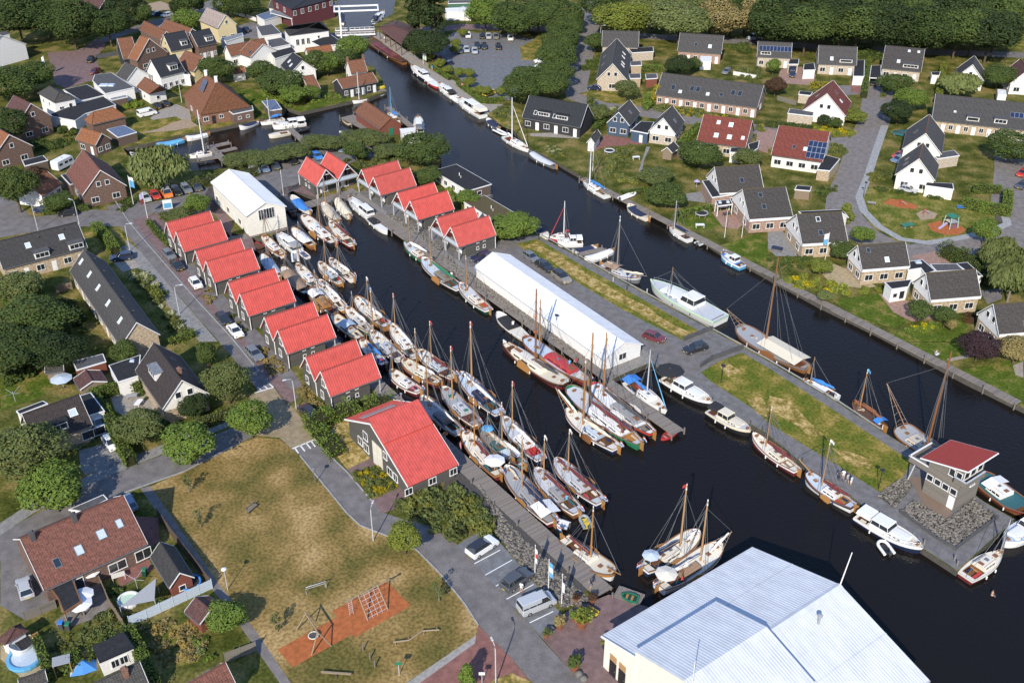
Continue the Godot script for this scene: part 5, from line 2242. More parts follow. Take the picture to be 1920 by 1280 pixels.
func prop(d:Dictionary):
	var o:=thing(d.n,d.l,cat(d,""),V3(d.x,d.get("y",.0),d.z),d.get("r",.0),d.get("g",""))
	var k:String=d.get("k",d.n)
	var s:float=d.get("s",1.0)
	var m:=MB.new()
	var col:String=d.get("m","white")
	match k:
		"trampoline":
			var pts:=[]
			for i in 21:
				pts.append(V3(cos(TAU*i/20)*1.5*s,.75,sin(TAU*i/20)*1.5*s))
			m.tube(pts,.16,.16,6)
			part(o,"rim",m,paint(col,.7))
			m=MB.new()
			m.lathe([Vector2(0,.74),Vector2(1.45*s,.76)],18)
			part(o,"jumping_mat",m,paint("black",.9))
			for i in 6:
				m=MB.new()
				var a:=TAU*i/6
				m.tube([V3(cos(a)*1.4*s,0,sin(a)*1.4*s),V3(cos(a)*1.5*s,.75,sin(a)*1.5*s)],.04,.04,5)
				part(o,"leg",m,paint("steel"))
		"pool":
			m.lathe([Vector2(1.75*s,0),Vector2(1.9*s,.35),Vector2(1.85*s,.7),Vector2(1.55*s,.72),Vector2(1.5*s,.4)],20)
			part(o,"ring",m,paint(col,.4))
			m=MB.new()
			m.lathe([Vector2(1.55*s,.5),Vector2(0,.5)],20)
			part(o,"pool_water",m,paint(d.get("m2","sky"),.08))
		"parasol":
			parasol_on(o,Vector3.ZERO,col,1.5*s)
			m.lathe([Vector2(.3,0),Vector2(.3,.08),Vector2(0,.09)],8)
			part(o,"foot",m,paint("dark"))
		"table":
			m.box(V3(0,.72,0),V3(1.7*s,.06,.9*s))
			part(o,"table_top",m,paint(col,.7))
			for a in [-1,1]:
				for b in [-1,1]:
					block(o,"leg",paint(col,.7),V3(a*.75*s,.35,b*.36*s),V3(.07,.7,.07))
		"bench":
			for i in 3:
				block(o,"seat_slat",boards("bench "+col,PAINT[col]),V3(0,.45,-.16+i*.16),V3(1.8*s,.05,.13))
			for i in 2:
				block(o,"back_slat",boards("bench "+col,PAINT[col]),V3(0,.65+i*.2,-.3),V3(1.8*s,.13,.05))
			for e in [-1,1]:
				m=MB.new()
				m.box(V3(e*.75*s,.22,0),V3(.08,.44,.45));m.box(V3(e*.75*s,.6,-.26),V3(.08,.6,.06))
				part(o,"leg",m,paint("dark"))
		"bin":
			m.taper(V3(0,.5,0),V3(.5,1.0,.6),1.12,1.12)
			part(o,"tub",m,paint(col,.5))
			m=MB.new()
			m.taper(V3(0,1.05,0),V3(.62,.1,.74),.9,.9)
			part(o,"lid",m,paint(d.get("m2",col),.5))
		"planter":
			m.lathe([Vector2(.24*s,0),Vector2(.42*s,.6*s),Vector2(.46*s,.62*s),Vector2(.4*s,.64*s),Vector2(0,.58*s)],12)
			part(o,"pot",m,paint(d.get("m2","rust"),.8))
			var c:=part(o,"foliage",crown_mesh("bush%d"%(rng.randi()%3),90+rng.randi()%3,9,260,.27,.8),green(d.get("gr","fresh")),V3(0,1.05*s,0))
			c.scale=Vector3.ONE*.75*s
		"shelter":
			m.box(V3(0,2.1,0),V3(2.2*s,.1,1.6*s))
			part(o,"roof",m,paint(col,.6))
			for a in [-1,1]:
				for b in [-1,1]:
					block(o,"post",paint(d.get("m2","pale"),.7),V3(a*s,1.03,b*.7*s),V3(.09,2.06,.09))
		"shade_sail":
			m.tri(V3(-2.6,1.9,.9),V3(1.6,2.3,1.4),V3(1.9,2.6,-2.2));m.tri(V3(1.9,2.58,-2.2),V3(1.6,2.28,1.4),V3(-2.6,1.88,.9))
			part(o,"cloth",m,paint(col,.8))
			for p in [V3(-2.6,1.95,.9),V3(1.6,2.35,1.4),V3(1.9,2.65,-2.2)]:
				rod(o,"pole",paint("steel"),[V3(p.x,0,p.z),p],.04,.04,5)
		"tent":
			m.tri(V3(-1.5,0,1),V3(0,0,1.2),V3(0,1.3,0));m.tri(V3(0,0,1.2),V3(1.5,0,1),V3(0,1.3,0));m.tri(V3(1.5,0,1),V3(1.5,0,-1),V3(0,1.3,0));m.tri(V3(1.5,0,-1),V3(-1.5,0,-1),V3(0,1.3,0))
			part(o,"cloth",m,paint(col,.7))
			m=MB.new()
			m.tri(V3(-1.5,0,-1),V3(-1.5,0,1),V3(0,1.3,0))
			part(o,"door_flap",m,paint("sky",.7))
		"airer":
			m.tube([Vector3.ZERO,V3(0,1.9,0)],.035,.035,6)
			part(o,"post",m,paint("steel"))
			for i in 4:
				m=MB.new()
				var a:=PI/2*i+.4
				m.tube([V3(0,1.5,0),V3(cos(a)*1.5,2.0,sin(a)*1.5)],.025,.025,4)
				part(o,"arm",m,paint("steel"))
		"goal":
			m.tube([V3(-1.3,0,0),V3(-1.3,1.1,0),V3(1.3,1.1,0),V3(1.3,0,0)],.05,.05,6);m.tube([V3(-1.3,0,0),V3(-1.3,0,-.8),V3(1.3,0,-.8),V3(1.3,0,0)],.04,.04,5)
			part(o,"frame",m,paint("steel"))
			m=MB.new()
			for i in 8:
				wire(m,V3(-1.2+i*.34,1.1,0),V3(-1.2+i*.34,0,-.8),.012)
			part(o,"net",m,paint("grey",.9))
		"beam":
			m.tube([V3(-2.9,.45,0),V3(-1.0,.4,.5)],.11,.11,6);m.tube([V3(-1.0,.45,.5),V3(1.0,.45,-.2)],.11,.11,6);m.tube([V3(1.0,.4,-.2),V3(2.9,.4,.5)],.11,.11,6)
			part(o,"log",m,boards("playwood",[.34,.26,.16]))
			for p in [-2.7,-1,1,2.7]:
				rod(o,"post",boards("playwood",[.34,.26,.16]),[V3(p,0,.2),V3(p,.42,.2)],.09,.09,6)
		"seesaw":
			m.box(V3(0,.5,0),V3(3.6,.12,.26))
			part(o,"plank",m,boards("playwood",[.34,.26,.16]))
			block(o,"pivot",paint("dark"),V3(0,.22,0),V3(.2,.44,.4))
		"post":
			m.tube([Vector3.ZERO,V3(0,1.1*s,0)],.1,.1,7);m.lathe([Vector2(.1,1.1*s),Vector2(0,1.18*s)],7)
			part(o,"post",m,boards("pile",[.20,.175,.15],.9))
		"bollard":
			m.lathe([Vector2(.12,0),Vector2(.1,.7),Vector2(.13,.78),Vector2(.0,.84)],9)
			part(o,"post",m,paint(col,.6))
		"board":
			m.box(V3(0,1.2,0),V3(1.5*s,1.7*s,.14))
			part(o,"panel",m,paint(col,.5))
			block(o,"picture",paint(d.get("m2","azure"),.5),V3(0,.95,.08),V3(1.2*s,.9*s,.02))
		"slide":
			m.box(V3(.9,.75,0),V3(2.3,.07,.5),Transform3D(Basis(Vector3.BACK,-.6),Vector3.ZERO))
			part(o,"chute",m,paint(col,.4))
			m=MB.new()
			m.tube([V3(-.5,0,.25),V3(0,1.5,.25)],.04,.04,5);m.tube([V3(-.5,0,-.25),V3(0,1.5,-.25)],.04,.04,5)
			for i in 4:
				m.tube([V3(-.42+i*.12,.25+i*.34,-.25),V3(-.42+i*.12,.25+i*.34,.25)],.03,.03,4)
			part(o,"ladder",m,paint("red"))
		"pingpong":
			for e in [-1,1]:
				block(o,"table_half",paint(col,.5),V3(e*.69,.74,0),V3(1.36,.06,1.5))
				block(o,"leg",paint("grey"),V3(e*.8,.35,0),V3(.12,.7,1.0))
			block(o,"net",paint("lead"),V3(0,.84,0),V3(.03,.15,1.6))
		"play_tower":
			for a in [-1,1]:
				for b in [-1,1]:
					rod(o,"leg",paint("mint"),[V3(a*1.1,0,b*1.1),V3(a*.9,2.6,b*.9)],.08,.08,6)
			block(o,"platform",paint("tan"),V3(0,1.4,0),V3(1.9,.1,1.9))
			m=MB.new()
			for i in 5:
				wire(m,V3(-1,.3+i*.45,1.05),V3(1,.3+i*.45,1.05),.04)
			part(o,"rungs",m,paint("blue"))
			block(o,"canopy",paint("green"),V3(0,2.6,0),V3(2.0,.12,2.0))
			block(o,"chute",paint("lilac"),V3(-2.0,.75,0),V3(2.4,.07,.6),Transform3D(Basis(Vector3.BACK,.55),V3(0,.9,0)))
		"ring_buoy":
			var pts:=[]
			for i in 13:
				pts.append(V3(cos(TAU*i/12)*.32,1.1,sin(TAU*i/12)*.32))
			m.tube(pts,.09,.09,6)
			part(o,"ring",m,paint(col,.5))
			rod(o,"post",paint("white"),[Vector3.ZERO,V3(0,1.2,0)],.05,.05,6)
		"cairn":
			m.lathe([Vector2(.5*s,0),Vector2(.55*s,.3*s),Vector2(.3*s,.6*s),Vector2(0,.68*s)],8)
			part(o,"stone",m,ground("boulder",[.25,.24,.22],.5,2.0))
		"sign":
			m.tube([Vector3.ZERO,V3(0,2.3*s,0)],.05,.05,6)
			part(o,"post",m,paint("steel"))
			block(o,"panel",paint(col,.5),V3(0,2.05*s,.06),V3(.8*s,.5*s,.04))

func fence(d:Dictionary):
	var pts:=[]
	for i in range(0,d.p.size(),2):
		pts.append(V3(d.p[i],0,d.p[i+1]))
	var o:=thing(d.get("n","fence"),d.l,d.get("c","fence"),pts[0],0)
	var h:float=d.h
	var key:String=d.get("m","w_shed")
	for i in pts.size()-1:
		var a:Vector3=pts[i]-pts[0]
		var b:Vector3=pts[i+1]-pts[0]
		var L:=a.distance_to(b)
		var turn:=atan2(-(b-a).z,(b-a).x)
		var n:=maxi(1,int(round(L/1.9)))
		for k in n:
			var p:=a.lerp(b,(k+.5)/n)
			if d.has("wall"):
				continue
			var m:=MB.new()
			var rows:=int(h/.17)
			for r in rows:
				var t:=rng.randf_range(.8,1.15)
				m.col=Color(t,t,t)
				m.box(V3(0,.08+r*h/rows,(r%2)*.012),V3(L/n - .1,h/rows - .02,.025))
			part(o,"panel",m,mats[key] if mats.has(key) else paint(key),p,V3(0,turn,0))
		for k in n+1:
			var m:=MB.new()
			m.box(V3(0,h/2+.05,0),V3(.1,h+.1,.1))
			if not d.has("wall"):
				part(o,"post",m,mats[key] if mats.has(key) else paint(key),a.lerp(b,float(k)/n),V3(0,turn,0))
		if d.has("wall"):
			var m:=MB.new()
			m.box(V3(0,h/2,0),V3(L+.2,h,.25))
			part(o,"wall",m,mats[key],(a+b)/2,V3(0,turn,0))
			m=MB.new()
			m.box(V3(0,h+.04,0),V3(L+.26,.08,.33))
			part(o,"coping",m,mats["f_grey"],(a+b)/2,V3(0,turn,0))

# houseboat: flat roofed dwelling on a floating hull
func houseboat(d:Dictionary):
	var o:=thing("houseboat",d.l,"houseboat",V3(d.x,WATER,d.z),d.r)
	var L:float=d.L
	var W:float=d.W
	var h:float=d.h
	var m:=MB.new()
	m.box(V3(0,.2,0),V3(L+.8,.9,W+.8))
	part(o,"pontoon",m,mats["f_grey"])
	block(o,"wall",mats["w_white"],V3(0,.65+h/2,0),V3(L,h,W))
	block(o,"end_boarding",mats["w_shed"],V3(L/2+.01,.65+h/2,0),V3(.06,h - .2,W - .1))
	block(o,"roof_trim",paint("white"),V3(0,.75+h,0),V3(L+.4,.22,W+.4))
	block(o,"roof",mats[d.rm],V3(0,.87+h,0),V3(L+.1,.04,W+.1))
	for i in int(L/3.2):
		window(o,Transform3D(Basis(Vector3.UP,PI),V3(-L/2+1.8+i*3.2,.65+h*.55,-W/2 - .04)),1.4,1.2,1)
		window(o,Transform3D(Basis.IDENTITY,V3(-L/2+1.8+i*3.2,.65+h*.55,W/2+.04)),1.4,1.2,1)
	window(o,Transform3D(Basis(Vector3.UP,PI/2),V3(L/2+.06,.65+h*.55,0)),1.2,1.0,0)
	m=MB.new()
	m.tube([V3(-1,h+.8,0),V3(-1,h+1.6,0)],.1,.1,6);m.tube([V3(.2,h+.8,.4),V3(.2,h+1.4,.4)],.08,.08,6)
	part(o,"vent_pipe",m,paint("white"))

const HOUSES := [
{n="storage_shed",l="long white metal roofed storage shed on the pier",x=7.6,z=-169.4,r=-.97,L=40.3,W=8.7,hr=4.3,he=2.4,rm="M_WHITE",wm="w_white",rib=.5,auto=[["b",1]],gu="steel"},
{n="boathouse",l="cream boathouse with white metal roof and tall gable window",x=-57.2,z=-212.5,r=-.99,L=21.1,W=9,hr=6.8,he=4.8,rm="M_WHITE",wm="w_cream",rib=.45,w=[["b",0,4.2,3.6,2.4,5]],auto=[["f",6,1]],gu="steel"},
{l="grey tiled house with white gable above the canal lawn, farthest along the bank",x=50,z=-221.7,r=.15,L=10.3,W=9.8,hr=7.5,he=3.2,rm="r_brown",wm="w_rose",gm="w_white",rw=[[1,.52,.45]],auto=[["f",3],["a",2]],up=[["a",2]],fascia=.55,cm="f_moss"},
{l="grey tiled house with white gable, brick terrace and awning",x=53.6,z=-209.5,r=.15,L=9.6,W=12,hr=7.5,he=3.2,rm="r_brown",wm="w_rose",gm="w_white",rw=[[1,-.96,.4],[1,-1.15,.78]],vents=[[1,-2.39,.85]],auto=[["f",3],["a",2]],up=[["a",2]],fascia=.55,cm="f_moss"},
{l="grey tiled house with blue and white gable and solar panels in its garden",x=62.3,z=-197.1,r=.13,L=9.6,W=10.1,hr=7.5,he=3.2,rm="r_brown",wm="w_sand",gm="w_white",rw=[[1,-.48,.8,.9,1.1,"white"],[1,-.48,.35]],vents=[[1,-1.92,.88],[1,1.15,.88]],auto=[["f",3],["a",2]],up=[["a",2]],fascia=.55,cm="f_moss"},
{l="grey tiled white gabled house beside the yellow sand terrace",x=71.4,z=-184.6,r=.16,L=9.8,W=6.9,hr=6.9,he=3.3,rm="r_brown",wm="w_sand",gm="w_white",rw=[[1,-2.93,.78,.8,1],[1,.49,.35,.9,1.1,"white",1]],auto=[["f",3],["a",2]],up=[["a",2]],fascia=.55,cm="f_moss"},
{l="grey tiled white gabled house with patio and green awning near the canal",x=80.7,z=-173,r=.15,L=9.9,W=7.1,hr=7.1,he=3.3,rm="r_brown",wm="w_sand",gm="w_white",vents=[[1,-.99,.6],[1,.99,.6]],auto=[["f",3],["a",2]],up=[["a",2]],fascia=.55,cm="f_moss"},
{l="grey tiled house with dark green gable top at the right edge",x=88.4,z=-161.2,r=.14,L=9.6,W=7.5,hr=7.3,he=3.3,rm="r_brown",wm="w_sand",gm="w_white",rw=[[1,.48,.3]],auto=[["f",3],["a",2]],up=[["a",2]],fascia=.55,cm="f_moss"},
{l="black barn house with two white dormers on the canal lawn",x=11.9,z=-265.2,r=-.45,L=16.4,W=8.9,hr=7.4,he=2.9,rm="r_slate",wm="w_black",dm=[[1,-2.46,.22,3.2,1.1,3],[1,2.63,.2,3.2,1.1,3]],drm="f_bitumen",rw=[[1,-4.92,.3,.9,1.2,"white"],[1,.49,.28,.9,1.2,"white"]],auto=[["f",6,1]]},
{l="dark tiled house with blue gable and striped awning",x=28.8,z=-263.7,r=1.21,L=10.3,W=6.1,hr=6.4,he=3.2,rm="r_grey",wm="w_blue",rw=[[1,.52,.5]],up=[["a",2]],auto=[["a",2],["f",2]]},
{l="dark tiled house with white gable beside the blue gabled one",x=39.2,z=-257.7,r=1.21,L=9.8,W=7,hr=7,he=3.2,rm="r_grey",wm="w_pale",gm="w_white",rw=[[1,0,.45]],up=[["a",2]],auto=[["a",2],["f",3]]},
{n="garden_hut",l="small white boat hut with dark gabled roof on the lawn",x=20.4,z=-251.7,r=1.25,L=6.4,W=2.1,hr=3.5,he=2.2,rm="r_grey",wm="w_white"},
{n="garden_shed",l="small wooden garden shed with dark roof below white gable",x=38.6,z=-245.2,r=1.06,L=4.3,W=2.9,hr=3.2,he=2,rm="r_dark",wm="w_timber"},
{n="garden_shed",l="small garden shed with brown roof beside the red tiled house",x=41.6,z=-244.5,r=.89,L=2.8,W=2.3,hr=3,he=2,rm="r_maroon",wm="w_shed"},
{n="terraced_houses",l="long grey terrace with five dark solar collectors",x=54.3,z=-282.6,r=-.39,L=27.9,W=11.5,hr=7.2,he=3,rm="r_grey",wm="w_rose",rw=[[1,-9.75,.4,1.1,1.7],[1,-7.52,.25,.9,1,"white",1],[1,-4.6,.45,1.1,1.7],[1,-2.93,.45,1.1,1.7],[1,0,.3,.9,1,"white",1],[1,3.62,.35],[1,6.55,.5,1.1,1.7],[1,8.36,.5,1.1,1.7]],vents=[[1,-2.79,.9],[1,2.79,.9],[1,8.36,.9]],auto=[["f",14,1],["b",1]]},
{l="red tiled house with five roof lights and sand brick wall",x=53.1,z=-251.3,r=-.37,L=12,W=12.2,hr=7.8,he=3.1,rm="r_red",wm="w_sand",rw=[[1,-1.92,.78,.9,1.1,"white",1],[1,1.2,.75,1.1,1.3,"white",1],[1,-1.68,.3,1.1,1.3,"white",1],[1,1.56,.3,1.1,1.3,"white",1],[1,4.81,.33,.8,1,"white",1]],auto=[["f",4]],cm="r_clay"},
{n="terraced_houses",l="cream gabled terrace with long row of skylights at street corner",x=29.8,z=-306.1,r=1.44,L=25.1,W=8.8,hr=7.9,he=3.2,rm="r_grey",wm="w_pale",rw=[[1,6.28,.45,.8,1.3,"white",1],[1,2.51,.45,.8,1.3,"white",1],[1,-2.51,.42,.8,1.3,"white",1],[1,-5.02,.42,.8,1.3,"white",1],[-1,5.02,.3],[-1,-2.51,.3]],vents=[[1,5.02,.8],[1,-2.51,.8]],up=[["a",2]],auto=[["f",4],["a",1]]},
{l="grey tiled house behind the skylight terrace, by round lime trees",x=33.5,z=-328.9,r=-.09,L=11.2,W=7.5,hr=7.1,he=3.4,rm="r_grey",wm="w_pale",auto=[["f",3]]},
{n="terraced_houses",l="grey terrace with glazed white bay below the road trees",x=57.7,z=-323.9,r=-.24,L=13.2,W=8.3,hr=7.5,he=3.3,rm="r_grey",wm="w_rose",rw=[[1,2.9,.35,1,1.2,"white",1],[1,-1.32,.4]],vents=[[1,-2.63,.6],[1,4.61,.7]],auto=[["f",6,1]]},
{l="grey house with row of black solar panels on the roof",x=78.8,z=-318.1,r=-.16,L=10,W=6.6,hr=6.8,he=3.3,rm="r_grey",wm="w_pale",sp=[[1,-4.02,.55,9,1]],dm=[[1,-2.51,.15,3,1,2]],auto=[["f",4,1]]},
{l="grey house with long white dormer and grey awnings",x=96,z=-312,r=-.15,L=11,W=7.8,hr=7.4,he=3.2,rm="r_grey",wm="w_pale",dm=[[1,2.41,.12,3.6,1,0]],rw=[[1,-1.64,.3,.9,1.2,"white",1]],vents=[[1,-3.29,.75],[1,3.29,.75]],auto=[["f",4,1]]},
{l="grey house with long white dormer and windows beside carport",x=114.9,z=-309.6,r=-.34,L=11,W=13.6,hr=7.8,he=3.2,rm="r_brown",wm="w_pale",dm=[[1,2.41,.12,4.2,1,3]],rw=[[1,-1.1,.35,.9,1.2,"white",1],[1,1.32,.85,.7,.8,"white",1],[1,3.95,.85,.7,.8,"white",1]],vents=[[1,-3.29,.6],[1,-4.39,.4]],auto=[["f",4,1]]},
{l="white gabled house with dark roof in front of tall road trees",x=131.3,z=-299.4,r=1.17,L=9.4,W=7.7,hr=7.2,he=3,rm="r_grey",wm="w_white",up=[["a",1]],auto=[["a",2]]},
{l="maroon roofed white house at the right edge",x=144.1,z=-295.4,r=-1.73,L=9.8,W=8,hr=7.3,he=3,rm="r_maroon",wm="w_white",up=[["b",1]],auto=[["b",2],["f",2]]},
{l="red roofed white A-frame house beside the street",x=83.9,z=-273.8,r=1.19,L=11.8,W=11.2,hr=8,he=2.6,rm="r_red",wm="w_white",rw=[[1,1.18,.7],[1,-.59,.4,.9,1.1,"white",1],[-1,0,.5]],up=[["a",2]],auto=[["a",3],["f",3]],cm="r_clay"},
{l="red tiled house with block of twelve solar panels",x=70.1,z=-243.7,r=-.38,L=12,W=15.1,hr=7.8,he=3.1,rm="r_red",wm="w_cream",sp=[[1,2.41,.16,4,3]],rw=[[1,-1.2,.36,.8,1],[1,1.45,.34,.9,1.1,"white",1]],auto=[["f",4]],cm="r_clay"},
{n="terraced_houses",l="long grey terrace with white dormers above the playground",x=122.9,z=-265.5,r=-.33,L=26.3,W=14.8,hr=7.4,he=3,rm="r_grey",wm="w_sand",dm=[[1,-3.42,.12,3,1.1,0],[1,3.15,.14,3,1.2,2]],rw=[[1,-7.88,.4,.6,.6,"white",1]],sp=[[1,5.78,.5,5,1]],vents=[[1,-6.57,.8],[1,0,.8]],auto=[["f",14,1]]},
{l="cream gabled house with dark roof, rear of two beside the street",x=100.6,z=-246.6,r=1.19,L=14.1,W=9,hr=8,he=3.4,rm="r_grey",wm="w_cream",cm="r_orange",up=[["a",2]],auto=[["a",2]],rw=[[-1,0,.5]],vents=[[1,0,.6]]},
{l="cream gabled house with dark roof, front of two beside the playground",x=93.4,z=-229.3,r=1.17,L=10.5,W=8.7,hr=8,he=3.4,rm="r_grey",wm="w_cream",cm="r_orange",up=[["a",2]],auto=[["a",2],["f",2]],rw=[[-1,1.05,.4],[-1,-2.09,.4]]},
{n="terraced_houses",l="long dark tiled terrace across the west street",x=-93.6,z=-189,r=.61,L=16.1,W=8,hr=7.2,he=3.2,rm="r_dark",wm="w_sand",dm=[[1,-.48,.05,2.8,1.3,2],[1,6.1,.05,2.8,1.3,2]],rw=[[1,-2.25,.6,1,1.2,"white",1],[1,4.18,.6,1,1.2,"white",1]],vents=[[1,0,.8],[1,4.82,.85]],auto=[["f",6,1]]},
{n="terraced_houses",l="dark tiled terrace with five skylights along the main street",x=-72.7,z=-168.4,r=-.98,L=32.6,W=6.8,hr=7,he=3.4,rm="r_grey",wm="w_sand",rw=[[1,-14.35,.62,.8,1.3,"white",1],[1,-8.48,.6,.8,1.3,"white",1],[1,-2.61,.58,.8,1.3,"white",1],[1,3.91,.55,.8,1.3,"white",1],[1,11.09,.55,.8,1.3,"white",1]],vents=[[-1,-12.4,.8],[-1,-6.52,.8],[-1,-.65,.8],[-1,5.22,.8],[-1,11.09,.8]],auto=[["f",8,1]]},
{l="brick house with orange roof and white trim by the parked row",x=-94.2,z=-224,r=2.15,L=14.4,W=9.7,hr=8,he=3.2,rm="r_rust",wm="w_brown",up=[["a",2]],auto=[["a",2],["f",2]]},
{l="orange tiled bungalow under a copper tree",x=-105.7,z=-220.1,r=1.3,L=7.3,W=6.8,hr=5.5,he=2.8,rm="r_orange",wm="w_white",auto=[["f",3]]},
{l="brick gable house with orange roof at the left edge",x=-122.5,z=-243.1,r=2.38,L=9.6,W=9.7,hr=7.8,he=3.6,rm="r_orange",wm="w_brown",up=[["a",1]],auto=[["a",2]]},
{l="brown brick house with tall roof and white balcony",x=-124,z=-261.2,r=2.39,L=9.2,W=9,hr=9,he=4.6,rm="r_maroon",wm="w_brown",auto=[["f",3],["a",2]],up=[["a",1]]},
{l="big grey slate roof with white dormer at the far left",x=-161.8,z=-324.5,r=2.52,L=22.8,W=15,hr=9,he=4.5,rm="r_grey",wm="w_white",dm=[[1,-5.69,.3,2.4,1.8,2]],auto=[["f",5]]},
{l="long orange tiled barn with brown brick wall",x=-104.9,z=-263.4,r=.73,L=9.2,W=4.8,hr=5.5,he=3.2,rm="r_orange",wm="w_brown",hip=2},
{l="small brick outhouse with orange roof near the inlet",x=-103.2,z=-249.3,r=-.56,L=7.3,W=5,hr=5.2,he=2.9,rm="r_orange",wm="w_brown",auto=[["f",2,1],["b",2]]},
{l="white house with black tiled roof and big white dormer",x=-98.9,z=-298.9,r=.78,L=7.9,W=8.1,hr=8.2,he=4.2,rm="r_slate",wm="w_white",dm=[[1,.95,.2,2.6,1.6,2]],auto=[["f",4]]},
{l="grey gable house with white edges beside the square",x=-107.3,z=-295.7,r=-.82,L=6.6,W=7,hr=7,he=4,rm="r_grey",wm="w_white",auto=[["b",1]]},
{l="house with bright orange roof slope and brown brick gable",x=-108.9,z=-315.7,r=-.67,L=4.4,W=11,hr=9,he=3.6,rm="r_orange",wm="w_brown",up=[["b",2]],auto=[["b",2]]},
{l="house with dark triangular gable and white edges",x=-116,z=-318.6,r=-2.64,L=4.3,W=9,hr=8,he=3,rm="r_clay",wm="w_black"},
{l="brown roofed house at the top of the old town, left one",x=-111.9,z=-335.8,r=-.86,L=15.7,W=4.6,hr=6.7,he=4.4,rm="r_clay",wm="w_brown",auto=[["f",3]]},
{l="brown roofed house next to the cream gable",x=-103.6,z=-333.3,r=2.38,L=15.2,W=8,hr=8,he=5,rm="r_clay",wm="w_brown",auto=[["f",3]]},
{l="cream gable house with slate roof and dormer",x=-102.4,z=-323.4,r=.66,L=6.9,W=8.2,hr=8.2,he=4,rm="r_slate",wm="w_yellow",dm=[[1,1.38,.2,2,1.4,1]],auto=[["f",3],["a",2]],up=[["a",1]]},
{l="slate mansard house with white dormer and columned porch",x=-95.3,z=-326.4,r=.73,L=6.5,W=7.1,hr=8,he=4.4,rm="r_slate",wm="w_brown",dm=[[1,1.3,.2,2.4,1.4,2]],auto=[["f",5,1]]},
{l="cream yellow house with pale pink roof near the bridge road",x=-95.1,z=-346.8,r=-.84,L=12.2,W=7,hr=8.4,he=4.8,rm="r_pink",wm="w_yellow",up=[["b",1]],auto=[["b",2]]},
{l="long orange roofed white house in the old town",x=-80.7,z=-321.3,r=.7,L=12.9,W=4.7,hr=5.9,he=3.4,rm="r_clay",wm="w_white",auto=[["f",5]]},
{l="small cream house with half grey half orange roof",x=-92.1,z=-306.1,r=-.72,L=9.2,W=8,hr=7,he=3.6,rm="r_clay",wm="w_yellow",up=[["b",1]],auto=[["b",1]]},
{l="low orange roofed shed by the round tree",x=-79.3,z=-303.4,r=.52,L=3.7,W=2.1,hr=3.7,he=2.4,rm="r_orange",wm="w_white"},
{l="dark pub with red roof behind the big trees",x=-142.4,z=-370.5,r=2.63,L=10.9,W=8,hr=7,he=4.2,rm="r_maroon",wm="w_black",auto=[["f",4]]},
{l="orange roof between white hotel and canal trees",x=-58.1,z=-317.8,r=.49,L=8,W=3.3,hr=5.6,he=4,rm="r_orange",wm="w_white"},
{l="slate roofed house with white gable among trees",x=-62,z=-304.6,r=-1.09,L=9,W=8,hr=6.6,he=3.4,rm="r_slate",wm="w_white",rw=[[1,-1.8,.5,.8,1.2,"white",1],[1,.9,.4,.8,1.2,"white",1]],up=[["b",1]]},
{l="tiled house with large windowed sand coloured gable",x=-56.7,z=-290.3,r=.55,L=3.4,W=8.5,hr=5.6,he=2.8,rm="r_clay",wm="w_sand",auto=[["b",1]]},
{l="orange tiled house with skylight at the town edge",x=-76.7,z=-319.2,r=-.75,L=6.1,W=10,hr=6.5,he=3.6,rm="r_clay",wm="w_white",rw=[[1,1.21,.3]]},
{l="white cottage with brown roof and two chimneys by the canal",x=-45.1,z=-303,r=.46,L=5,W=5.7,hr=6.1,he=3.2,rm="r_clay",wm="w_white",ch=[[-2.37,0],[2.37,0]],auto=[["a",2]]},
{l="low cottage with orange roof and white doors at the water",x=-44.1,z=-292.9,r=.59,L=11,W=6.5,hr=4.8,he=2.9,rm="r_clay",wm="w_black",auto=[["f",6,1]]},
{n="boathouse",l="old wooden boathouse with orange roof on its own pier",x=-34.8,z=-265.5,r=-1.01,L=15.1,W=6.4,hr=4.8,he=2.5,rm="r_clay",wm="w_redwood",w=[["b",0,1.1,1.3,2,0,"door"]],door="green",tr="wood"},
{l="white thatched house far behind the road trees",x=-78.2,z=-370.1,r=-.57,L=9.8,W=5,hr=6.2,he=3.5,rm="r_grey",wm="w_white"},
{l="dark slate house with cream gable and wide dormer",x=-55,z=-142.6,r=-.97,L=13.3,W=7.6,hr=7.2,he=3.2,rm="r_mixed",wm="w_sand",gm="w_cream",dm=[[1,-1.06,.35,3.2,1.3,2]],drm="f_zinc",ch=[[3.72,-.6]],rw=[[-1,-2.66,.6,.8,1],[-1,0,.45,.8,1]],up=[["b",2]],auto=[["b",1]]},
{l="house with mottled brown roof, box dormer and large window",x=-69.6,z=-131.4,r=.67,L=8.5,W=7.2,hr=6.7,he=3,rm="r_mixed",wm="w_sand",dm=[[1,-.68,.18,3.4,1.3,2]],drm="f_bitumen",rw=[[1,2.37,.55,1.2,1.2,"white",1]],w=[["f",4.2,1.4,3.6,1.5,1]]},
{n="garden_shed",l="small shed with grey felt roof on the back lawn",x=-76.3,z=-148.7,r=.28,L=2.9,W=3.4,hr=2.9,he=2.1,rm="r_grey",wm="w_timber"},
{n="garden_house",l="open gabled garden house with plum roof",x=-69.1,z=-144.7,r=2.16,L=4,W=4.4,hr=3,he=2.1,rm="r_maroon",wm="w_timber",c="shed"},
{l="red tiled semi-detached house at the lower left",x=-57.1,z=-105.5,r=.68,L=13.5,W=12,hr=7.2,he=2.9,rm="r_rust",wm="w_brown",rw=[[1,-4.04,.35,.9,1.3],[1,-1.08,.4,1.1,1.4,"lead",1],[1,2.15,.5,1.2,1.4,"lead",1],[1,4.71,.55,.9,1.3,"lead",1]],ch=[[-5.38,.5],[0,.4]],chm="f_grey",w=[["f",2.5,1.3,2.4,1.5,1],["f",6,1.3,2.2,1.7,1],["f",-2.5,1.2,1.2,2,0]]},
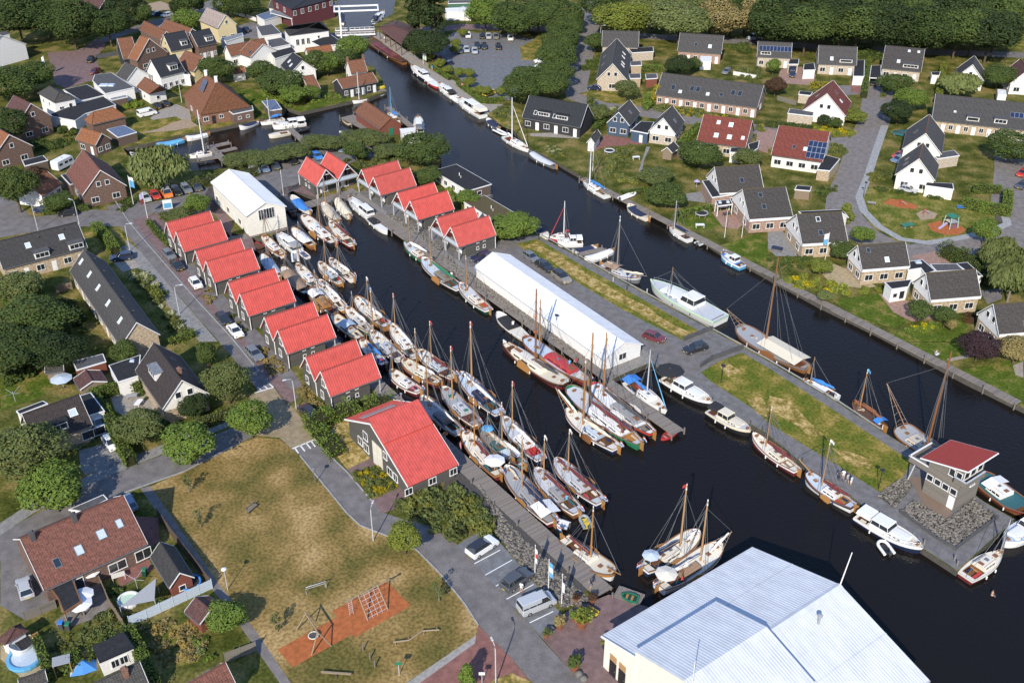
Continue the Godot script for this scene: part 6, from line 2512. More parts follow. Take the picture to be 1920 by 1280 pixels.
{n="garden_shed",l="black tiled double shed with red boarded gable",x=-44,z=-101.5,r=-.95,L=7,W=3.3,hr=3.9,he=2.2,rm="r_dark",wm="w_redwood",w=[["b",0,1.2,.9,.9,0]]},
{n="garden_shed",l="small garden shed with plum red roof by the path",x=-38.1,z=-94.3,r=-.72,L=3.2,W=3.6,hr=3,he=1.9,rm="r_maroon",wm="w_redwood"},
{l="grey slate roof at the bottom edge",x=-45,z=-81.5,r=.64,L=6.6,W=4,hr=5,he=3,rm="r_grey",wm="w_white",ch=[[1.45,.5]]},
{l="orange tiled roof cut by the bottom edge",x=-34.3,z=-81.7,r=.72,L=4.7,W=3.7,hr=5.1,he=3.2,rm="r_rust",wm="w_brown",rw=[[-1,.47,.5,.8,1]]},
{n="garden_shed",l="dark little roof beside the round pool",x=-55.2,z=-83.5,r=.49,L=2.9,W=1.9,hr=2.6,he=1.9,rm="r_brown",wm="w_shed"},
]

const FLATS := [
{l="black flat roofed link between the two houses by the sand terrace",p=[77.5,-184.7,80.4,-185.5,81.4,-180.8,78.9,-179.5,78.9,-181.9,76.1,-181.1],h=3,rm="f_bitumen",wm="w_white",sk=[[79.13,-184.12,1.2,.9]]},
{l="grey flat roofed garage row behind the patio house",p=[81.2,-183.6,86.5,-183.8,86.9,-181.1,81.5,-180.6],h=3,rm="f_grey",wm="w_white"},
{l="black flat roofed carport next to the hedge corner",p=[86.5,-184.2,89,-184.8,89.9,-179.1,88.7,-179.1,87.3,-181.5],h=2.8,rm="f_bitumen",wm="w_white"},
{l="white garden room with black flat roof on the patio",p=[70.3,-176.5,75.9,-177.6,74.3,-174.7,70.8,-173.7],h=2.9,rm="f_bitumen",wm="w_white",w=[[2,.3,1.3,1.2,1.8,0],[2,.7,1.4,1,1,0]]},
{l="dark flat roofed extension left of brick terrace",p=[43,-223.8,45.3,-224.5,48.1,-216.1,43.8,-214.7],h=3,rm="f_bitumen",wm="w_rose"},
{n="terrace_canopy",l="terrace canopy with two roof lights by the brick patio",p=[44.4,-213.8,47.9,-214.6,48,-212.1,44.5,-211.1],h=2.6,rm="f_bitumen",wm="w_white",open=1,sk=[[45.26,-212.81,.7,1],[47.04,-213.08,.7,1]]},
{l="dark flat garage right of the blue gabled house",p=[61.3,-208.2,71,-209.2,71.3,-205.2,70.5,-207.2,61.8,-206.5],h=2.7,rm="f_bitumen",wm="w_white"},
{l="black flat roofed link between blue and white gables",p=[29.9,-255.7,33,-262,36.5,-261.4,34,-253.4],h=2.9,rm="f_bitumen",wm="w_blue",w=[[3,.4,1.1,.9,2,0,"white"]]},
{l="black flat roofed porch at the right of red tiled house",p=[53.1,-244.6,56.6,-244.2,55.7,-241.2,52.4,-241.6],h=2.7,rm="f_bitumen",wm="w_white"},
{l="black flat garage beside the red tiled five light house",p=[57.7,-246.8,61.1,-249.2,59.8,-244.2,57.2,-240.8],h=2.7,rm="f_bitumen",wm="w_sand"},
{l="flat roofed garage with white edge behind skylight terrace",p=[35.7,-325.9,43.6,-327.3,43.3,-322.5,36.4,-321.1],h=2.7,rm="f_bitumen",wm="w_pale"},
{l="sand brick garden room with flat grey roof",p=[35.1,-312.9,38.5,-313.5,38.3,-309.3,34.9,-308.8],h=2.6,rm="f_grey",wm="w_sand"},
{l="sand brick shed with flat dark roof nearest the conifers",p=[33.6,-301.4,37.1,-301.6,36.8,-297.4,33.6,-297.1],h=2.6,rm="f_grey",wm="w_sand"},
{l="red shed with grey flat roof behind the cream terrace",p=[38.4,-301.3,41.9,-301.9,41.6,-297.7,38.1,-296.9],h=2.5,rm="f_grey",wm="w_redwood"},
{n="conservatory",l="white glazed garden room in front of the grey terrace",p=[56.8,-318.1,60.1,-318.1,59.4,-312.9,55.9,-312.9],h=2.6,rm="f_white",wm="w_white"},
{l="white garage with open black flat roof, left of white dormer house",p=[86.1,-310,89.5,-311.3,88.3,-304.7,84.6,-304.4],h=2.7,rm="f_bitumen",wm="w_white",w=[[2,.5,1.1,2.2,2,0,"white"]]},
{l="pale garage with navy door near the solar panel house",p=[82.8,-314.5,85.9,-315.1,84.6,-310,81.4,-310],h=2.7,rm="f_bitumen",wm="w_pale",w=[[2,.5,1.1,2.2,2,0,"navy"]]},
{l="dark carport with white edge between hedge and grey awnings",p=[102.1,-313.9,105.2,-313.9,100.8,-298.7,97.6,-298.9],h=2.7,rm="f_bitumen",wm="w_white"},
{l="black carport over parked car beside long hedge",p=[105.6,-308.7,108.6,-309,105.2,-297.1,101.9,-297.5],h=2.7,rm="f_bitumen",wm="w_white",open=1},
{l="white flat garage right of the long white dormer house",p=[121.2,-302.8,124.3,-303.4,122.7,-299.8,120.6,-300.2],h=2.6,rm="f_bitumen",wm="w_white"},
{l="pale brick garage with dark flat roof left of A-frame house",p=[73.5,-271.9,79.3,-269,78.3,-266,72.1,-268.2],h=2.8,rm="f_grey",wm="w_pale"},
{l="small dark roofed shed behind the A-frame house",p=[79.6,-286.8,83,-285.7,81.7,-282.9,78.6,-284],h=2.5,rm="f_bitumen",wm="w_pale"},
{l="black flat roofed garage beside the solar panelled red house",p=[74.9,-239.9,77.9,-237.4,73.7,-230.2,70.8,-231],h=2.7,rm="f_bitumen",wm="w_sand"},
{n="garden_shed",l="small wooden garden shed with dark roof along the street",p=[64.3,-222.9,67.6,-222.2,66.7,-219.8,63.3,-220.6],h=2.3,rm="f_bitumen",wm="w_timber"},
{l="grey flat roofed extension of the rear cream house",p=[100.9,-240.8,106.9,-242.9,107,-239.5,100.9,-237.4],h=2.7,rm="f_grey",wm="w_pale"},
{l="grey flat roofed garage right of the front cream house",p=[93.8,-223.7,99.6,-223,98.7,-219.7,92.9,-221.9],h=2.7,rm="f_bitumen",wm="w_cream"},
{l="black flat roofed brick garage left of orange roofed house",p=[-103.5,-227.4,-101.5,-228.6,-97.6,-224,-99.4,-221.8],h=2.9,rm="f_bitumen",wm="w_brown"},
{l="black flat roofed workshop with metal vent near the square",p=[-123.4,-285.1,-118.3,-289.5,-110.4,-280.7,-115.5,-276.1],h=3.4,rm="f_bitumen",wm="w_white"},
{l="grey roofed workshop with rooflight next to the square",p=[-116.9,-290.2,-118.1,-295.5,-113.8,-297.3,-103.5,-284.6,-109.9,-279.4],h=4.2,rm="f_grey",wm="w_white",sk=[[-112.27,-286.25,3,2],[-110.44,-286.25,2,2]]},
{l="black low flat roofs behind the orange barn",p=[-116.4,-275.1,-110.9,-280.7,-105.5,-274.1,-111.3,-267.4,-112.2,-262.1,-120.8,-266],h=3,rm="f_bitumen",wm="w_white"},
{l="grey corrugated lean-to roof beside workshop",p=[-110.6,-282.3,-106.8,-285.4,-104.7,-281.6,-108.3,-278.7],h=2.6,rm="f_zinc",wm="w_shed"},
{n="garden_shed",l="wooden shed with blue-grey sheet roof at the inlet",p=[-102.7,-257.4,-99.1,-260.2,-94.4,-255.4,-98.1,-251.7],h=2.5,rm="f_blue",wm="w_shed"},
{n="garden_shed",l="dark low shed behind the white caravan",p=[-116.3,-237.2,-112.5,-240.5,-110.3,-237.6,-114.5,-234],h=2.3,rm="f_bitumen",wm="w_shed"},
{l="brick annex with dark roof beside the pyramid farmhouse",p=[-74.7,-270.2,-69.2,-274.1,-68.2,-270.8,-72.9,-267.5],h=2.8,rm="f_grey",wm="w_brown",w=[[2,.3,1.4,1,.8,1],[2,.7,1.4,1,.8,1]]},
{l="white extension with grey flat roof below black roofed house",p=[-106.8,-301.9,-101.5,-296.8,-96.5,-299.2,-91.8,-298.2,-94.8,-303.1,-103.8,-303.7],h=3.3,rm="f_grey",wm="w_white",w=[[1,.3,1.4,1.2,1.2,1],[1,.7,1.4,1.2,1.2,1]]},
{l="white annex with dark flat roof under grey gable",p=[-108.9,-296.7,-105.1,-299.1,-102.3,-296.7,-106.4,-293.2],h=3.8,rm="f_bitumen",wm="w_white"},
{l="white garage with striped roof beside the yellow house",p=[-92.2,-336.2,-86.5,-342.1,-85.4,-339.1,-89.6,-332.6],h=2.8,rm="f_zinc",wm="w_white"},
{n="veranda",l="slate veranda roof on white columns round the red hotel",p=[-82,-367.9,-73.7,-361.2,-61.4,-378.4,-61,-374,-73.1,-356.3,-81.6,-363.7],h=3.4,rm="f_zinc",wm="w_white",open=1},
{l="black flat roofed annex right of the white hotel",p=[-62.4,-329.6,-57.4,-337.7,-51.8,-327.7,-58.7,-324.5],h=3.6,rm="f_bitumen",wm="w_white"},
{l="blue sheet roofed marquees at the hotel garden",p=[-86.2,-362.6,-82.8,-368.2,-77.7,-363.1,-82.3,-356.6],h=2.8,rm="f_blue",wm="w_white"},
{l="grey flat roof left of the white hotel",p=[-83,-347.5,-78.5,-350.7,-73.4,-340,-79.2,-337],h=3.2,rm="f_grey",wm="w_white"},
{l="roof terrace with white walls left of the hotel",p=[-76.5,-332,-72.5,-334.8,-68.3,-327.7,-73.7,-323.6],h=3.4,rm="f_grey",wm="w_white"},
{l="small black flat roofs behind the slate gable",p=[-73.4,-320.1,-67.5,-325.6,-65.4,-320.1,-70.6,-313.5],h=3.2,rm="f_bitumen",wm="w_white"},
{n="garden_shed",l="wooden shed with blue-grey roof at the narrow creek",p=[-67.7,-278.7,-64.3,-280,-61.1,-272.7,-64.1,-271.3],h=2.4,rm="f_blue",wm="w_shed"},
{n="villa",l="white canopied villa behind the tall quay trees",p=[-23.3,-371.2,-14.7,-372.6,-13.9,-366.4,-22.4,-366.9],h=3,rm="f_white",wm="w_white",c="house"},
{n="villa",l="green clad building behind the canopied villa",p=[-22.4,-379.3,-13.1,-380.2,-13,-376.6,-22.2,-375.7],h=3.4,rm="f_grey",wm="w_green",c="house"},
{n="pavilion",l="small white pavilion with flat grey roof on the canal bank",p=[-28.5,-257.4,-25,-258.4,-24.4,-256.5,-27.7,-254.2],h=2.6,rm="f_white",wm="w_white"},
{n="hut",l="grey flat roofed hut beside the boathouse pier",p=[-27.3,-253.3,-23.8,-255.6,-22.8,-252.9,-26.1,-250.2],h=2.4,rm="f_grey",wm="w_white"},
{l="black flat roofed garage behind dark slate house",p=[-67,-147.9,-62.6,-151.2,-61.1,-144.8,-63.9,-142.9],h=2.9,rm="f_bitumen",wm="w_white",sk=[[-63.38,-149.1,.8,.6]]},
{l="black flat garage joining the mottled roof house",p=[-68.8,-139.1,-67.3,-140.1,-63.4,-135,-65.6,-133.6],h=2.9,rm="f_bitumen",wm="w_white"},
{l="low dark flat roof with white rim behind mottled house",p=[-77.5,-135.4,-74.3,-138.2,-73.2,-137.4,-76.6,-134.4],h=2.6,rm="f_bitumen",wm="w_white"},
{n="garden_shed",l="long shed with dark corrugated roof by the slate house",p=[-73.8,-149.9,-69.4,-152.3,-68.1,-149.9,-72.2,-147.2],h=2.4,rm="f_grey",wm="w_redwood"},
{l="low extension roof with white rim behind red tiled house",p=[-61,-112,-57.2,-115.2,-56.2,-114.1,-58.8,-111.5],h=2.8,rm="f_grey",wm="w_white"},
{n="pergola",l="lean-to with slatted wooden roof at red tiled house",p=[-58.3,-97.5,-56,-99.2,-53.5,-95.2,-55,-93.2,-56.6,-95.6],h=2.5,rm="f_bitumen",wm="w_timber",open=1,tr="wood"},
{n="garden_shed",l="black felt roofed shed with white window grid",p=[-49.7,-87.9,-46.7,-90.2,-44.7,-87.8,-48.1,-85.5],h=2.5,rm="f_bitumen",wm="w_white",tr="black",w=[[2,.35,1.2,1,1.3,1],[2,.6,1.2,1,1.3,1]]},
]

const HIPS := [
{l="white house with grey hipped roof beside black flat roofs",p=[-127.2,-277.3,-120,-269.8,-115.3,-273.3,-122.2,-280.5],q=[-123.2,-276.7,-118.9,-271.9],he=5,hr=7.2,rm="r_grey",wm="w_white",w=[[0,.25,3.6,.8,1.1,0],[0,.6,3.6,.8,1.1,0],[1,.3,2.6,1.2,2,1],[1,.7,3.4,.9,1.3,0]]},
{l="old farmhouse with huge orange pyramid roof and solar panels",p=[-89.7,-281.5,-81,-266.1,-69.2,-272.5,-77.8,-288],q=[-80.5,-274.5,-76.2,-268.9],he=3,hr=11,rm="r_clay",wm="w_brick",sp=[[.45,.62]],ch=[.05,.95],w=[[1,.1,1.6,1.4,1.2,1],[1,.25,1.1,1,2.2,0,"black"],[1,.4,1.7,1.2,1,1],[0,.4,1.6,1.2,1.2,1],[0,.8,1.6,1.2,1.2,1]]},
{l="white cottage with orange hipped roof left of farmhouse",p=[-104.4,-288.8,-99.3,-282.6,-95.3,-286.3,-100.3,-292.5],q=[-101.7,-289.1,-95.5,-281.5],he=2.9,hr=5.6,rm="r_clay",wm="w_white",w=[[0,.5,1.3,.9,1.1,0],[1,.5,1.4,1,1,0]]},
{n="hotel",l="wine red hotel with white windows and slate veranda roof",p=[-82.2,-369.8,-72.7,-355.8,-60.5,-370.6,-69.3,-383.4],q=[-75.9,-366.7,-65.7,-373],he=6.5,hr=8.6,rm="r_slate",wm="w_wine",w=[[1,.08,5,1.3,1.6,1],[1,.25,5,1.3,1.6,1],[1,.42,5,1.3,1.6,1],[1,.58,5,1.3,1.6,1],[1,.75,5,1.3,1.6,1],[1,.92,5,1.3,1.6,1],[0,.25,5,1.3,1.6,1],[0,.6,5,1.3,1.6,1]]},
{n="hotel",l="white hotel with black hipped roof below the bridge",p=[-72.1,-336.7,-68.9,-328.9,-57.1,-334.8,-60.7,-344.3],q=[-67.2,-329.6,-60,-333.3],he=5.6,hr=8.6,rm="r_slate",wm="w_white",w=[[1,.2,3.2,1.1,1.9,1],[1,.33,3.2,1.1,1.9,1],[1,.46,3.2,1.1,1.9,1],[1,.72,4,.8,.9,0]]},
{n="market_hall",l="open market hall with wide brown roof on the quay",p=[-43.5,-345.3,-34,-325.9,-27.2,-340.3,-37.9,-353.9],q=[-37.1,-339,-31.9,-331.6],he=3.6,hr=6,rm="r_maroon",wm="w_white",open=1},
{n="gazebo",l="octagon style gazebo with brown felt roof beside pool",p=[-61.7,-89.3,-60.4,-88.4,-58.4,-90.7,-59.8,-91.8],q=[-60,-90.4,-59.7,-90.3],he=2.1,hr=3,rm="r_maroon",wm="w_white"},
]

const COTTAGES := [
{l="grey boarded red roofed cottage pair, northernmost in the row along the street",x=-64.5,z=-195.7,r=.63,view=1,g="cottages along the street"},
{l="grey boarded red roofed cottage pair, second from the north in the row along the street",x=-55.5,z=-183.2,r=.63,view=1,g="cottages along the street"},
{l="grey boarded red roofed cottage pair, middle one in the row along the street",x=-46.4,z=-170.7,r=.63,view=1,g="cottages along the street"},
{l="grey boarded red roofed cottage pair, fourth from the north in the row along the street",x=-37.3,z=-158.2,r=.63,view=1,g="cottages along the street"},
{l="grey boarded red roofed cottage pair, nearest the clubhouse in the row along the street",x=-28.2,z=-145.7,r=.63,view=1,g="cottages along the street"},
{l="grey boarded red roofed cottage pair, northernmost of three across the basin",x=-28.3,z=-222.8,r=.63,view=-1,g="cottages across the basin"},
{l="grey boarded red roofed cottage pair, middle one of three across the basin",x=-19.2,z=-210.3,r=.63,view=-1,g="cottages across the basin"},
{l="grey boarded red roofed cottage pair, nearest the long white shed across the basin",x=-10.1,z=-197.8,r=.63,view=-1,g="cottages across the basin"},
{l="red roofed cottage pair facing down the basin beside the car park",x=-42.2,z=-227.6,r=-.94,view=1,g="cottages at the head of the basin"},
]

const BOATS := [
{l="dark covered boat with tall white mast beside the cream boathouse",k="T",x=-49.9,z=-218,r=2.01,L=9.7,B=2.2,mast=5.8,mx=.92,hc="lead",sc="dark",dc="lead",cov="dark",rise=.5,v0=.15,v1=.85,mc="white"},
{l="open boat under a bright blue tarpaulin",k="L",x=-47.2,z=-218,r=2.17,L=9,B=2.5,hc="white",dc="ivory",cov="blue",rise=.6,v0=.1,v1=.78},
{l="long black hulled yacht with white cabin near the boathouse",k="T",x=-41.2,z=-205,r=2.18,L=15.3,B=3.4,mast=8.3,mx=.43,hc="black",sc="navy",cc="white",k0=.25,k1=.68,ch=.8,sail="",mc="pale",lee="oak",flag=1},
{l="yacht with tan winter cover beside the head dock",k="T",x=-39.8,z=-213.5,r=2.08,L=9.8,B=2.4,mast=7.3,mx=.8,hc="white",sc="oak",cov="tan",rise=.7,v0=.05,v1=.8,mc="pale"},
{l="small yacht wrapped in cream canvas, next to white motor launch",k="T",x=-37.4,z=-215.7,r=2.03,L=8.6,B=2.4,mast=5.1,mx=.71,hc="ivory",sc="white",cov="cream",rise=.9,v0=.1,v1=.95,mc="pale"},
{l="white motor launch with long cabin roof at the head of basin",k="M",x=-33.7,z=-216.3,r=2.14,L=12.1,B=2.6,hc="white",dc="steel",can="",w0=.05,w1=.42,wh=1.3},
{l="white speedboat with black cockpit cover",k="P",x=-28.8,z=-207.9,r=-1.02,L=9,B=2.3,hc="white",dc="white",cov="black",v0=.1,v1=.5,rise=.3},
{l="white decked yacht with wine red trim nearest the launch",k="T",x=-36,z=-202.8,r=2.12,L=11.8,B=2.7,mast=4.4,mx=.79,hc="maroon",sc="white",cc="ivory",sail="maroon",flag=1,lee="oak"},
{l="cream yacht with brown trim at the boathouse boardwalk",k="T",x=-49.4,z=-197.4,r=2.22,L=9.5,B=2.4,mast=6.7,mx=.79,hc="white",sc="oak",cc="white",wc="oak",mc="oak"},
{l="grey white motorboat left of the cream yacht",k="M",x=-46.8,z=-199.4,r=2.21,L=9.5,B=2.8,hc="white",dc="steel",can="grey",wh=.9},
{l="brown hulled yacht with white cover lying by grey motorboat",k="T",x=-43.8,z=-201.1,r=2.23,L=9.1,B=2.4,mast=2.8,mx=.69,hc="wood",sc="oak",cov="white",v0=.25,v1=.8,rise=.5,mc="pale"},
{l="small red boat at the corner of the boardwalk",k="L",x=-51.5,z=-196,r=2.21,L=5.4,B=2,hc="red",dc="brown"},
{l="white inflatable dinghy between moored yachts",k="R",x=-44.3,z=-193.6,r=1.8,L=4.2,B=1.5,hc="white",dc="grey"},
{l="white tender with blue thwarts astern of grey motorboat",k="D",x=-42.9,z=-195,r=2.21,L=4.6,B=1.5,hc="white",dc="white",tc="blue"},
{l="boat covered in blue-grey sheets behind the red roofs",k="T",x=-48.1,z=-188.2,r=2.11,L=10.6,B=2.4,mast=3.9,mx=.66,hc="navy",cov="sky",v0=.2,v1=.8,rise=.5},
{l="white yacht with varnished stern and tall mast, inner west row",k="T",x=-40,z=-184.1,r=2.17,L=10,B=2.6,mast=7.6,mx=.85,hc="oak",sc="white",cc="white",sail="",flag=1,lee="oak"},
{l="white yacht with sky blue cabin top, inner west row",k="T",x=-35.8,z=-185.4,r=2.21,L=9,B=2.5,mast=6.8,mx=.68,hc="oak",sc="white",cc="sky",sail="white",lee="oak",vane="red"},
{l="white yacht with red flowers of sail cloth, outer of three",k="T",x=-33.8,z=-187,r=2.22,L=9.1,B=2.5,mast=5.8,mx=.61,hc="white",sc="white",cc="ivory",sail="white",lee="oak",vane="red",flag=1},
{l="old dark boat with brown canvas tent",k="T",x=-42.3,z=-182.4,r=2.16,L=11.7,B=2.7,mast=3.8,mx=.83,hc="black",sc="dark",cov="teak",v0=.15,v1=.85,rise=.6,rc="brown"},
{l="yacht with white folded sails and teak cockpit beside dark tent boat",k="T",x=-34.2,z=-176.5,r=2.12,L=11.8,B=2.8,mast=5.5,mx=.73,hc="oak",sc="white",cc="white",sail="white",sr=.35,lee="oak",flag=1},
{l="brown varnished yacht against the west dock, white tent",k="T",x=-35.8,z=-174.1,r=2.17,L=11.5,B=2.8,mast=5.7,mx=.68,hc="wood",sc="wood",cc="oak",dc="teak",awn=["white",.6,.85],lee="oak",mc="oak"},
{l="large yacht with white canvas forward and brown hull",k="T",x=-25.9,z=-170.1,r=2.19,L=11.9,B=3.3,mast=6.8,mx=.6,hc="oak",sc="oak",cc="ivory",dc="ivory",sail="white",sr=.3,lee="oak",flag=1,vane="white",jib="white"},
{l="green hulled small yacht inside the large canvas covered one",k="T",x=-28.1,z=-167.5,r=2.17,L=9.2,B=2.5,mast=4.8,mx=.72,hc="green",sc="ivory",cc="steel",sail="white",lee="oak",flag=1},
{l="dark green boat with cream deck close to the fourth cottage",k="T",x=-30,z=-165.1,r=2.23,L=10,B=2.7,hc="bottle",sc="black",cc="steel",dc="cream",wc="cream",awn=["sky",.35,.6]},
{l="white yacht with tall tan mast and white bow sail, in open water",k="T",x=-19.1,z=-160,r=2.05,L=11.3,B=2.9,mast=7.2,mx=.86,hc="maroon",sc="white",cc="white",sail="white",lee="oak",flag=1,vane="red",jib="white"},
{l="white yacht with teal hatch left of the tall tan mast",k="T",x=-22.1,z=-158.4,r=2.18,L=10.7,B=3,mast=9,mx=.92,hc="navy",sc="white",cc="steel",sail="",lee="oak",flag=1,vane="blue"},
{l="dark blue boat with crew below the dock",k="T",x=-24.2,z=-156.3,r=2.16,L=9,B=2.5,mast=5.5,mx=.74,hc="navy",sc="maroon",cc="sky",sail="blue",wc="blue"},
{l="white yacht with wine red boot and little white cabin by the boardwalk",k="T",x=-17.8,z=-147.3,r=2.34,L=7.7,B=2.7,mast=6.1,mx=.92,hc="maroon",sc="white",cc="white",dc="ivory",wc="pink",flag=1},
{l="cream decked yacht with stowed white sail and two hatches",k="T",x=-15.4,z=-150.4,r=2.39,L=9.3,B=2.9,mast=8,mx=.61,hc="maroon",sc="oak",cc="ivory",dc="cream",sail="white",lee="oak"},
{l="red and white yacht with shining masts, outer side",k="T",x=-12.9,z=-152.6,r=2.28,L=9.8,B=2.9,mast=7.8,mx=.65,hc="maroon",sc="ivory",cc="sky",dc="ivory",sail="maroon",lee="oak",flag=1,vane="red"},
{l="large pale blue decked yacht with white sail bundles",k="T",x=-5.2,z=-143.8,r=2.12,L=12.8,B=3.4,mast=12.1,mx=.72,hc="navy",sc="white",cc="navy",dc="sky",sail="white",sr=.28,lee="oak",flag=1,vane="red",jib="white"},
{l="brown hulled yacht with grey deck and green companionway",k="T",x=-8.3,z=-140.2,r=2.13,L=11.1,B=3.1,mast=9.8,mx=.74,hc="wood",sc="white",cc="steel",dc="grey",sail="",lee="oak",flag=1,vane="red",hat="green"},
{l="dark hulled yacht with grey teak cabin beside clubhouse dock",k="T",x=-11.3,z=-137.7,r=2.18,L=11.4,B=3.2,mast=8.5,mx=.85,hc="black",sc="white",cc="lead",dc="grey",sail="white",sr=.22,lee="oak",flag=1,jib="cream"},
{l="cream yacht with wine hull and white umbrella",k="T",x=-4.6,z=-128,r=2.08,L=11.6,B=3.1,mast=8.5,mx=.7,hc="maroon",sc="oak",cc="ivory",dc="ivory",sail="maroon",lee="oak",flag=1,par="white",px=.14,pr=1.6,mc="oak"},
{l="dark boat with small blue parasol and teal cabin",k="T",x=-2.4,z=-130.3,r=2.16,L=8.6,B=2.6,mast=4.3,mx=.78,hc="black",sc="dark",cc="teal",dc="taupe",sail="tan",par="azure",px=.78,pr=1},
{l="white yacht with red cushions in its cockpit",k="T",x=1.6,z=-131.6,r=2.1,L=11.4,B=3.1,mast=8.6,mx=.77,hc="navy",sc="white",cc="white",dc="steel",sail="white",lee="oak",flag=1,vane="red",wc="red"},
{l="steel blue hulled boat with white stowed jib",k="T",x=-.2,z=-128,r=2.22,L=6.7,B=2.5,mast=7.8,mx=.83,hc="azure",sc="teal",cc="",dc="sky",sail="white",jib="white"},
{l="grey decked yacht with blue sail cover and white tent aft",k="T",x=2.5,z=-118.5,r=2.09,L=13.2,B=3.5,mast=9.4,mx=.66,hc="maroon",sc="white",cc="grey",dc="grey",sail="navy",awn=["white",.05,.28],flag=1,lee="oak",jib="tan"},
{l="yacht with wood brown deckhouse and dark red sail, second of the lower trio",k="T",x=6.5,z=-119.2,r=2.14,L=10.7,B=3.3,mast=7.4,mx=.82,hc="wood",sc="white",cc="grey",dc="steel",sail="maroon",lee="wood",flag=1,vane="white"},
{l="white yacht with orange leeboard, outer of the lower trio",k="T",x=9.7,z=-121.4,r=2.16,L=11.1,B=3.4,mast=7.6,mx=.73,hc="navy",sc="white",cc="steel",dc="steel",sail="maroon",lee="oak",flag=1,jib="maroon",vane="white"},
{l="grey inflatable dinghy at the lower west dock",k="R",x=7,z=-112.8,r=2.67,L=2.1,B=1.6,hc="steel",dc="white"},
{l="grey inflatable dinghy with yellow floor",k="R",x=10.3,z=-113.2,r=1.86,L=2.5,B=1.6,hc="grey",dc="yellow"},
{l="cream decked yacht with wine red sail cover, bow toward boatyard",k="T",x=10.2,z=-105.7,r=-.86,L=9.6,B=3.4,mast=9.1,mx=.55,hc="white",sc="oak",cc="ivory",dc="cream",sail="maroon",lee="oak",flag=1,mc="oak",sprit=1.2,fh=.74},
{l="white yacht with navy sail and pale blue parasol, inner of the pair",k="T",x=21.4,z=-106.8,r=.68,L=10.6,B=3.5,mast=10.5,mx=.67,hc="navy",sc="white",cc="ivory",dc="ivory",sail="navy",lee="oak",flag=1,par="sky",px=.13,jib="white",vane="red"},
{l="white yacht with grey teak cabin and striped parasol, outer of the pair",k="T",x=23.6,z=-103.9,r=.68,L=11.7,B=3.7,mast=10.2,mx=.67,hc="white",sc="white",cc="teak",dc="ivory",sail="white",sr=.3,lee="oak",flag=1,par="ivory",px=.1,pr=1.5,sprit=2.2,jib="white",net=1},
{n="rowing_boat",l="green rowing boat on the little pontoon",k="D",x=15,z=-98,r=2.75,L=2.3,B=1.5,wy=.08,hc="green",dc="green",wc="bottle"},
{l="yacht with green hull under the middle cottages",k="T",x=-19.5,z=-194.6,r=2.18,L=9.2,B=2.5,mast=7.3,mx=.8,hc="green",sc="green",cc="ivory",dc="sky",sail="white",bz=.5,flag=1},
{l="large white yacht with green sail and sunbathers",k="T",x=-13.9,z=-185,r=2.17,L=14.2,B=3.5,mast=8.3,mx=.79,hc="black",sc="white",cc="taupe",dc="sky",sail="green",lee="oak",flag=1,fen="navy"},
{l="dark green yacht with varnished wood cockpit",k="T",x=-7.1,z=-175.7,r=2.12,L=10.9,B=2.9,mast=7.2,mx=.78,hc="bottle",sc="white",cc="ivory",dc="steel",wc="oak",mc="oak",rc="oak"},
{l="open white launch with black cover and red cushions",k="L",x=0,z=-165.6,r=2.14,L=9.7,B=2.7,hc="ivory",sc="white",dc="ivory",cov="black",v0=.42,v1=.84,rise=.25,fen="navy"},
{l="long black hulled barge yacht with ivory cabin",k="B",x=4,z=-152.7,r=-.9,L=16.4,B=3.6,mast=14.6,mx=.5,hc="maroon",sc="black",cc="ivory",dc="cream",lee="oak",sail="dark",k0=.16,k1=.66,ch=.8,bx=.85,fen="white",rc="white",mc="wood"},
{l="red decked barge moored against the shed dock",k="B",x=7.5,z=-154.2,r=2.23,L=16.7,B=3.4,mast=9.7,mx=.76,hc="maroon",sc="rust",cc="red",dc="sky",k0=.2,k1=.62,ch=.7,mc="oak",flag=1,wc="steel"},
{l="long yacht with bright green hull and white deck",k="B",x=14.6,z=-137.8,r=2.17,L=18.1,B=3.9,mast=13.5,mx=.7,hc="green",sc="green",cc="white",dc="steel",k0=.2,k1=.66,ch=.55,sail="maroon",flag=1,lee="white",mc="oak",wc="oak",rc="oak"},
{l="white yacht with bowsprit and pale blue cabin top",k="T",x=12.5,z=-134,r=2.23,L=11.8,B=3.5,mast=12.3,mx=.68,hc="navy",sc="white",cc="sky",dc="ivory",sail="cream",lee="wood",flag=1,sprit=3.2,sprise=.75,net=1,jib="ivory",mc="oak"},
{l="black barge with grey deckhouse and red stern at the jetty",k="B",x=17.7,z=-139.6,r=2.14,L=15.7,B=3.6,mast=11.5,mx=.82,hc="black",sc="red",cc="grey",dc="white",k0=.22,k1=.62,ch=.6,sail="dark",lee="white",mc="oak",wc="taupe"},
{l="white sloop with blue canvas at the jetty",k="S",x=22.1,z=-143.5,r=-1.01,L=10.1,B=3.1,mast=8.6,mx=.5,hc="white",sc="white",cc="white",sail="blue",awn=["blue",0,.2],mc="steel",furl="azure",fen="azure"},
{l="white motor yacht with dark umbrella at the stern",k="M",x=29,z=-145,r=-.86,L=10.2,B=3.3,hc="black",sc="white",dc="ivory",can="",par="black",px=.1,pr=2.3},
{l="cream motorboat with black canvas hood",k="M",x=34.5,z=-136.5,r=-.87,L=8.1,B=2.9,hc="black",sc="cream",cc="cream",dc="steel",can="black"},
{l="white deck sloop with dark red sail cover on the pier",k="T",x=39.9,z=-128.1,r=2.11,L=9.7,B=2.5,mast=7.2,mx=.71,hc="maroon",sc="white",cc="ivory",dc="ivory",sail="maroon",mc="oak",wc="teak"},
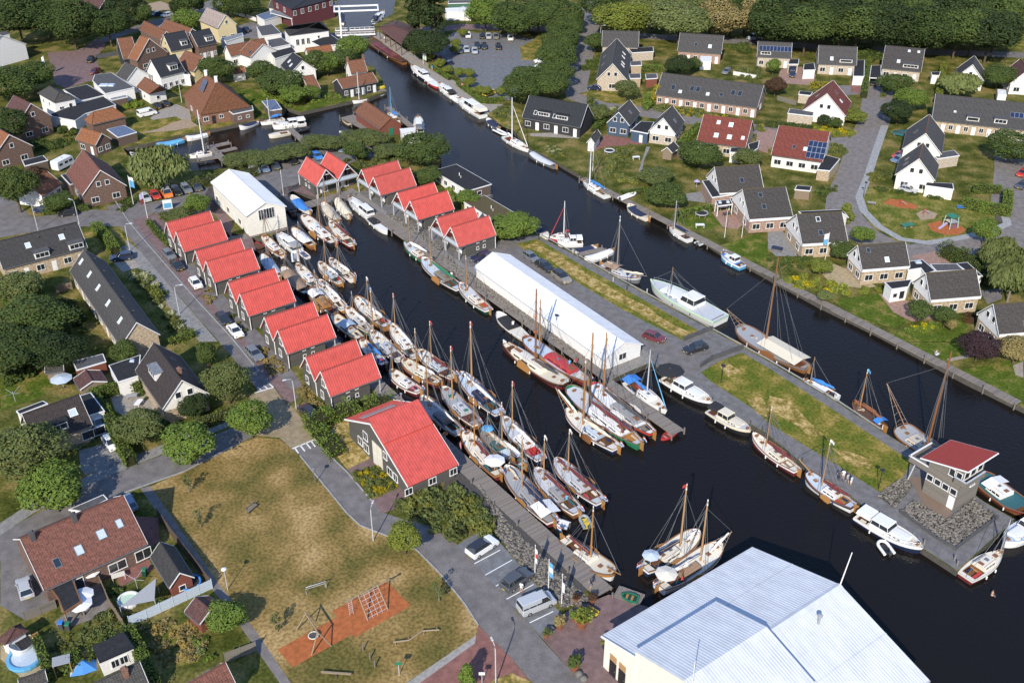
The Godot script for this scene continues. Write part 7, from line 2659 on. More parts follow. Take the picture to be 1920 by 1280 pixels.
{l="blue hulled yacht with bowsprit and golden leeboard",k="T",x=46,z=-119.4,r=2.21,L=8.7,B=2.9,mast=8,mx=.67,hc="white",sc="navy",cc="white",dc="sky",sail="maroon",lee="oak",sprit=1.8,sprise=.7,mc="pale",vane="white",fen="navy",wc="oak"},
{l="white motor cruiser with white hardtop below the tower",k="M",x=52.1,z=-110.8,r=-.85,L=9.7,B=3.5,hc="navy",sc="white",cc="white",dc="ivory",can="white",w0=.24},
{l="black and white inflatable with twin seats beside cruiser",k="R",x=50.7,z=-108,r=1.78,L=2.5,B=1.8,hc="white",dc="black"},
{l="cream sloop with brown cockpit at the pier tip",k="S",x=62.8,z=-104.5,r=.62,L=8.3,B=2.9,mast=5.5,mx=.92,hc="maroon",sc="ivory",cc="ivory",wc="wood",sail="",mc="steel"},
{l="white motor cruiser cut by the right edge",k="M",x=70.3,z=-110.7,r=-2.54,L=8.2,B=3.2,hc="white",dc="sky",can="sky",w0=.2,w1=.45},
{n="barge",l="long dark cargo barge with yellow and white hatches",k="B",x=-39.5,z=-333,r=2.08,L=27.7,B=4.2,hc="wood",sc="black",cc="maroon",dc="brown",k0=.22,k1=.8,ch=.5,wc="brown",norud=1},
{l="blue and white cabin cruiser at the market quay",k="M",x=-27.7,z=-311.6,r=2.03,L=12,B=2.8,hc="navy",sc="white",can="",w0=.05,w1=.4},
{l="white speedboat with red stripe on the canal quay",k="P",x=-23.4,z=-303,r=-1.15,L=10.5,B=2.4,hc="red",sc="white",dc="white",cov="white",v0=.1,v1=.5},
{l="white sports cruiser with dark windscreen",k="M",x=-18.8,z=-295.4,r=2,L=11.4,B=2.8,hc="white",can="black",wh=.9},
{l="small white tender astern of the sports cruiser",k="D",x=-16,z=-288.9,r=2.06,L=5.4,B=1.7,hc="white",dc="white",cov="white"},
{l="big white motor yacht with fly bridge people",k="M",x=-11.3,z=-281.2,r=2.08,L=15.4,B=3.9,hc="white",can="ivory",w0=.28,w1=.62,wh=1.6},
{l="small boat with navy cover below the motor yacht",k="L",x=-5,z=-268.6,r=2.05,L=6.9,B=2.2,hc="lead",cov="navy"},
{l="grey inflatable on the wooden landing",k="R",x=-2.9,z=-263.1,r=-.94,L=5.3,B=1.7,hc="white",dc="grey"},
{l="white sloop with white mast by the black barn",k="S",x=1.2,z=-254.8,r=-1.01,L=11.1,B=2.9,mast=10.9,mx=.3,hc="white",cc="white",sail="white",mc="white",furl="white"},
{l="low boat with curved glass roof at the lawn landing",k="L",x=7.4,z=-244.1,r=2.21,L=10.5,B=2.4,hc="lead",dc="dark",cov="steel",v0=.1,v1=.9,rise=.5},
{l="white sloop with navy sail cover at the grey landing",k="S",x=19.1,z=-227.3,r=2.09,L=10.4,B=3,mast=10.5,mx=.71,hc="white",cc="white",sail="blue",mc="white"},
{l="red and white sailing boat with red furled sails",k="S",x=10.2,z=-202,r=-2.93,L=4.5,B=2.6,mast=7.7,mx=.34,hc="red",sc="white",cc="white",sail="red",mc="white",furl="red"},
{l="white cabin cruiser alongside the red sailing boat",k="M",x=12.1,z=-199.2,r=-3.08,L=5.2,B=2.4,hc="white",can="white"},
{l="small cuddy boat under the tree at the pier corner",k="P",x=6,z=-204.7,r=-1.04,L=6.7,B=2.2,hc="white",cov="navy",v0=.35,v1=.7,rise=.5},
{l="white sloop boat with navy cover and blue trim",k="L",x=14.8,z=-196,r=-2.62,L=5.6,B=2.4,hc="ivory",cov="navy",v0=.12,v1=.85},
{l="boat fully wrapped in white sheeting",k="L",x=17.6,z=-193.4,r=-2.5,L=7.2,B=2.3,hc="white",cov="white",v0=.02,v1=.95,rise=.5},
{l="grey sailing boat with tan awning and tall dark mast",k="T",x=21.6,z=-186,r=-.74,L=9.4,B=2.9,mast=11.7,mx=.39,hc="lead",sc="steel",cc="steel",dc="sky",sail="tan",awn=["teak",.12,.45],mc="taupe",sprit=1.5,jib="cream"},
{n="trawler",l="green and white former trawler with two short masts",k="M",x=32.6,z=-174.2,r=2.26,L=17.7,B=5,mast=4.9,mx=.71,hc="white",sc="mint",dc="steel",cc="white",w0=.3,w1=.5,fb=1.3,wh=1.7,c1=.05,fen="dark"},
{l="varnished launch with navy cover across the canal",k="L",x=27.8,z=-214.1,r=2.11,L=7.2,B=2.7,hc="ivory",sc="ivory",dc="cream",cov="navy",v0=.2,v1=.85,rise=.2},
{l="slim white keelboat by the trampoline garden",k="S",x=35.5,z=-203.7,r=2.11,L=7.1,B=2.3,mast=6.3,mx=.76,hc="white",mc="steel",sail="navy",cc=""},
{l="white inflatable hauled on the bank",k="R",x=26.1,z=-221.2,r=.72,L=5,B=1.7,wy=.05,hc="white",dc="white"},
{l="grey inflatable with console at the corner landing",k="R",x=40.6,z=-200.6,r=.65,L=5.1,B=1.8,hc="steel",dc="grey"},
{l="small cabin boat with bright blue deck",k="M",x=44.4,z=-191.1,r=2.18,L=6.1,B=2.4,hc="azure",sc="white",dc="blue",can=""},
{l="large sailing barge under a cream awning",k="B",x=45.7,z=-158,r=2.19,L=16.1,B=4.6,mast=17,mx=.6,hc="wood",sc="lead",dc="grey",cc="",awn=["cream",.08,.62],sail="",sprit=3.5,sprise=.55,mc="wood",net=1,lee="wood"},
{l="white dinghy with blue sail cover on the pier",k="S",x=51.1,z=-145.6,r=2.28,L=6.8,B=2.1,mast=4.8,mx=.8,hc="white",cc="",sail="blue",mc="pale",dc="white"},
{l="small dark boat with rust brown sails and blue sheet",k="T",x=56.8,z=-137.8,r=2.04,L=6.9,B=2.4,mast=7.2,mx=.79,hc="maroon",sc="black",cc="",dc="brown",sail="rust",jib="rust",mc="oak",lee="oak",awn=["blue",.05,.22],vane="azure"},
{l="dark old sailing barge with raised bowsprit near the tower",k="B",x=62.8,z=-131.1,r=2.12,L=8.1,B=4.6,mast=17.1,mx=.32,hc="maroon",sc="black",dc="grey",cc="tan",k0=.35,k1=.7,sail="taupe",mc="wood",sprit=4,sprise=1.4,net=1,rake=0,ch=.4},
{l="dark barge with white wheelhouse right of the tower",k="B",x=71,z=-118.6,r=2.04,L=9.3,B=4.3,hc="wood",sc="maroon",dc="teal",cc="white",k0=.45,k1=.75,ch=.9,awn=["white",.62,.8]},
{l="boat under a light blue tarpaulin in the inlet",k="L",x=-86.5,z=-255.2,r=-2.52,L=7,B=2.4,hc="azure",cov="azure",v0=.05,v1=.92,rise=.4},
{l="white upturned hull at the inlet lawn",k="L",x=-80.9,z=-259.6,r=-2.55,L=5.7,B=2,hc="white",cov="white",v0=.03,v1=.95,rise=.3},
{l="slim white sailing boat moored to the inlet jetty",k="S",x=-77,z=-247.6,r=-2.71,L=5.6,B=1.9,mast=10.8,mx=.32,hc="white",cc="white",sail="",mc="white"},
{l="boat with navy cover before the farmhouse lawn",k="L",x=-69.3,z=-268,r=-2.28,L=5.8,B=2.2,hc="white",cov="navy"},
{l="blue and white dinghy beside the willow",k="D",x=-93.2,z=-248.1,r=2.51,L=4.4,B=1.7,hc="white",tc="blue",dc="white"},
{l="white sailing boat at the creek shed",k="S",x=-63.5,z=-270.7,r=-2.65,L=6.4,B=1.9,hc="white",cc="",sail="blue",mast=6,mc="white"},
{l="white cabin cruiser in the inlet",k="M",x=-58.6,z=-267.9,r=-2.75,L=8.6,B=2.9,hc="white",can="white"},
{l="cream open boat at the inlet pier end",k="P",x=-60,z=-261.3,r=-2.61,L=5.6,B=2,hc="ivory",dc="ivory"},
{l="black inflatable with flag at the inlet pier",k="R",x=-54.6,z=-264.9,r=.67,L=4.2,B=1.8,hc="black",dc="dark"},
{n="rowing_boat",l="cream rowing boat off the wooden pier",k="D",x=-44.3,z=-271.7,r=2.1,L=5.1,B=1.5,hc="cream",dc="ivory"},
{l="white sailing dinghy at the cottage landing",k="S",x=-42,z=-287.4,r=-2.5,L=5.5,B=1.7,hc="white",cc="",sail="",mast=7.5,mc="white",dc="white"},
{l="white dinghy with green stripe at the cottage landing",k="D",x=-37.9,z=-291.7,r=.54,L=4.4,B=1.6,hc="green",sc="white",dc="white"},
{n="kayak",l="yellow kayak on the cottage landing",k="D",x=-37.5,z=-295.8,r=-2.43,L=3,B=.8,wy=.1,hc="yellow",dc="yellow",cov="yellow"},
{l="white sloop with blue mast beside the boathouse",k="S",x=-31.7,z=-273.7,r=2.14,L=7.2,B=2.4,mast=7.4,mx=.67,hc="white",cc="white",sail="blue",mc="azure"},
{l="white cabin cruiser below the boathouse pier",k="M",x=-24.5,z=-267.5,r=1.68,L=11.3,B=2.7,hc="white",can="lead"},
{l="motorboat moored beyond the lift bridge",k="P",x=-58.9,z=-371.1,r=1.69,L=14.5,B=2.4,hc="white",dc="teak",cov="navy"},
{l="white launch beyond the lift bridge",k="M",x=-45.9,z=-371.9,r=1.41,L=12.9,B=2.6,hc="white",can="navy"},
{l="red board boat at the end of the jetty",k="D",x=24.3,z=-133.3,r=-2.45,L=3,B=1.5,hc="red",dc="red",tc="pink",c="dinghy"},
{l="covered motorboat on a trailer in the gazebo garden",k="L",x=-59,z=-89.5,r=-2.31,L=2.7,B=2,hc="white",cov="black",v0=.1,v1=.7,wy=.45},
]

const CARS_PARKED := [
{l="black hatchback driving on the curve before the hedge",x=-96.9,z=-212,r=-2.84,m="black"},
{l="navy car parked under the street hedge",x=-103.2,z=-213.6,r=2.96,m="navy"},
{l="silver white van beside the brick house",x=-97.2,z=-221.7,r=-.98,m="silver",k="van"},
{l="silver hatchback at the left end of the willow row",x=-82.2,z=-219.9,r=-1.02,m="silver",g="cars parked in the row before the willow"},
{l="small red hatchback in the willow row",x=-80.5,z=-221.3,r=-1.02,m="red",g="cars parked in the row before the willow"},
{l="orange camper van with grey roof in the willow row",x=-78.3,z=-222.4,r=-1.03,m="orange",k="van",g="cars parked in the row before the willow",rf="grey"},
{l="black estate parked right of the orange camper",x=-76.3,z=-223.5,r=-1.04,m="black",k="estate",g="cars parked in the row before the willow"},
{l="grey estate second from the right in the willow row",x=-74.4,z=-224.9,r=-1.04,m="lead",k="estate",g="cars parked in the row before the willow"},
{l="dark saloon at the right end of the willow row",x=-72.3,z=-226,r=-1.05,m="dark",k="sedan",g="cars parked in the row before the willow"},
{l="navy estate in the driveway of the skylight terrace",x=-78.7,z=-191.3,r=-2.83,m="navy",k="estate"},
{l="grey-blue car at the northern cottage",x=-69.4,z=-192.2,r=-.94,m="lead"},
{l="black car behind the grey-blue one at the cottages",x=-66.5,z=-187.6,r=-.94,m="black"},
{l="white hatchback with dark glass roof at the second cottage",x=-61,z=-180.2,r=-1.01,m="white",rf="white"},
{l="black hatchback parked by the third cottage",x=-52.6,z=-166.9,r=-.96,m="black"},
{l="white saloon parked by the fourth cottage",x=-49.5,z=-162.6,r=-.98,m="white",k="sedan"},
{l="dark grey estate on the street beside the fifth cottage",x=-44.5,z=-155.1,r=-.93,m="lead",k="estate"},
{l="black hatchback parked beside the last cottage",x=-32.6,z=-138.2,r=2.26,m="black"},
{l="white camper van in front of the black garage",x=-65,z=-135.2,r=-.93,m="white",k="van",c="camper van"},
{l="white hatchback on the drive beside the tall hedge",x=-61.3,z=-129.9,r=-.91,m="white"},
{l="silver hatchback on the asphalt drive at lower left",x=-62.6,z=-99.4,r=2.11,m="silver"},
{l="light blue car behind the red tiled house",x=-54.4,z=-116,r=2.16,m="denim"},
{l="white off-roader with black roof in the parking bay",x=-4,z=-107,r=.76,m="white",k="suv",rf="black"},
{l="black green off-roader next to the man in white",x=.6,z=-100.8,r=.75,m="dark",k="suv"},
{l="silver delivery van near the flagpoles",x=3.1,z=-96.6,r=.51,m="silver",k="van",c="van"},
{l="black car at the edge of the town square",x=-128.5,z=-321,r=-1.47,m="black"},
{l="dark red car by the square terrace",x=-123.3,z=-309.5,r=-1.92,m="maroon"},
{l="silver blue car far up the town street",x=-119.1,z=-371.4,r=-2.24,m="silver"},
{l="dark blue car on the town street beside white one",x=-123.1,z=-372.3,r=-2.28,m="navy"},
{l="black car under the town trees",x=-128.3,z=-363.9,r=2.78,m="black"},
{l="black car left of two behind the white van",x=-96.7,z=-280.1,r=2.13,m="black"},
{l="black car right of two by the brick drive",x=-95,z=-281.9,r=2.16,m="black"},
{l="white delivery van behind the orange barn",x=-97.6,z=-274,r=.71,m="white",k="van",c="van"},
{l="dark car beside the cream yellow house",x=-88.1,z=-353.7,r=2.12,m="navy"},
{l="white car alone in the upper car park row",x=-14.3,z=-346.9,r=-1.49,m="white",g="cars in the quay car park"},
{l="black car at the left of upper row trio",x=-9.7,z=-346.1,r=-1.5,m="black",g="cars in the quay car park"},
{l="silver car in the middle of upper row trio",x=-7.6,z=-345.8,r=-1.51,m="silver",g="cars in the quay car park"},
{l="grey blue car at the right of upper row trio",x=-5.2,z=-345.8,r=-1.51,m="lead",g="cars in the quay car park"},
{l="white car at the right of the upper row",x=-.5,z=-343.9,r=-1.53,m="white",g="cars in the quay car park"},
{l="dark car at the left end of the lower car park row",x=-16.3,z=-330.5,r=-1.48,m="dark",g="cars in the quay car park"},
{l="silver van-like car in the lower car park row",x=-14.2,z=-331.3,r=-1.49,m="silver",g="cars in the quay car park"},
{l="silver car in front of the middle black ones",x=-11.6,z=-329.9,r=-1.5,m="silver",g="cars in the quay car park"},
{l="left one of two black cars side by side",x=-11,z=-335.3,r=-1.5,m="black",g="cars in the quay car park"},
{l="right one of two black cars side by side",x=-8.8,z=-334.8,r=-1.5,m="black",g="cars in the quay car park"},
{l="black car standing apart in the car park",x=-4.3,z=-334.4,r=-1.52,m="black",g="cars in the quay car park"},
{l="dark estate under the car park shrubs",x=-19.6,z=-316.4,r=-2.13,m="navy",k="estate"},
{l="purple car beside the quay flag",x=-23.2,z=-322.3,r=-2.07,m="maroon"},
{l="little yellow car at the end of the car park",x=-6.5,z=-290.4,r=-2.42,m="yellow"},
{l="dark car between shrubs by the quay path",x=-12.5,z=-302,r=-2.23,m="black"},
{l="pale blue car behind the tree at the harbour car park",x=-41.3,z=-249,r=-1.95,m="denim"},
{l="black car by the shrubs at the harbour car park",x=-33,z=-249,r=-2.15,m="black"},
{l="black car at the inlet hedge",x=-53.4,z=-241.2,r=-.81,m="black",k="sedan"},
{l="blue car half hidden by the red cottage roof",x=-47.5,z=-244.3,r=-1.01,m="blue"},
{l="silver estate above the cream boathouse",x=-61.1,z=-235.9,r=-1.07,m="silver",k="estate"},
{l="blue hatchback above the cream boathouse",x=-58.9,z=-236.6,r=-1.06,m="denim"},
{l="dark car right of the blue one above boathouse",x=-56.7,z=-238.2,r=-1.05,m="dark"},
{l="silver car under the road trees at top",x=4.4,z=-354.1,r=-2.61,m="silver"},
{l="blue-grey car on the drive by the green shed",x=63.5,z=-309.7,r=-2.06,m="lead"},
{l="dark car on the grass verge of the cream terrace",x=23.5,z=-295,r=2.72,m="navy"},
{l="white car left one beside the street trees",x=8.7,z=-320,r=-2.88,m="white"},
{l="white car lower one beside the street trees",x=8.8,z=-315.1,r=-2.58,m="white"},
{l="light blue van on the main road",x=78.4,z=-344.2,r=-2.66,m="sky",k="van"},
{l="navy car in front of navy garage door",x=82.4,z=-307.2,r=-1.79,m="navy"},
{l="black car in the open carport",x=104.1,z=-299.7,r=-1.85,m="black"},
{l="dark teal car at the front garden of cream house",x=99.4,z=-259.4,r=2.52,m="teal"},
{l="blue car beside the red one at the cream house",x=93.5,z=-242.2,r=-2.54,m="denim"},
{l="red car beside the blue one at the cream house",x=94.6,z=-244.7,r=-2.54,m="red"},
{l="silver grey car by the playground hedge",x=90.4,z=-224.5,r=-.59,m="silver"},
{l="red car at the top right street",x=120.3,z=-233.9,r=-2.32,m="red"},
{l="dark car in the shade of the right street",x=117.3,z=-226.9,r=-2.36,m="dark"},
{l="red car behind the long hedge",x=95.1,z=-191,r=-1.43,m="maroon"},
{l="navy car between last cottage and white shed",x=-6.2,z=-191.2,r=-2.56,m="navy",k="estate"},
{l="blue hatchback first in line beside the long shed",x=3.8,z=-191.2,r=-.95,m="lead"},
{l="black estate second in line beside the long shed",x=6.5,z=-187.2,r=-.97,m="black",k="estate"},
{l="taupe crossover third in line beside the long shed",x=9.7,z=-182.6,r=-1.01,m="taupe",k="suv",rf="black"},
{l="dark red hatchback on the pier road",x=25.2,z=-160.6,r=-.58,m="maroon"},
{l="black estate parked on the pier crossing",x=31.9,z=-156.9,r=-2.68,m="black",k="estate"},
]

const CARAVANS := [
{l="white touring caravan in the yard of the brick house",x=-107.3,z=-238.2,r=1.18},
{l="white caravan beside the maroon roofed house",x=135.1,z=-285.6,r=1.23},
]

const TREES := [
{l="round bright green street tree at the lane corner",x=-63.9,z=-114.8,h=7.5,r=4.4,m="fresh",n="street_tree"},
{l="round bright green street tree beside the park lane",x=-47.9,z=-125.4,h=7,r=3.9,m="fresh",n="street_tree"},
{l="round bright green street tree next to the speed table",x=-40.1,z=-131.9,h=6.5,r=3.3,m="fresh",n="street_tree"},
{l="large drooping birch over the mottled house",x=-69.9,z=-121.2,h=10,r=5.6,k="oak",m="olive",n="birch_tree"},
{l="birch with drooping twigs beside the street",x=-45.7,z=-141,h=8,r=3.6,k="oak",m="olive",n="birch_tree"},
{l="young tree with yellow green leaves on the road edge",x=-14.3,z=-106.2,h=5.2,r=2.2,m="lime",n="young_tree"},
{l="slender conifer at the bottom edge",x=-5.2,z=-83.4,h=4.5,r=1.4,k="cone",m="fresh",n="conifer"},
{l="tiny staked sapling near the road",x=-9.3,z=-97.6,h=3.6,r=.9,k="sapling",m="olive",n="sapling"},
{l="tiny staked sapling near the swing",x=-28.9,z=-92.5,h=3.2,r=.8,k="sapling",m="olive",n="sapling"},
{l="tiny staked sapling at the footpath",x=-43.1,z=-111.6,h=3,r=.8,k="sapling",m="olive",n="sapling"},
{l="tiny staked sapling by the lane",x=-46.6,z=-118.9,h=3.2,r=.8,k="sapling",m="olive",n="sapling"},
{l="bush tree at the corner of the long meadow garden",x=-34.9,z=-92.7,h=4,r=2.7,m="fresh",n="small_tree"},
{l="dense dark shrub tree in the west garden, largest",x=-83.5,z=-160.5,h=8,r=6.6,k="oak"},
{l="dark tree at the left edge of the west garden",x=-83.5,z=-149.2,h=9,r=6,k="oak",m="deep"},
{l="dark shrub tree behind the grey felt shed",x=-76.9,z=-151,h=7,r=5,k="oak",m="dark"},
{l="bushy tree below the long dark terrace",x=-91.2,z=-172.6,h=7,r=4.5,m="olive"},
{l="leafy garden tree left of the terrace path",x=-87.1,z=-157.5,h=7,r=4.5,m="olive"},
{l="tree in front of the dark slate house garden",x=-56.9,z=-130.5,h=5.5,r=3.8,m="olive"},
{l="small round tree beside the flat garage",x=-65.8,z=-152,h=5,r=2.3},
{l="dark conifer climbing the cream gable",x=-50.3,z=-136.9,h=4.5,r=2.4,m="dark"},
{l="slim tree on the verge before the slate house",x=-51.7,z=-151.6,h=5,r=1.8},
{l="broad light green willow beside the parked row",x=-79.9,z=-225.3,h=10,r=6,k="willow",m="willow",n="willow_tree"},
{l="copper tree over the orange bungalow",x=-107.2,z=-222.5,h=7,r=3.4,m="bronze"},
{l="tall tree left of the orange bungalow",x=-107.8,z=-213.5,h=11,r=4.6,k="oak"},
{l="round bush tree above the northern cottage",x=-68.3,z=-212.2,h=5,r=2.8,m="fresh"},
{l="shrub below the round bush tree",x=-71.5,z=-208.6,h=3,r=3,m="olive"},
{l="pruned pear trees along the street",x=-98.9,z=-213.5,h=4.5,r=3.4},
{l="huge dark tree at the upper left corner",x=-155.5,z=-337.7,h=16,r=10,k="oak",m="deep"},
{l="huge dark tree second from the upper left corner",x=-150.3,z=-347.1,h=16,r=10,k="oak"},
{l="huge tree with pale trunk before the town square",x=-137.2,z=-333.1,h=16,r=9,k="oak",m="deep"},
{l="dark tree between square and brown roofs",x=-127,z=-336.4,h=13,r=8,k="oak",m="deep"},
{l="tree at the left edge below slate roof",x=-137.3,z=-283.7,h=10,r=8,k="oak"},
{l="tree before the white hip roofed house",x=-134.2,z=-292.3,h=9,r=6,k="oak"},
{l="dark tree behind the town car park",x=-128.8,z=-359.4,h=12,r=7,k="oak",m="dark"},
{l="small tree beside the town street",x=-122.2,z=-356.6,h=8,r=3.4},
{l="bright bushy tree by the pink roof",x=-106,z=-351.7,h=8,r=5,m="fresh"},
{l="slim dark tree near the sand heap",x=-113.6,z=-366.6,h=8,r=2.6,m="dark"},
{l="dark tree at the top by the sand heap",x=-109.3,z=-367.3,h=10,r=5,m="deep"},
{l="round tree behind the farmhouse",x=-84.7,z=-300.1,h=8,r=5.4,k="oak"},
{l="dark tree at the top by the greenhouse",x=-91,z=-367.8,h=9,r=6,k="oak",m="deep"},
{l="yellow green tree beside the brown brick house",x=-125.5,z=-262.2,h=6,r=3.4,m="willow"},
{l="dark tree left of the brown brick house",x=-126.4,z=-253.7,h=9,r=6,k="oak",m="deep"},
{l="tree at the top near the yellow house",x=-97.3,z=-369.5,h=9,r=5},
{l="plane tree at the white hotel corner",x=-57,z=-306.3,h=8,r=4.2},
{l="green tree beside the plane tree",x=-54.1,z=-306.9,h=7,r=3.6,m="fresh"},
{l="large garden tree on the creek bank",x=-64.2,z=-289.5,h=8,r=7,k="oak"},
{l="garden tree on the inlet lawn",x=-60,z=-282.6,h=5.5,r=4.2,m="fresh"},
{l="small tree before the sand gable house",x=-55.5,z=-285.9,h=4.2,r=2.8,m="fresh"},
{l="leafy tree at the canal bend",x=-48.8,z=-320.8,h=8,r=5.6,k="oak",m="fresh"},
{l="tree behind the white cottage",x=-50.3,z=-310.7,h=7,r=4.4},
{l="shrubby tree at left town edge",x=-71.6,z=-299.5,h=7,r=4.5},
{l="dark round tree beside the market hall",x=-26,z=-320.9,h=10,r=7.2,k="oak",m="dark"},
{l="tall columnar poplar left of pair",x=-29.9,z=-343.3,h=17,r=4.2,k="column",m="dark",n="poplar"},
{l="tall columnar poplar right of pair",x=-24.8,z=-340.2,h=17,r=4.4,k="column",m="dark",n="poplar"},
{l="bright tree beside the canopied villa",x=-8.7,z=-353.3,h=11,r=7,k="oak",m="fresh"},
{l="dark tree at the top of the car park",x=-1.3,z=-350.1,h=11,r=6,k="oak",m="deep"},
{l="low young tree planted along the car park edge",h=3.2,r=1.7,m="lime",g="young trees at the car park",n="young_tree",at=[-25.3,-320.5,-21.5,-314,-18.8,-307.6,-17.7,-328,-17.8,-334.4,-15.3,-305.2,-16,-346.2,-12.4,-304.5,-12,-296.7,-9.3,-289.8,-7.2,-288.7,-3,-288.7]},
{l="big tree at the harbour car park corner",x=-21.5,z=-239.3,h=8,r=6.4,k="oak"},
{l="round tree behind the cottage roofs",x=-37.4,z=-241.2,h=5.5,r=3.3},
{l="broad bush by the harbour car park",x=-29.8,z=-244.3,h=3.4,r=4,m="olive"},
{l="grey green willow scrub on the inlet bank",h=3.6,r=3.74,m="olive",g="willow scrub along the inlet",n="willow_bush",at=[-65.4,-238.1,-62.5,-239.8,-59.8,-238.9,-56,-242.3,-52.4,-244,-48.8,-250.1,-44.7,-249.2,-39.9,-252.8,-36.4,-253.7,-33.9,-251.9]},
{l="dense dark street tree in the row along the car park",h=9,r=5.6,k="oak",g="street trees along the car park",at=[2.5,-282.1,4.8,-288.8,10.2,-285.4,11.7,-295.9,12.9,-308.3,13.8,-317.5,15.1,-325.7,16.4,-337.3,17.5,-348]},
{l="olive tinted tree at the upper car park road",h=11,r=8,k="oak",g="trees by the upper road",at=[.9,-344.3,2.6,-354.9,8.7,-350.1,14.5,-354.9],m=["oak","olive","oak"]},
{l="round yellow green lime tree, left of the pair",x=35.6,z=-342.6,h=13,r=9,k="oak",m="lime",n="lime_tree"},
{l="round grey green lime tree, right of the pair",x=52.9,z=-338.9,h=14,r=10.5,k="oak",m="willow",n="lime_tree"},
{l="round lime tree behind the pair",x=46.5,z=-356,h=12,r=7,k="oak",m="willow",n="lime_tree"},
{l="roadside tree behind the terraces",h=14,r=8,k="oak",m=["deep","olive","straw"],g="roadside trees at the top",at=[30.8,-358.2,65,-351.6,66.9,-342,70.7,-346.7,76,-349.9,78.8,-342]},
{l="tall dark elm in the belt along the main road",h=17,r=9.5,k="oak",m=["deep","dark","oak"],g="elms along the main road",n="elm_tree",at=[81.3,-331,85.9,-329.5,90.1,-326.5,97.2,-334,101.8,-331,106.3,-328,112.5,-331,116.4,-325.1,123.1,-329.5,125.6,-322.2,133.9,-332.5,135.3,-323.6,141.2,-326.5,143.4,-319.4,150.3,-331]},
{l="elm at the back of the road belt",h=17,r=9.5,k="oak",m=["dark","deep","oak"],g="elms behind the main road",n="elm_tree",at=[91.6,-351.4,101.6,-353.1,110.2,-349.8,120.2,-351.4,129.3,-353.1,143.5,-351.4,150.9,-348.2]},
{l="dark round tree before the bay window terrace",x=48.6,z=-306.6,h=6.5,r=4.4,k="oak",m="dark"},
{l="greener shrub beside the dark round tree",x=53.5,z=-310.3,h=4.5,r=2.6},
{l="round olive tree on the cream terrace lawn",x=31.5,z=-285.6,h=6,r=3.6,m="olive"},
{l="yellow green conifer at the long terrace end",x=39.7,z=-284.5,h=5,r=2,k="cone",m="gold",n="conifer"},
{l="green conifer beside the yellow one",x=36.7,z=-279.1,h=5,r=1.8,k="cone",m="fresh",n="conifer"},
{l="large garden tree below the red tiled house",x=44.6,z=-236.7,h=7.5,r=5.2,k="oak"},
{l="bush tree right of the large garden tree",x=56,z=-237.8,h=5,r=3.4,m="olive"},
{l="thin street tree on the verge",x=21.4,z=-278.3,h=4.2,r=1.4,k="column",m="olive"},
{l="small tree at the black barn gable",x=23,z=-268.7,h=5,r=3,m="olive"},
{l="climber covered tree by the street hedge",x=25.8,z=-329.3,h=6.5,r=3.4},
{l="flowering green tree at the grey carport",x=106.8,z=-289.8,h=6.5,r=4.6,k="oak"},
{l="pale green tree behind the front gardens",x=107.5,z=-276.8,h=7,r=4.4,k="oak",m="fresh"},
{l="dark brownish tree on the street corner",x=100.8,z=-267.3,h=6.5,r=4.8,k="oak",m="dark"},
{l="feathery tree beside the white gabled house",x=124.6,z=-287.8,h=7,r=5,k="willow",m="willow"},
{l="tree right of white gabled house",x=137.6,z=-295,h=7.5,r=5,k="oak"},
{l="bushy tree at the right end of terrace gardens",x=120.1,z=-241,h=8,r=6.5,k="oak"},
{l="round clipped tree before the A-frame house",x=83.6,z=-263.7,h=3.2,r=2},
{l="dark clipped tree left before the A-frame house",x=81.1,z=-265,h=3.6,r=1.8,m="dark"},
{l="yellow green shrub tree right of the A-frame",x=90,z=-268,h=3.6,r=3.2,m="lime"},
{l="clipped green tree beside navy garage",x=76.8,z=-308.1,h=5,r=2.2,m="fresh"},
{l="brown leaved tree at the long fence",x=73.4,z=-289.3,h=5.5,r=3,m="bronze"},
{l="round glossy tree on the trampoline lawn",x=34,z=-215.7,h=5.5,r=4.4},
{l="bushy tree above the round glossy one",x=33.1,z=-228,h=4,r=4,m="olive"},
{l="trees growing at the corner of the pier",x=1.7,z=-201,h=5.5,r=4,m="fresh"},
{l="dark green bush beside the blue gabled house",x=66.3,z=-191.1,h=4,r=2.8},
{l="bright round bush by the sand terrace",x=60.6,z=-184.7,h=3.4,r=2.3,m="lime"},
{l="thin tree beside the playground path",x=97.4,z=-197.8,h=6,r=2.8,m="fresh"},
{l="conifer stack near the driveway",x=72.4,z=-197.7,h=4,r=2.6,m="fresh"},
{l="tree behind the long hedge, left",x=94.9,z=-183.8,h=8,r=4,k="willow",m="olive"},
{l="tree behind the long hedge, right",x=93.2,z=-174.1,h=9,r=5,k="willow",m="olive"},
{l="conifer by the dark garage",x=71.7,z=-208.7,h=4.5,r=2.2,k="cone",m="lime",n="conifer"},
{l="patio tree before the garden room",x=74,z=-167.1,h=4.2,r=2.4},
{l="bush tree right of the patio",x=78,z=-164.7,h=4.2,r=2.2},
{l="small fruit tree on the lawn",x=78.7,z=-163.3,h=2.8,r=1,m="straw"},
{l="purple leaved tree hiding the last house",x=79.7,z=-153.6,h=5.5,r=3.2,k="oak",m="purple"},
{l="yellowish tree at the right edge lawn",x=85.7,z=-152.8,h=5.5,r=3,m="straw"},
{l="white blossom shrub on the canal edge",x=58.8,z=-174.3,h=2.2,r=1.5,m="willow"},
{l="leafy shrub mass by the houseboats",x=-1.7,z=-200.3,h=5,r=4.4,m="fresh"},
{l="shrub tree between houseboat and cottages",x=-10,z=-217,h=3.4,r=2.8,m="fresh"},
{l="small tree beside upper houseboat",x=-19.6,z=-227.5,h=4.4,r=3.6},
]

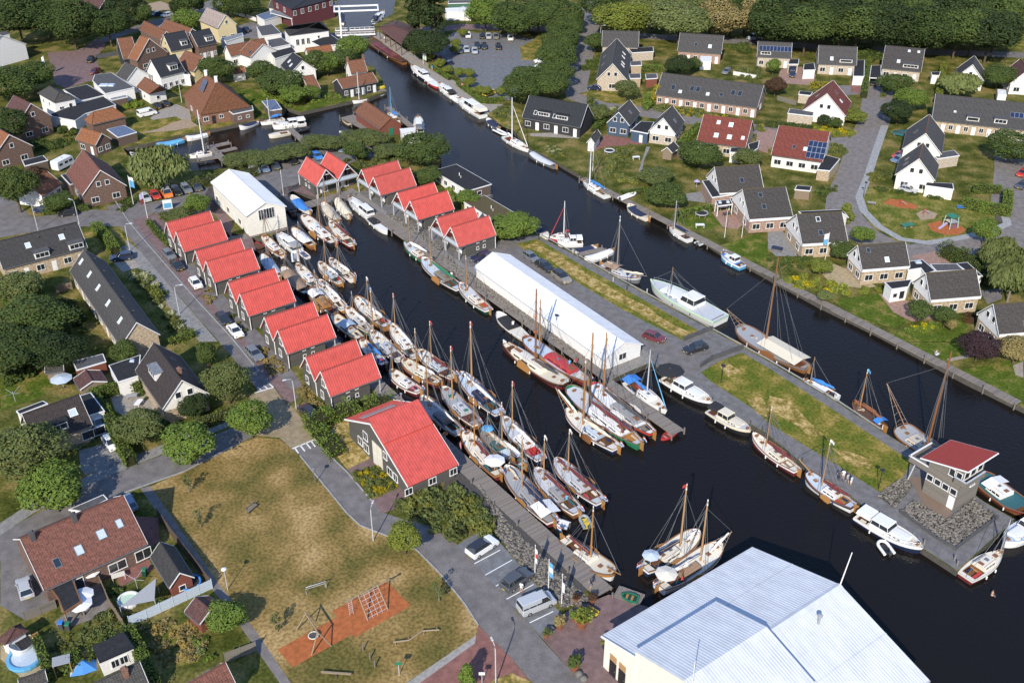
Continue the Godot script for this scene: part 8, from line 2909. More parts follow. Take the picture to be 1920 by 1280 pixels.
const HEDGES := [
{l="tall clipped hedge between lane houses",p=[-67.7,-141.5,-64,-136.7,-60.5,-130.4,-56.9,-125.2],w=1.6,h=2.2},
{l="clipped hedge along the flower garden",p=[-67.7,-142.2,-64.1,-144.5,-61.4,-144.9],w=1.4,h=2},
{l="rusty hedge beside the street pavement",p=[-48.9,-134,-44,-137.9],w=1.4,h=1.6,m="olive"},
{l="bright trimmed hedge at the northern street bend",p=[-88.1,-204.5,-84.3,-199.4,-80.9,-193.9],w=2,h=1.8,m="fresh"},
{l="low hedge in front of the cottage yard",p=[-77.9,-207.5,-74.5,-202.3,-70.4,-196.7],w=1.2,h=1},
{l="garden hedge left of the skylight terrace",p=[-89.3,-175.8,-85.7,-169.8],w=1.4,h=2},
{l="hedge below the dark terrace gardens",p=[-94.9,-173.8,-91.8,-169.8],w=1.4,h=2},
{l="street hedge under the pear trees",p=[-102,-212.4,-93.8,-214.8],w=1.4,h=1.2},
{l="short hedge at the verge gardens",p=[-68.4,-178.1,-66.1,-174.5],w=1.2,h=1.3,m="lime"},
{l="low front hedge nearest the lane junction",p=[-59.9,-159,-56.8,-161.7],w=1.2,h=1.2,m="fresh"},
{l="tall hedge round the long meadow garden",p=[-46.5,-91,-43.8,-87.3,-41.4,-83.4],w=1.6,h=2},
{l="wild hedge beside the raised bed",p=[-54.4,-85.7,-51.7,-87.2,-47.6,-91.2],w=1.5,h=1.6,wild=.5},
{l="hedge along the pool garden",p=[-57.4,-90,-54.7,-86.1],w=1,h=1.8},
{l="wild shrub hedge between last cottage and clubhouse",p=[-31.1,-134.1,-28.5,-136.6,-24.2,-138.7,-20.1,-140.2],w=2.2,h=1.8,m="fresh",wild=.7},
{l="wild shrub hedge along the clubhouse lawn",p=[-31.1,-134.4,-29,-131.2,-26.7,-127.6],w=2.2,h=1.6,m="fresh",wild=.7},
{l="hedge beside the park car row",p=[-24.4,-315.1,-18.2,-303.8],w=1.4,h=1.1,m="fresh"},
{l="hedge along the quay path",p=[-15.3,-299,-8.1,-284.3,-2.6,-285.4],w=1.6,h=1.1,m="fresh"},
{l="hedge along the inlet car park",p=[-73.8,-226.2,-66.3,-230.8,-60.7,-233.9],w=2.4,h=1.8,m="olive",wild=.6},
{l="tall hedge enclosing the corner garden",p=[100.4,-215.8,103.7,-213.7,107.7,-212,111.5,-220.8],w=2,h=2.2,m="fresh"},
{l="inner hedge of the corner garden",p=[105.2,-223.9,110.7,-223.9],w=1.6,h=1.8},
{l="long tall hedge behind the garages",p=[88.2,-192.7,90.2,-189.2,91.7,-184.7,92.3,-180.9],w=3,h=2.4,m="oak",wild=.4},
{l="clipped hedge between driveways",p=[106.8,-316.1,102.3,-301.1,98.1,-288.3],w=1.6,h=2},
{l="hedge beside the white gabled house",p=[129.1,-313.5,122.4,-297.5,118.2,-286.1],w=1.8,h=2,m="lime"},
{l="hedge along the solar house garden",p=[66.7,-266.1,72.5,-264.2,77,-262.7],w=1.6,h=1.5,m="oak"},
{l="yellow green hedge by the brick drive",p=[86,-297.2,89.8,-297.2],w=2,h=1.3,m="gold"},
{l="hedge beside the street tree verge",p=[21.4,-312.9,25.5,-314.1],w=1.8,h=1.4},
{l="hedge left of the climbing wall house",p=[23,-318.7,25.9,-319.3],w=1.6,h=1.2},
{l="garden hedge between the cream terrace yards",p=[38.8,-311.6,43.6,-312.2],w=2.4,h=1.6,m="fresh"},
{l="hedge right of the blue gabled garden",p=[21.3,-262,24.1,-267.9],w=1.6,h=1.4},
{l="hedge between white gable and red house",p=[42,-250.8,44.8,-256.3,48.3,-263.8],w=1.8,h=1.8,m="fresh"},
{l="curved hedge at the top street",p=[19.6,-359.7,22.4,-361.3,23.9,-373.1],w=1.8,h=1.6},
{l="low hedge at the canal lawn",p=[25.4,-222.8,30.3,-224.2],w=1.6,h=1},
{l="garden hedge below the terrace",p=[36.4,-211,40.8,-213.1,43.7,-214.8],w=1.6,h=1.2,m="fresh"},
]

const BEDS := [
{l="wild shrubs on the bank beside the clubhouse",p=[-16.4,-115.7,-12.3,-118.4,-7.7,-119.5,-4.2,-116.6,-2.2,-111.6,-3.3,-108.9,-8,-108.7,-12.6,-112.1],s=1.6,m="olive",dens=1.6},
{l="marigold and grass bed in front of the clubhouse",p=[-23.6,-122.7,-20.8,-124.8,-19.1,-125.7,-16.3,-121,-20,-117.3],s=.8,m="olive",flowers="yellow",dens=1.6},
{l="tall dry grasses along the cottage fronts",p=[-44.6,-157.8,-43.5,-158.2,-37.8,-150.2,-38.7,-148.6,-40.8,-149.4],s=.7,m="straw"},
{l="dry verge plants by the last cottages",p=[-35.7,-145.4,-34.6,-145.8,-29.7,-139.4,-31,-137.9],s=.7,m="straw"},
{l="verge plants by the third cottage",p=[-58.5,-179.9,-55.9,-175.2,-56.9,-173.2,-59.2,-176.3],s=.7,m="straw"},
{l="verge plants by the fourth cottage",p=[-52.9,-170.7,-47.5,-164.1,-46.6,-161.8,-49.7,-165.5],s=.7,m="olive"},
{l="front garden planting of the skylight terrace",p=[-75.6,-185.3,-72.3,-185.9,-66.4,-177.8,-61.2,-167.8,-57.8,-163.2,-60.6,-161.8,-65.5,-171.7,-71.1,-178.8],s=1,m="olive",flowers="white",dens=.8},
{l="planting round the harbour sign",p=[-77.4,-212.3,-72.1,-216.4,-71,-214.3,-71.2,-210.9,-75.5,-209.6],s=1,m="olive",dens=1.3},
{l="shrubs around the flagpoles at the street bend",p=[-87.7,-214.3,-86.8,-220,-84,-222.9,-83.1,-218.5,-85.4,-213.7],s=1.1,m="oak",dens=1.3},
{l="cottage garden of the brick house",p=[-93.7,-220,-90.3,-223.6,-87.5,-221.4,-91.5,-217.8],s=.9,m="olive",flowers="pink"},
{l="front garden flowers of mottled house",p=[-68,-129.6,-64.9,-132.7,-63.7,-131.6,-66.9,-128.3],s=.8,m="oak",flowers="white",dens=1.4},
{l="white hydrangea garden by the slate house",p=[-65,-145.4,-61.8,-146.6,-58.6,-141.6,-59.2,-140.9,-61.3,-144.3,-63.7,-142.7],s=.8,m="oak",flowers="white",dens=1.3},
{l="shrubs below the cream gable",p=[-55.8,-137.2,-50.2,-140.1,-48.4,-137.9,-50.9,-134.4,-54.2,-134.4],s=1.3,m="oak",dens=1.2},
{l="overgrown beds of the west back gardens",p=[-86.8,-151,-85.4,-154.3,-80,-151,-80.2,-148.6,-83.5,-146.2],s=1.4,m="oak",dens=1},
{l="overgrown shrubs behind the terrace",p=[-85.7,-174.7,-81.7,-172.7,-76.8,-164.1,-76.2,-159.6,-79,-159.6],s=1.4,m="deep",dens=1},
{l="grassy raised bed behind the tiled house",p=[-56.1,-89.4,-51.6,-95.3,-49.5,-94.8,-48.1,-93.3,-52.7,-89.2,-55,-87.6],s=.8,m="olive",dens=1},
{l="long grass meadow with flowers",p=[-46,-93,-40.4,-95.3,-38.8,-92.6,-36.6,-89,-37.9,-87.4,-40.9,-86,-43.9,-90.1],s=.6,m="straw",dens=.8},
{l="flowering plants on the meadow path",p=[-39.4,-91.1,-37.7,-91.8,-35.8,-88.4,-37.2,-87.6],s=.7,m="fresh",flowers="lilac"},
{l="plants beside the shade sail",p=[-45.8,-98.5,-42.9,-98.9,-42.1,-97.8,-44.5,-96.2],s=1,m="oak"},
{l="garden plants by the airer",p=[-52.4,-99.9,-50.8,-100.8,-50,-98,-51.3,-98],s=1,m="oak"},
{l="small plants along the brick fence",p=[-48.8,-95.5,-46.5,-94.8,-45.2,-93.3,-46.5,-92.2],s=.9,m="olive"},
{l="shrubs in the black barn garden",p=[8,-252,13,-252,13,-244.2,9.1,-245],s=.8,m="olive",flowers="white"},
{l="mixed garden below the blue gable",p=[22,-243.3,28.9,-254.7,29.9,-251.1,28.1,-239.2,22.1,-235.9],s=1.3,m="olive",dens=1},
{l="silver shrubs on the canal slope",p=[22.8,-235.9,28,-231.2,28.7,-228.9,25.7,-229.6,22,-234.3],s=1.3,m="willow",dens=1.2},
{l="front gardens of the long terrace",p=[36.2,-282.2,43.4,-284.4,50.1,-280.1,56.9,-272.9,65.9,-264.9,65.1,-261.1,49,-272.9,36,-277],s=1.1,m="olive",flowers="yellow",dens=.8},
{l="shrubs in front of the blue house hedge",p=[25.1,-275.9,28.4,-281.2,28.9,-278,25.5,-271.9],s=1,m="olive",flowers="white"},
{l="garden between terrace and car",p=[67.9,-338.2,75.8,-339.7,74.5,-328.4,68.4,-331.1],s=1.2,m="oak"},
{l="gardens right of the green shed",p=[66.2,-313.8,74.4,-315.1,73.2,-305.1,65.8,-302.6],s=1.2,m="olive"},
{l="front garden of the A-frame house",p=[78.5,-266.9,83.3,-264.9,88.7,-262.1,87.9,-259.3,81.8,-259.3,78.3,-263],s=.9,m="lime",flowers="yellow",dens=1.2},
{l="round garden beside the solar red house",p=[79.7,-253.8,82.8,-252.9,83.2,-246.7,80.6,-244.2,77.8,-247.6],s=.9,m="olive"},
{l="garden bed before the white dormer house",p=[108.2,-307.5,111.3,-310,107,-293.3,103.5,-288.8],s=1.1,m="oak"},
{l="shrubs along the elm belt edge",p=[108.8,-332.5,113.8,-333.9,113.5,-324.3,108.3,-318.9,106.2,-322.9],s=1.6,m="oak",dens=1.2},
{l="border of the front cream house",p=[84.3,-234.3,90.8,-235.1,90.1,-232.7,83.8,-230.4],s=1.2,m="olive"},
{l="border along the playground houses",p=[83.3,-226.6,91.5,-223.6,98.3,-222.1,97.5,-220,90.8,-221.4,82.7,-224.3],s=1,m="oak"},
{l="garden of the timber shed",p=[68.4,-224.3,75.1,-228.1,73.5,-222.9,68,-221.4],s=1.2,m="oak"},
{l="canal border of yellow and bronze shrubs",p=[53.3,-183.1,58,-184.2,60.1,-182,62.8,-180.4,65.3,-178.3,64.2,-176.3,60.2,-176.3,57.4,-178.3,53.9,-179.9],s=1.2,m="lime",flowers="yellow",dens=1},
{l="border below the white garden room",p=[66.3,-178.3,71.3,-180.4,71.2,-178.3,66.4,-176.8],s=.9,m="lime"},
{l="flower bed on the long lawn",p=[70.9,-164.5,77.6,-166.4,77,-164.1,70.9,-162.2],s=.7,m="fresh",flowers="yellow",dens=1.3},
{l="gardens below the blue gabled house",p=[51.8,-192.1,61.2,-192.1,60.8,-189.2,55.9,-186.4,50.6,-186.4],s=1.1,m="oak"},
{l="shrubs at the right edge garden",p=[82,-167.8,85.6,-169.8,83.8,-165,80.8,-163.2],s=1,m="bronze"},
{l="reeds and shrubs behind the houseboats",p=[-15.3,-227.3,-11.5,-222.1,-9.5,-217.1,-4,-209.6,0,-203.7,-.6,-200.6,-4,-205,-8.7,-212.3,-13.2,-220.7],s=1.3,m="fresh",dens=1.1},
{l="shrubs beside the harbour cottages",p=[-40.7,-242.5,-33.2,-245,-26.6,-244.2,-27.2,-235.9,-35.1,-238.3],s=1.2,m="olive",dens=.6},
{l="town garden trees by the inlet",p=[-104.3,-307.5,-94.4,-302.6,-93.1,-293.3,-97.2,-293.3],s=1.4,m="oak",dens=1},
{l="garden hedges behind brick outhouse",p=[-122.3,-254.7,-113.5,-256.5,-109.8,-255.6,-111.6,-251.1,-117.6,-249.3],s=1.2,m="oak",dens=1.2},
{l="verge bushes on the left of the brown house",p=[-118.3,-264,-114.1,-265.9,-110.8,-260.2,-113.5,-256.5],s=1.4,m="oak"},
{l="ivy and shrubs between old town walls",p=[-107.4,-282.2,-102.1,-286.6,-100.4,-283.3,-104.2,-279.1],s=1.3,m="fresh",dens=1.2},
{l="shrubs on the creek bank",p=[-70.9,-293.3,-66.1,-292.1,-61.7,-282.2,-65.8,-284.4],s=1.5,m="fresh",dens=1.2},
{l="bank planting on the inlet lawn",p=[-65.9,-288.8,-58.4,-291,-48.1,-292.1,-45.8,-288.8,-52.9,-284.4,-60.8,-281.2],s=1.2,m="fresh",dens=.5},
{l="canal bank plants by the dinghies",p=[-6.5,-277,-1.4,-280.1,0,-274.9,-.7,-269.9,-5,-272.9],s=1.2,m="olive",dens=1},
]

const LAMPS := [
{l="tall steel street lamp at the terrace corner",x=-78.3,z=-195.1,h=6,r=.17},
{l="tall steel street lamp halfway along the terrace",x=-61.4,z=-169.5,h=6,r=.17},
{l="tall steel street lamp at the northern road",x=-100.7,z=-204.5,h=6.5,r=3.49},
{l="steel street lamp behind the long dark terrace",x=-93,z=-207.6,h=5.5,r=2.62},
{l="steel street lamp on the lawn before the clubhouse",x=-18.9,z=-108.8,h=5.8,r=1.4},
{l="steel street lamp at the last cottage",x=-34.7,z=-139.6,h=5.8,r=3.49},
{l="park lamp with white disc by the footpath",x=-36.7,z=-99.7,h=3.3,r=0,k="disc"},
{l="steel street lamp at the bottom brick path",x=-1.9,z=-84.5,h=6.2,r=1.92},
{l="black street lamp post on the asphalt edge",x=-28.7,z=-120.9,h=2.6,r=0,k="disc",m="lead"},
{l="dark lamp post on the second pier lawn",x=34.8,z=-147,h=3.3,r=0,k="disc",m="black"},
{l="dark lamp post on the pier lawn near the tower",x=53.1,z=-119.7,h=3.3,r=0,k="disc",m="black"},
{l="dark lamp post on the first pier lawn edge",x=5.6,z=-199.9,h=3.3,r=0,k="disc",m="black"},
{l="dark lamp post on the canal quay by the trawler",x=22,z=-178.6,h=3.3,r=0,k="disc",m="black"},
{l="dark lamp post beside the shed dock",x=7.9,z=-162.7,h=3.6,r=0,k="disc",m="black"},
{l="street lamp at the car park entrance",x=-23,z=-351.2,h=6.5,r=0},
{l="street lamp beside the lime trees",x=27.8,z=-334.9,h=7,r=.35},
{l="street lamp on the villa drive",x=-17.5,z=-361.4,h=6,r=0},
{l="lamp post on the playground path",x=79.4,z=-221.4,h=3.4,r=0,k="disc",m="black"},
]

const FLAGPOLES := [
{l="harbour flagpole with white and red banner, first of three",x=3,z=-102.3,h=5.2,f=["white","red","white"],r=-1.2},
{l="harbour flagpole with light blue banner, middle of three",x=4.7,z=-99.7,h=5.2,f=["azure","white","azure"],r=-.9},
{l="harbour flagpole with white and blue banner, last of three",x=6.3,z=-97.1,h=5.2,f=["navy","white","white"],r=-1.2},
{l="flagpole with light blue banner at the street bend",x=-84.2,z=-217.2,h=7,f=["white","azure","azure"],r=.2},
{l="flagpole with purple banner at the cottage path",x=-79.2,z=-210.6,h=6,f=["lilac","maroon"],r=3.1},
{l="white flagpole with striped pennant in the canal garden",x=63.2,z=-191.2,h=6,f=["white","azure"],r=2.6},
{l="bare white flagpole in front of the farmhouse",x=-91.1,z=-284.2,h=7.5},
{l="white garden mast before the blue house",x=19.2,z=-236.6,h=7},
{l="white flagpole by the brick terrace, left",x=44.6,z=-201.2,h=6},
{l="white flagpole by the brick terrace, right",x=48.2,z=-201.2,h=6},
{l="flag with blue stripes on the town square",x=-136.6,z=-307.2,h=6,f=["white","blue"],r=2.8},
{l="banner at the quay car park",x=-26.9,z=-318.6,h=4,f=["white","mint"],r=.2},
]

const PROPS := [
{n="goal",l="small football goal on the dry lawn",x=-25.2,z=-99.5,r=.44},
{n="balance_beam",l="zigzag wooden balance beam",c="play beam",x=-11.8,z=-91.7,r=.44,k="beam"},
{n="seesaw",l="wooden seesaw plank on the lawn",x=-20.7,z=-85.7,r=-.09},
{n="post",l="leaning wooden play post in the grass",k="post",g="play posts",at=[-18,-89.5,-17,-88.2,-16.3,-87]},
{n="spring_toy",l="green and red spring toy on a pole",c="spring toy",x=-13.3,z=-85.8,k="sign",m="green"},
{n="bench",l="wooden bench in the park lawn",x=-36.7,z=-115.1,r=1.05,m="taupe"},
{n="slide",l="small red slide on the play lawn",x=86.6,z=-217.4,r=.35,m="sky"},
{n="play_toy",l="purple rocking toy on the play lawn",x=90.4,z=-212.6,r=.17,k="slide",m="lilac"},
{n="climbing_tower",l="colourful climbing tower with slide",c="play tower",x=93.7,z=-206.3,r=.35,k="play_tower"},
{n="ping_pong_table",l="green table tennis table",x=84.4,z=-205.9,r=.35,k="pingpong",m="green"},
{n="bench",l="grey bench at the play lawn path",x=80,z=-217.4,r=2.79,m="grey"},
{n="bench",l="blue bench on the right of play lawn",x=99.1,z=-215,m="blue"},
{n="bench",l="yellow wooden bench beside the potted plants",x=10,z=-95.4,r=-.7,m="yellow"},
{n="bench",l="grey bench against the boatyard wall",x=13,z=-87.4,r=-.52,m="grey"},
{n="planter",l="terracotta pot with grasses left of the plaza",x=4.2,z=-91.6,s=1,gr="olive"},
{n="planter",l="large terracotta pot with dry plant behind the plaza",x=5.9,z=-93.1,s=1.3,gr="straw"},
{n="planter",l="big terracotta pot with leafy banana plant",x=8.6,z=-93.3,s=2,gr="lime"},
{n="planter",l="small terracotta pot beside the bench",x=7.7,z=-94.4,s=1,gr="fresh"},
{n="planter",l="terracotta pot with clipped bush on the street edge",x=7.4,z=-86.6,s=1.4,gr="oak"},
{n="planter",l="blue pot with yellow flowers at the boatyard corner",x=11.3,z=-89.9,s=1.3,gr="lime",m2="navy"},
{n="planter",l="pot with red plant at the dock steps",x=10.2,z=-97.4,s=1,gr="bronze"},
{n="planter",l="pot with russet plant on the stones",x=8.1,z=-97.6,s=.9,gr="bronze"},
{n="boulder",l="grey boulder at the plaza edge",k="cairn",s=.9,g="boulders on the plaza",at=[4.9,-92.7,7.9,-85.8,8.4,-85.1,13.8,-86.2]},
{n="trampoline",l="round trampoline on the canal lawn",x=41.3,z=-211.6,m="grey",s=.9},
{n="trampoline",l="small trampoline below the blue gable",x=24,z=-247.5,m="steel",s=.8},
{n="trampoline",l="blue rimmed trampoline behind the black shed",x=-41.6,z=-100.2,m="blue",s=.9},
{n="pool",l="round inflatable pool with pale blue rim",x=-58.2,z=-88.1,m="azure",m2="sky",s=1.15},
{n="pool",l="square-ish inflatable pool with green water",x=-48.7,z=-97.4,m="white",m2="mint",s=.75},
{n="parasol",l="white parasol on the tiled house terrace",x=-53.9,z=-95.5,m="white"},
{n="parasol",l="second white parasol closer to the house",x=-54.1,z=-97.1,m="white",s=.9},
{n="parasol",l="cream parasol at the washing terrace",x=-54.5,z=-101.1,m="white",s=.8},
{n="parasol",l="pale grey parasol behind mottled house",x=-74.3,z=-145.7,m="sky",s=1.2},
{n="parasol",l="white parasol of the canal terrace",x=42.4,z=-226.5,m="lilac",s=.5},
{n="shade_sail",l="grey triangular shade sail over the garden",c="shade sail",x=-46.5,z=-96.4,m="grey",r=.3},
{n="clothes_airer",l="rotary clothes airer on the small lawn",x=-48.4,z=-99.9,k="airer"},
{n="clothes_airer",l="rotary clothes airer on the west lawn",x=-80.7,z=-141.7,k="airer"},
{n="garden_table",l="white garden table on the brick terrace",x=-51.3,z=-101.6,r=.44,k="table",m="ivory"},
{n="garden_table",l="garden table with chairs behind slate house",x=-61.9,z=-142.4,r=.17,k="table",m="grey"},
{n="garden_table",l="white lounge table on the flower terrace",x=-60.2,z=-140.5,r=1.4,k="table",m="white"},
{n="garden_table",l="white table of the canal brick terrace",x=46.6,z=-215,r=.17,k="table",m="white"},
{n="garden_table",l="dark lounge set on the brick terrace",x=46.8,z=-211.6,r=.35,k="table",m="dark"},
{n="garden_table",l="white picnic table in the garden by canal",x=30.2,z=-243.6,r=.17,k="table",m="white"},
{n="garden_table",l="white picnic table at the quay end",x=-6.1,z=-284.7,r=.17,k="table",m="white"},
{n="garden_table",l="green playhouse table beside terrace",x=-55.6,z=-100.4,r=.35,k="table",m="white"},
{n="play_hut",l="grey garden swing hut with pale posts",c="play hut",x=-52.9,z=-86.2,r=.35,k="shelter",m="grey",s=.9},
{n="tent",l="blue and white garden tent",x=-51,z=-87,r=.35,m="blue"},
{n="bin",l="green wheeled bin on the brick terrace",x=-48.1,z=-102.3,m="bottle",m2="green"},
{n="bin",l="blue lidded bin beside the raised bed",x=-55.7,z=-93.1,m="dark",m2="blue"},
{n="bin",l="green lidded bin beside the blue one",x=-54.8,z=-92.9,m="dark",m2="green"},
{n="bin",l="dark bin at the clubhouse corner",x=-13.4,z=-119.3,m="black",m2="dark"},
{n="info_board",l="white information board with blue picture at the cottages",x=-75.9,z=-215,r=.35,k="board",m="white",s=1.3},
{n="sign",l="white road sign on the brick path",x=-3.5,z=-84.5,m="white",s=.9},
{n="sign",l="flag shaped sign by the inlet scrub",x=-43.3,z=-256.8,m="white"},
{n="life_buoy",l="orange life ring on the shed dock",c="life ring",x=4.2,z=-161.5,k="ring_buoy",m="orange"},
{n="life_buoy",l="orange life ring on the clubhouse dock",c="life ring",x=-10.3,z=-131.5,k="ring_buoy",m="orange"},
{n="bollard",l="short mooring bollard on the pier tip",k="bollard",m="taupe",g="bollards on the pier tip",at=[55.9,-108.1,59,-105.1,59,-104.1]},
{n="bollard",l="dark mooring post along the pier edge",k="bollard",m="dark",g="mooring posts along the basin pier",at=[32.5,-141.7,37.5,-135.3,39.1,-133.9,43.5,-126]},
{n="bollard",l="pale mooring post along the canal edge",k="bollard",m="tan",g="mooring posts along the canal pier",at=[19.7,-182.2,25.8,-177.7,41.2,-158.3,46.9,-150.3,52.6,-142.5,57.9,-134.1]},
{n="garden_arch",l="stacked white canvas chair on the canal edge",c="chair",x=73.6,z=-155.2,r=.7,k="bench",m="white",s=.5},
{n="solar_table",l="ground solar panel stand by the blue gabled house",c="solar panel",x=54.3,z=-195.1,r=-.52,k="table",m="navy",s=1.3},
{n="sun_bed",l="white sun lounger on the trampoline lawn",c="lounger",x=40.1,z=-205.9,k="table",m="white",s=1.1},
]

const PEOPLE := [
{l="person in white shirt and shorts beside the green off-roader",x=1.2,z=-99.2,r=2.79,s="white",t="tan"},
{l="person in dark dress walking on the dock",x=10.2,z=-99.9,r=2.09,k="walk",s="navy",t="lead"},
{l="person in pink on the boardwalk by the clubhouse",x=-7.8,z=-128.7,r=1.75,s="pink",t="pink"},
{l="person with rucksack, first of the group on the pier",x=47.8,z=-121.7,r=2.44,s="dark",t="navy",lg=1},
{l="person in pale top, second of the group on the pier",x=48.5,z=-121.9,r=2.79,s="white",t="tan"},
{l="person in grey top, third of the group on the pier",x=48.9,z=-121.1,r=3.49,k="walk",s="grey",t="lead"},
{l="person in light blue shirt, last of the pier group",x=49.3,z=-120.5,r=3.84,s="sky",t="white"},
{l="person standing in white at the shed corner",x=15.7,z=-151.5,r=2.09,s="white",t="dark"},
{l="person sunbathing on the shed dock",x=4.1,z=-167.4,r=1.05,k="sit",s="skin",t="orange",hr="rust"},
{l="person in blue shirt in the red barge cockpit",x=9.8,z=-151.7,r=3.49,y=.3,k="sit",s="azure",t="navy"},
{l="person in red on the stern of the red barge",x=10.9,z=-152.3,r=3.49,y=.3,k="sit",s="red",t="tan"},
{l="person sitting in the launch with red cushions",x=.2,z=-165,r=3.49,y=.1,k="sit",s="white",t="red"},
{l="person at the stern of the large white yacht",x=-12.8,z=-183.8,r=3.49,y=.2,k="sit",s="skin",t="navy"},
{l="second person at the stern of the white yacht",x=-11.8,z=-183.3,r=2.79,y=.2,k="sit",s="white",t="tan"},
{l="person in blue shirt aboard the lower trio",x=7.8,z=-116.7,r=3.49,y=.2,k="sit",s="azure",t="navy"},
{l="person with orange vest on the umbrella motor yacht",x=26.9,z=-147.4,r=2.09,y=.3,k="sit",s="orange",t="tan"},
{l="person on the green hulled yacht",x=17.1,z=-132.4,r=3.49,y=.2,k="sit",s="maroon",t="tan"},
{l="second person on the green hulled yacht",x=18.4,z=-132.8,r=2.79,y=.2,k="sit",s="brown",t="dark"},
{l="person by the striped parasol",x=22,z=-100.7,r=1.75,y=.2,k="sit",s="red",t="navy"},
{l="person standing by quay barge",x=-41,z=-342.2,r=3.14,s="white",t="navy"},
{l="person in blue walking on the quay",x=-23.8,z=-312.2,r=3.14,k="walk",s="blue",t="tan"},
{l="person at the quay lamp",x=-14.2,z=-295.9,r=3.14,s="pink",t="navy"},
{l="person swimming near the pier tip with blue ring",x=62.1,z=-99.6,r=1.05,y=-1.35,k="sit",s="skin",t="navy",hr="brown"},
]

const FENCES := [
{l="blue and white slatted fence between two gardens",p=[-47.4,-93.5,-45.6,-94.7,-38.7,-99.9],h=1.6,m="sky"},
{l="brown board fence along the footpath",p=[-49.5,-113.5,-46,-108.9,-41.7,-103.6,-39,-100.2],h=1.7,m="w_shed"},
{l="whitewashed garden wall between the terraces",p=[-54.6,-102.6,-50.7,-96.5,-48,-93.1],h=1.6,m="w_timber"},
{l="grey fence at the lower driveway",p=[-60.7,-94.3,-57.6,-96.5],h=1.5,m="w_ash"},
{l="fence behind the meadow garden",p=[-34.2,-87.7,-30.9,-89.5],h=1.6,m="w_ash"},
{l="wooden fence between terrace yards",p=[-86.8,-177.3,-84.4,-178.9],h=1.6,m="w_timber"},
{l="white picket boundary of the street gardens",p=[65.3,-308.4,71.2,-304.8],h=1.1,m="white"},
{l="white low wall of hotel terrace",p=[-79.2,-339.2,-73.8,-342.2,-68.7,-334.9],h=1,m="w_white",wall=1},
{l="white boundary wall behind the yellow house",p=[-96,-374.8,-87.1,-365.5],h=1.4,m="w_white",wall=1},
{l="concrete wall at the end of the first pier lawn",p=[30.5,-160.3,34.4,-163,36,-163.9],h=.7,m="f_grey",wall=1,n="wall",c="wall"},
{l="concrete wall at the start of the second pier lawn",p=[32.1,-151.7,34.4,-154,40.4,-157.6],h=.8,m="f_grey",wall=1,n="wall",c="wall"},
{l="garden fence of the long terrace back yards",p=[73.6,-286.3,77.8,-282],h=1.3,m="w_ash"},
{l="stone terrace wall beside the square",p=[-127.8,-323.9,-123.7,-326.6,-118.8,-329.3],h=1.2,m="f_grey",wall=1,n="wall",c="wall"},
{l="concrete kerb round the tower stones",p=[54.7,-114.6,58,-109.2,59.8,-107.1,68,-113.5],h=.35,m="f_grey",wall=1,n="kerb",c="kerb"},
]

const STONES := [
{l="dark stone bank between parking bays and boardwalk",p=[-5.2,-121.7,-3.5,-118.1,0,-111.6,10.2,-97.5,8.5,-97.2,6.4,-96.5,3,-101.1,0,-106.1,-3.1,-111.9,-2.6,-114.7,-4.2,-118.7]},
{l="stone bank under the southern cottage and shed",p=[-13.2,-193.2,-10.6,-188.1,-6.3,-183.7,2,-171.3,9.5,-160.9,14.2,-153.1,13.2,-152.8,8.5,-159.2,1.5,-168.3,-5.6,-177.7,-10.5,-184.8,-13.9,-190.4]},
{l="stone bank before the middle cottages",p=[-27.3,-213.5,-19.2,-204.5,-13.7,-195.1,-15.3,-195.1,-20.2,-202.4,-27.7,-212.4]},
{l="stone apron left of the tower",p=[56.3,-121.4,58.2,-121.9,58.3,-120.6,56.8,-118.5,54.2,-115.5,52.6,-118,53.4,-119],y=.15},
{l="stone apron in front of the tower",p=[54.9,-115,57.3,-117,58.1,-116.5,60.8,-113,63,-114.7,66.1,-117.5,68,-113.7,59.9,-107.4,58.1,-109.4],y=.15},
]

const DOCKS := [
{l="long wooden boardwalk on the west side of the basin",p=[-64.4,-204.1,11.9,-99.1],w=2.8},
{l="wooden boardwalk before the cottages and the long shed",p=[-37.9,-223.4,16.8,-148.2],w=2.8},
{l="wooden landing at the head of the basin",p=[-46.3,-216.8,-36.6,-223.9],w=3.2},
{l="wooden landing under the cream boathouse gable",p=[-59.3,-199.8,-48.4,-206.1],w=2.4},
{l="jetty reaching out from the shed into the basin",p=[15.7,-147.4,25.9,-133.3],w=2.4,both=1},
{l="pier of the old boathouse",p=[-44.2,-273.6,-33.1,-259.9],w=4,both=1},
{l="narrow finger jetty beside the boathouse",p=[-33.8,-280.8,-26.1,-265.6],w=1.6,both=1},
{l="slim jetty with boats in the inlet",p=[-57.9,-264.6,-51.1,-252.6],w=1.6,both=1},
{l="old grey jetty in the inlet, main walkway",p=[-75.8,-252.6,-69.4,-242.2],w=1.8,both=1},
{l="old grey jetty in the inlet, upper arm",p=[-75.9,-251.7,-71.3,-254.8],w=1.6,both=1},
{l="old grey jetty in the inlet, middle arm",p=[-73.1,-248.2,-68.8,-251.3],w=1.4,both=1},
{l="old grey jetty in the inlet, lower arm",p=[-76.5,-243.5,-71.8,-245.6],w=1.6,both=1},
{l="cottage landing stage beside the canal",p=[-45.8,-291.7,-36.2,-295.2],w=2.6},
{l="narrow finger jetty on the canal pier",p=[13,-193.2,18.9,-196.2],w=1.2,both=1},
{l="floating pontoon under the green rowing boat",p=[13.4,-99.4,16.6,-97.8],w=2.2},
{l="plank walkway along the eastern canal bank",p=[16.6,-232.1,51.9,-183.6],w=1.8},
{l="plank walkway on the eastern bank near the last houses",p=[52.1,-182.5,82.1,-141.2],w=1.8},
]

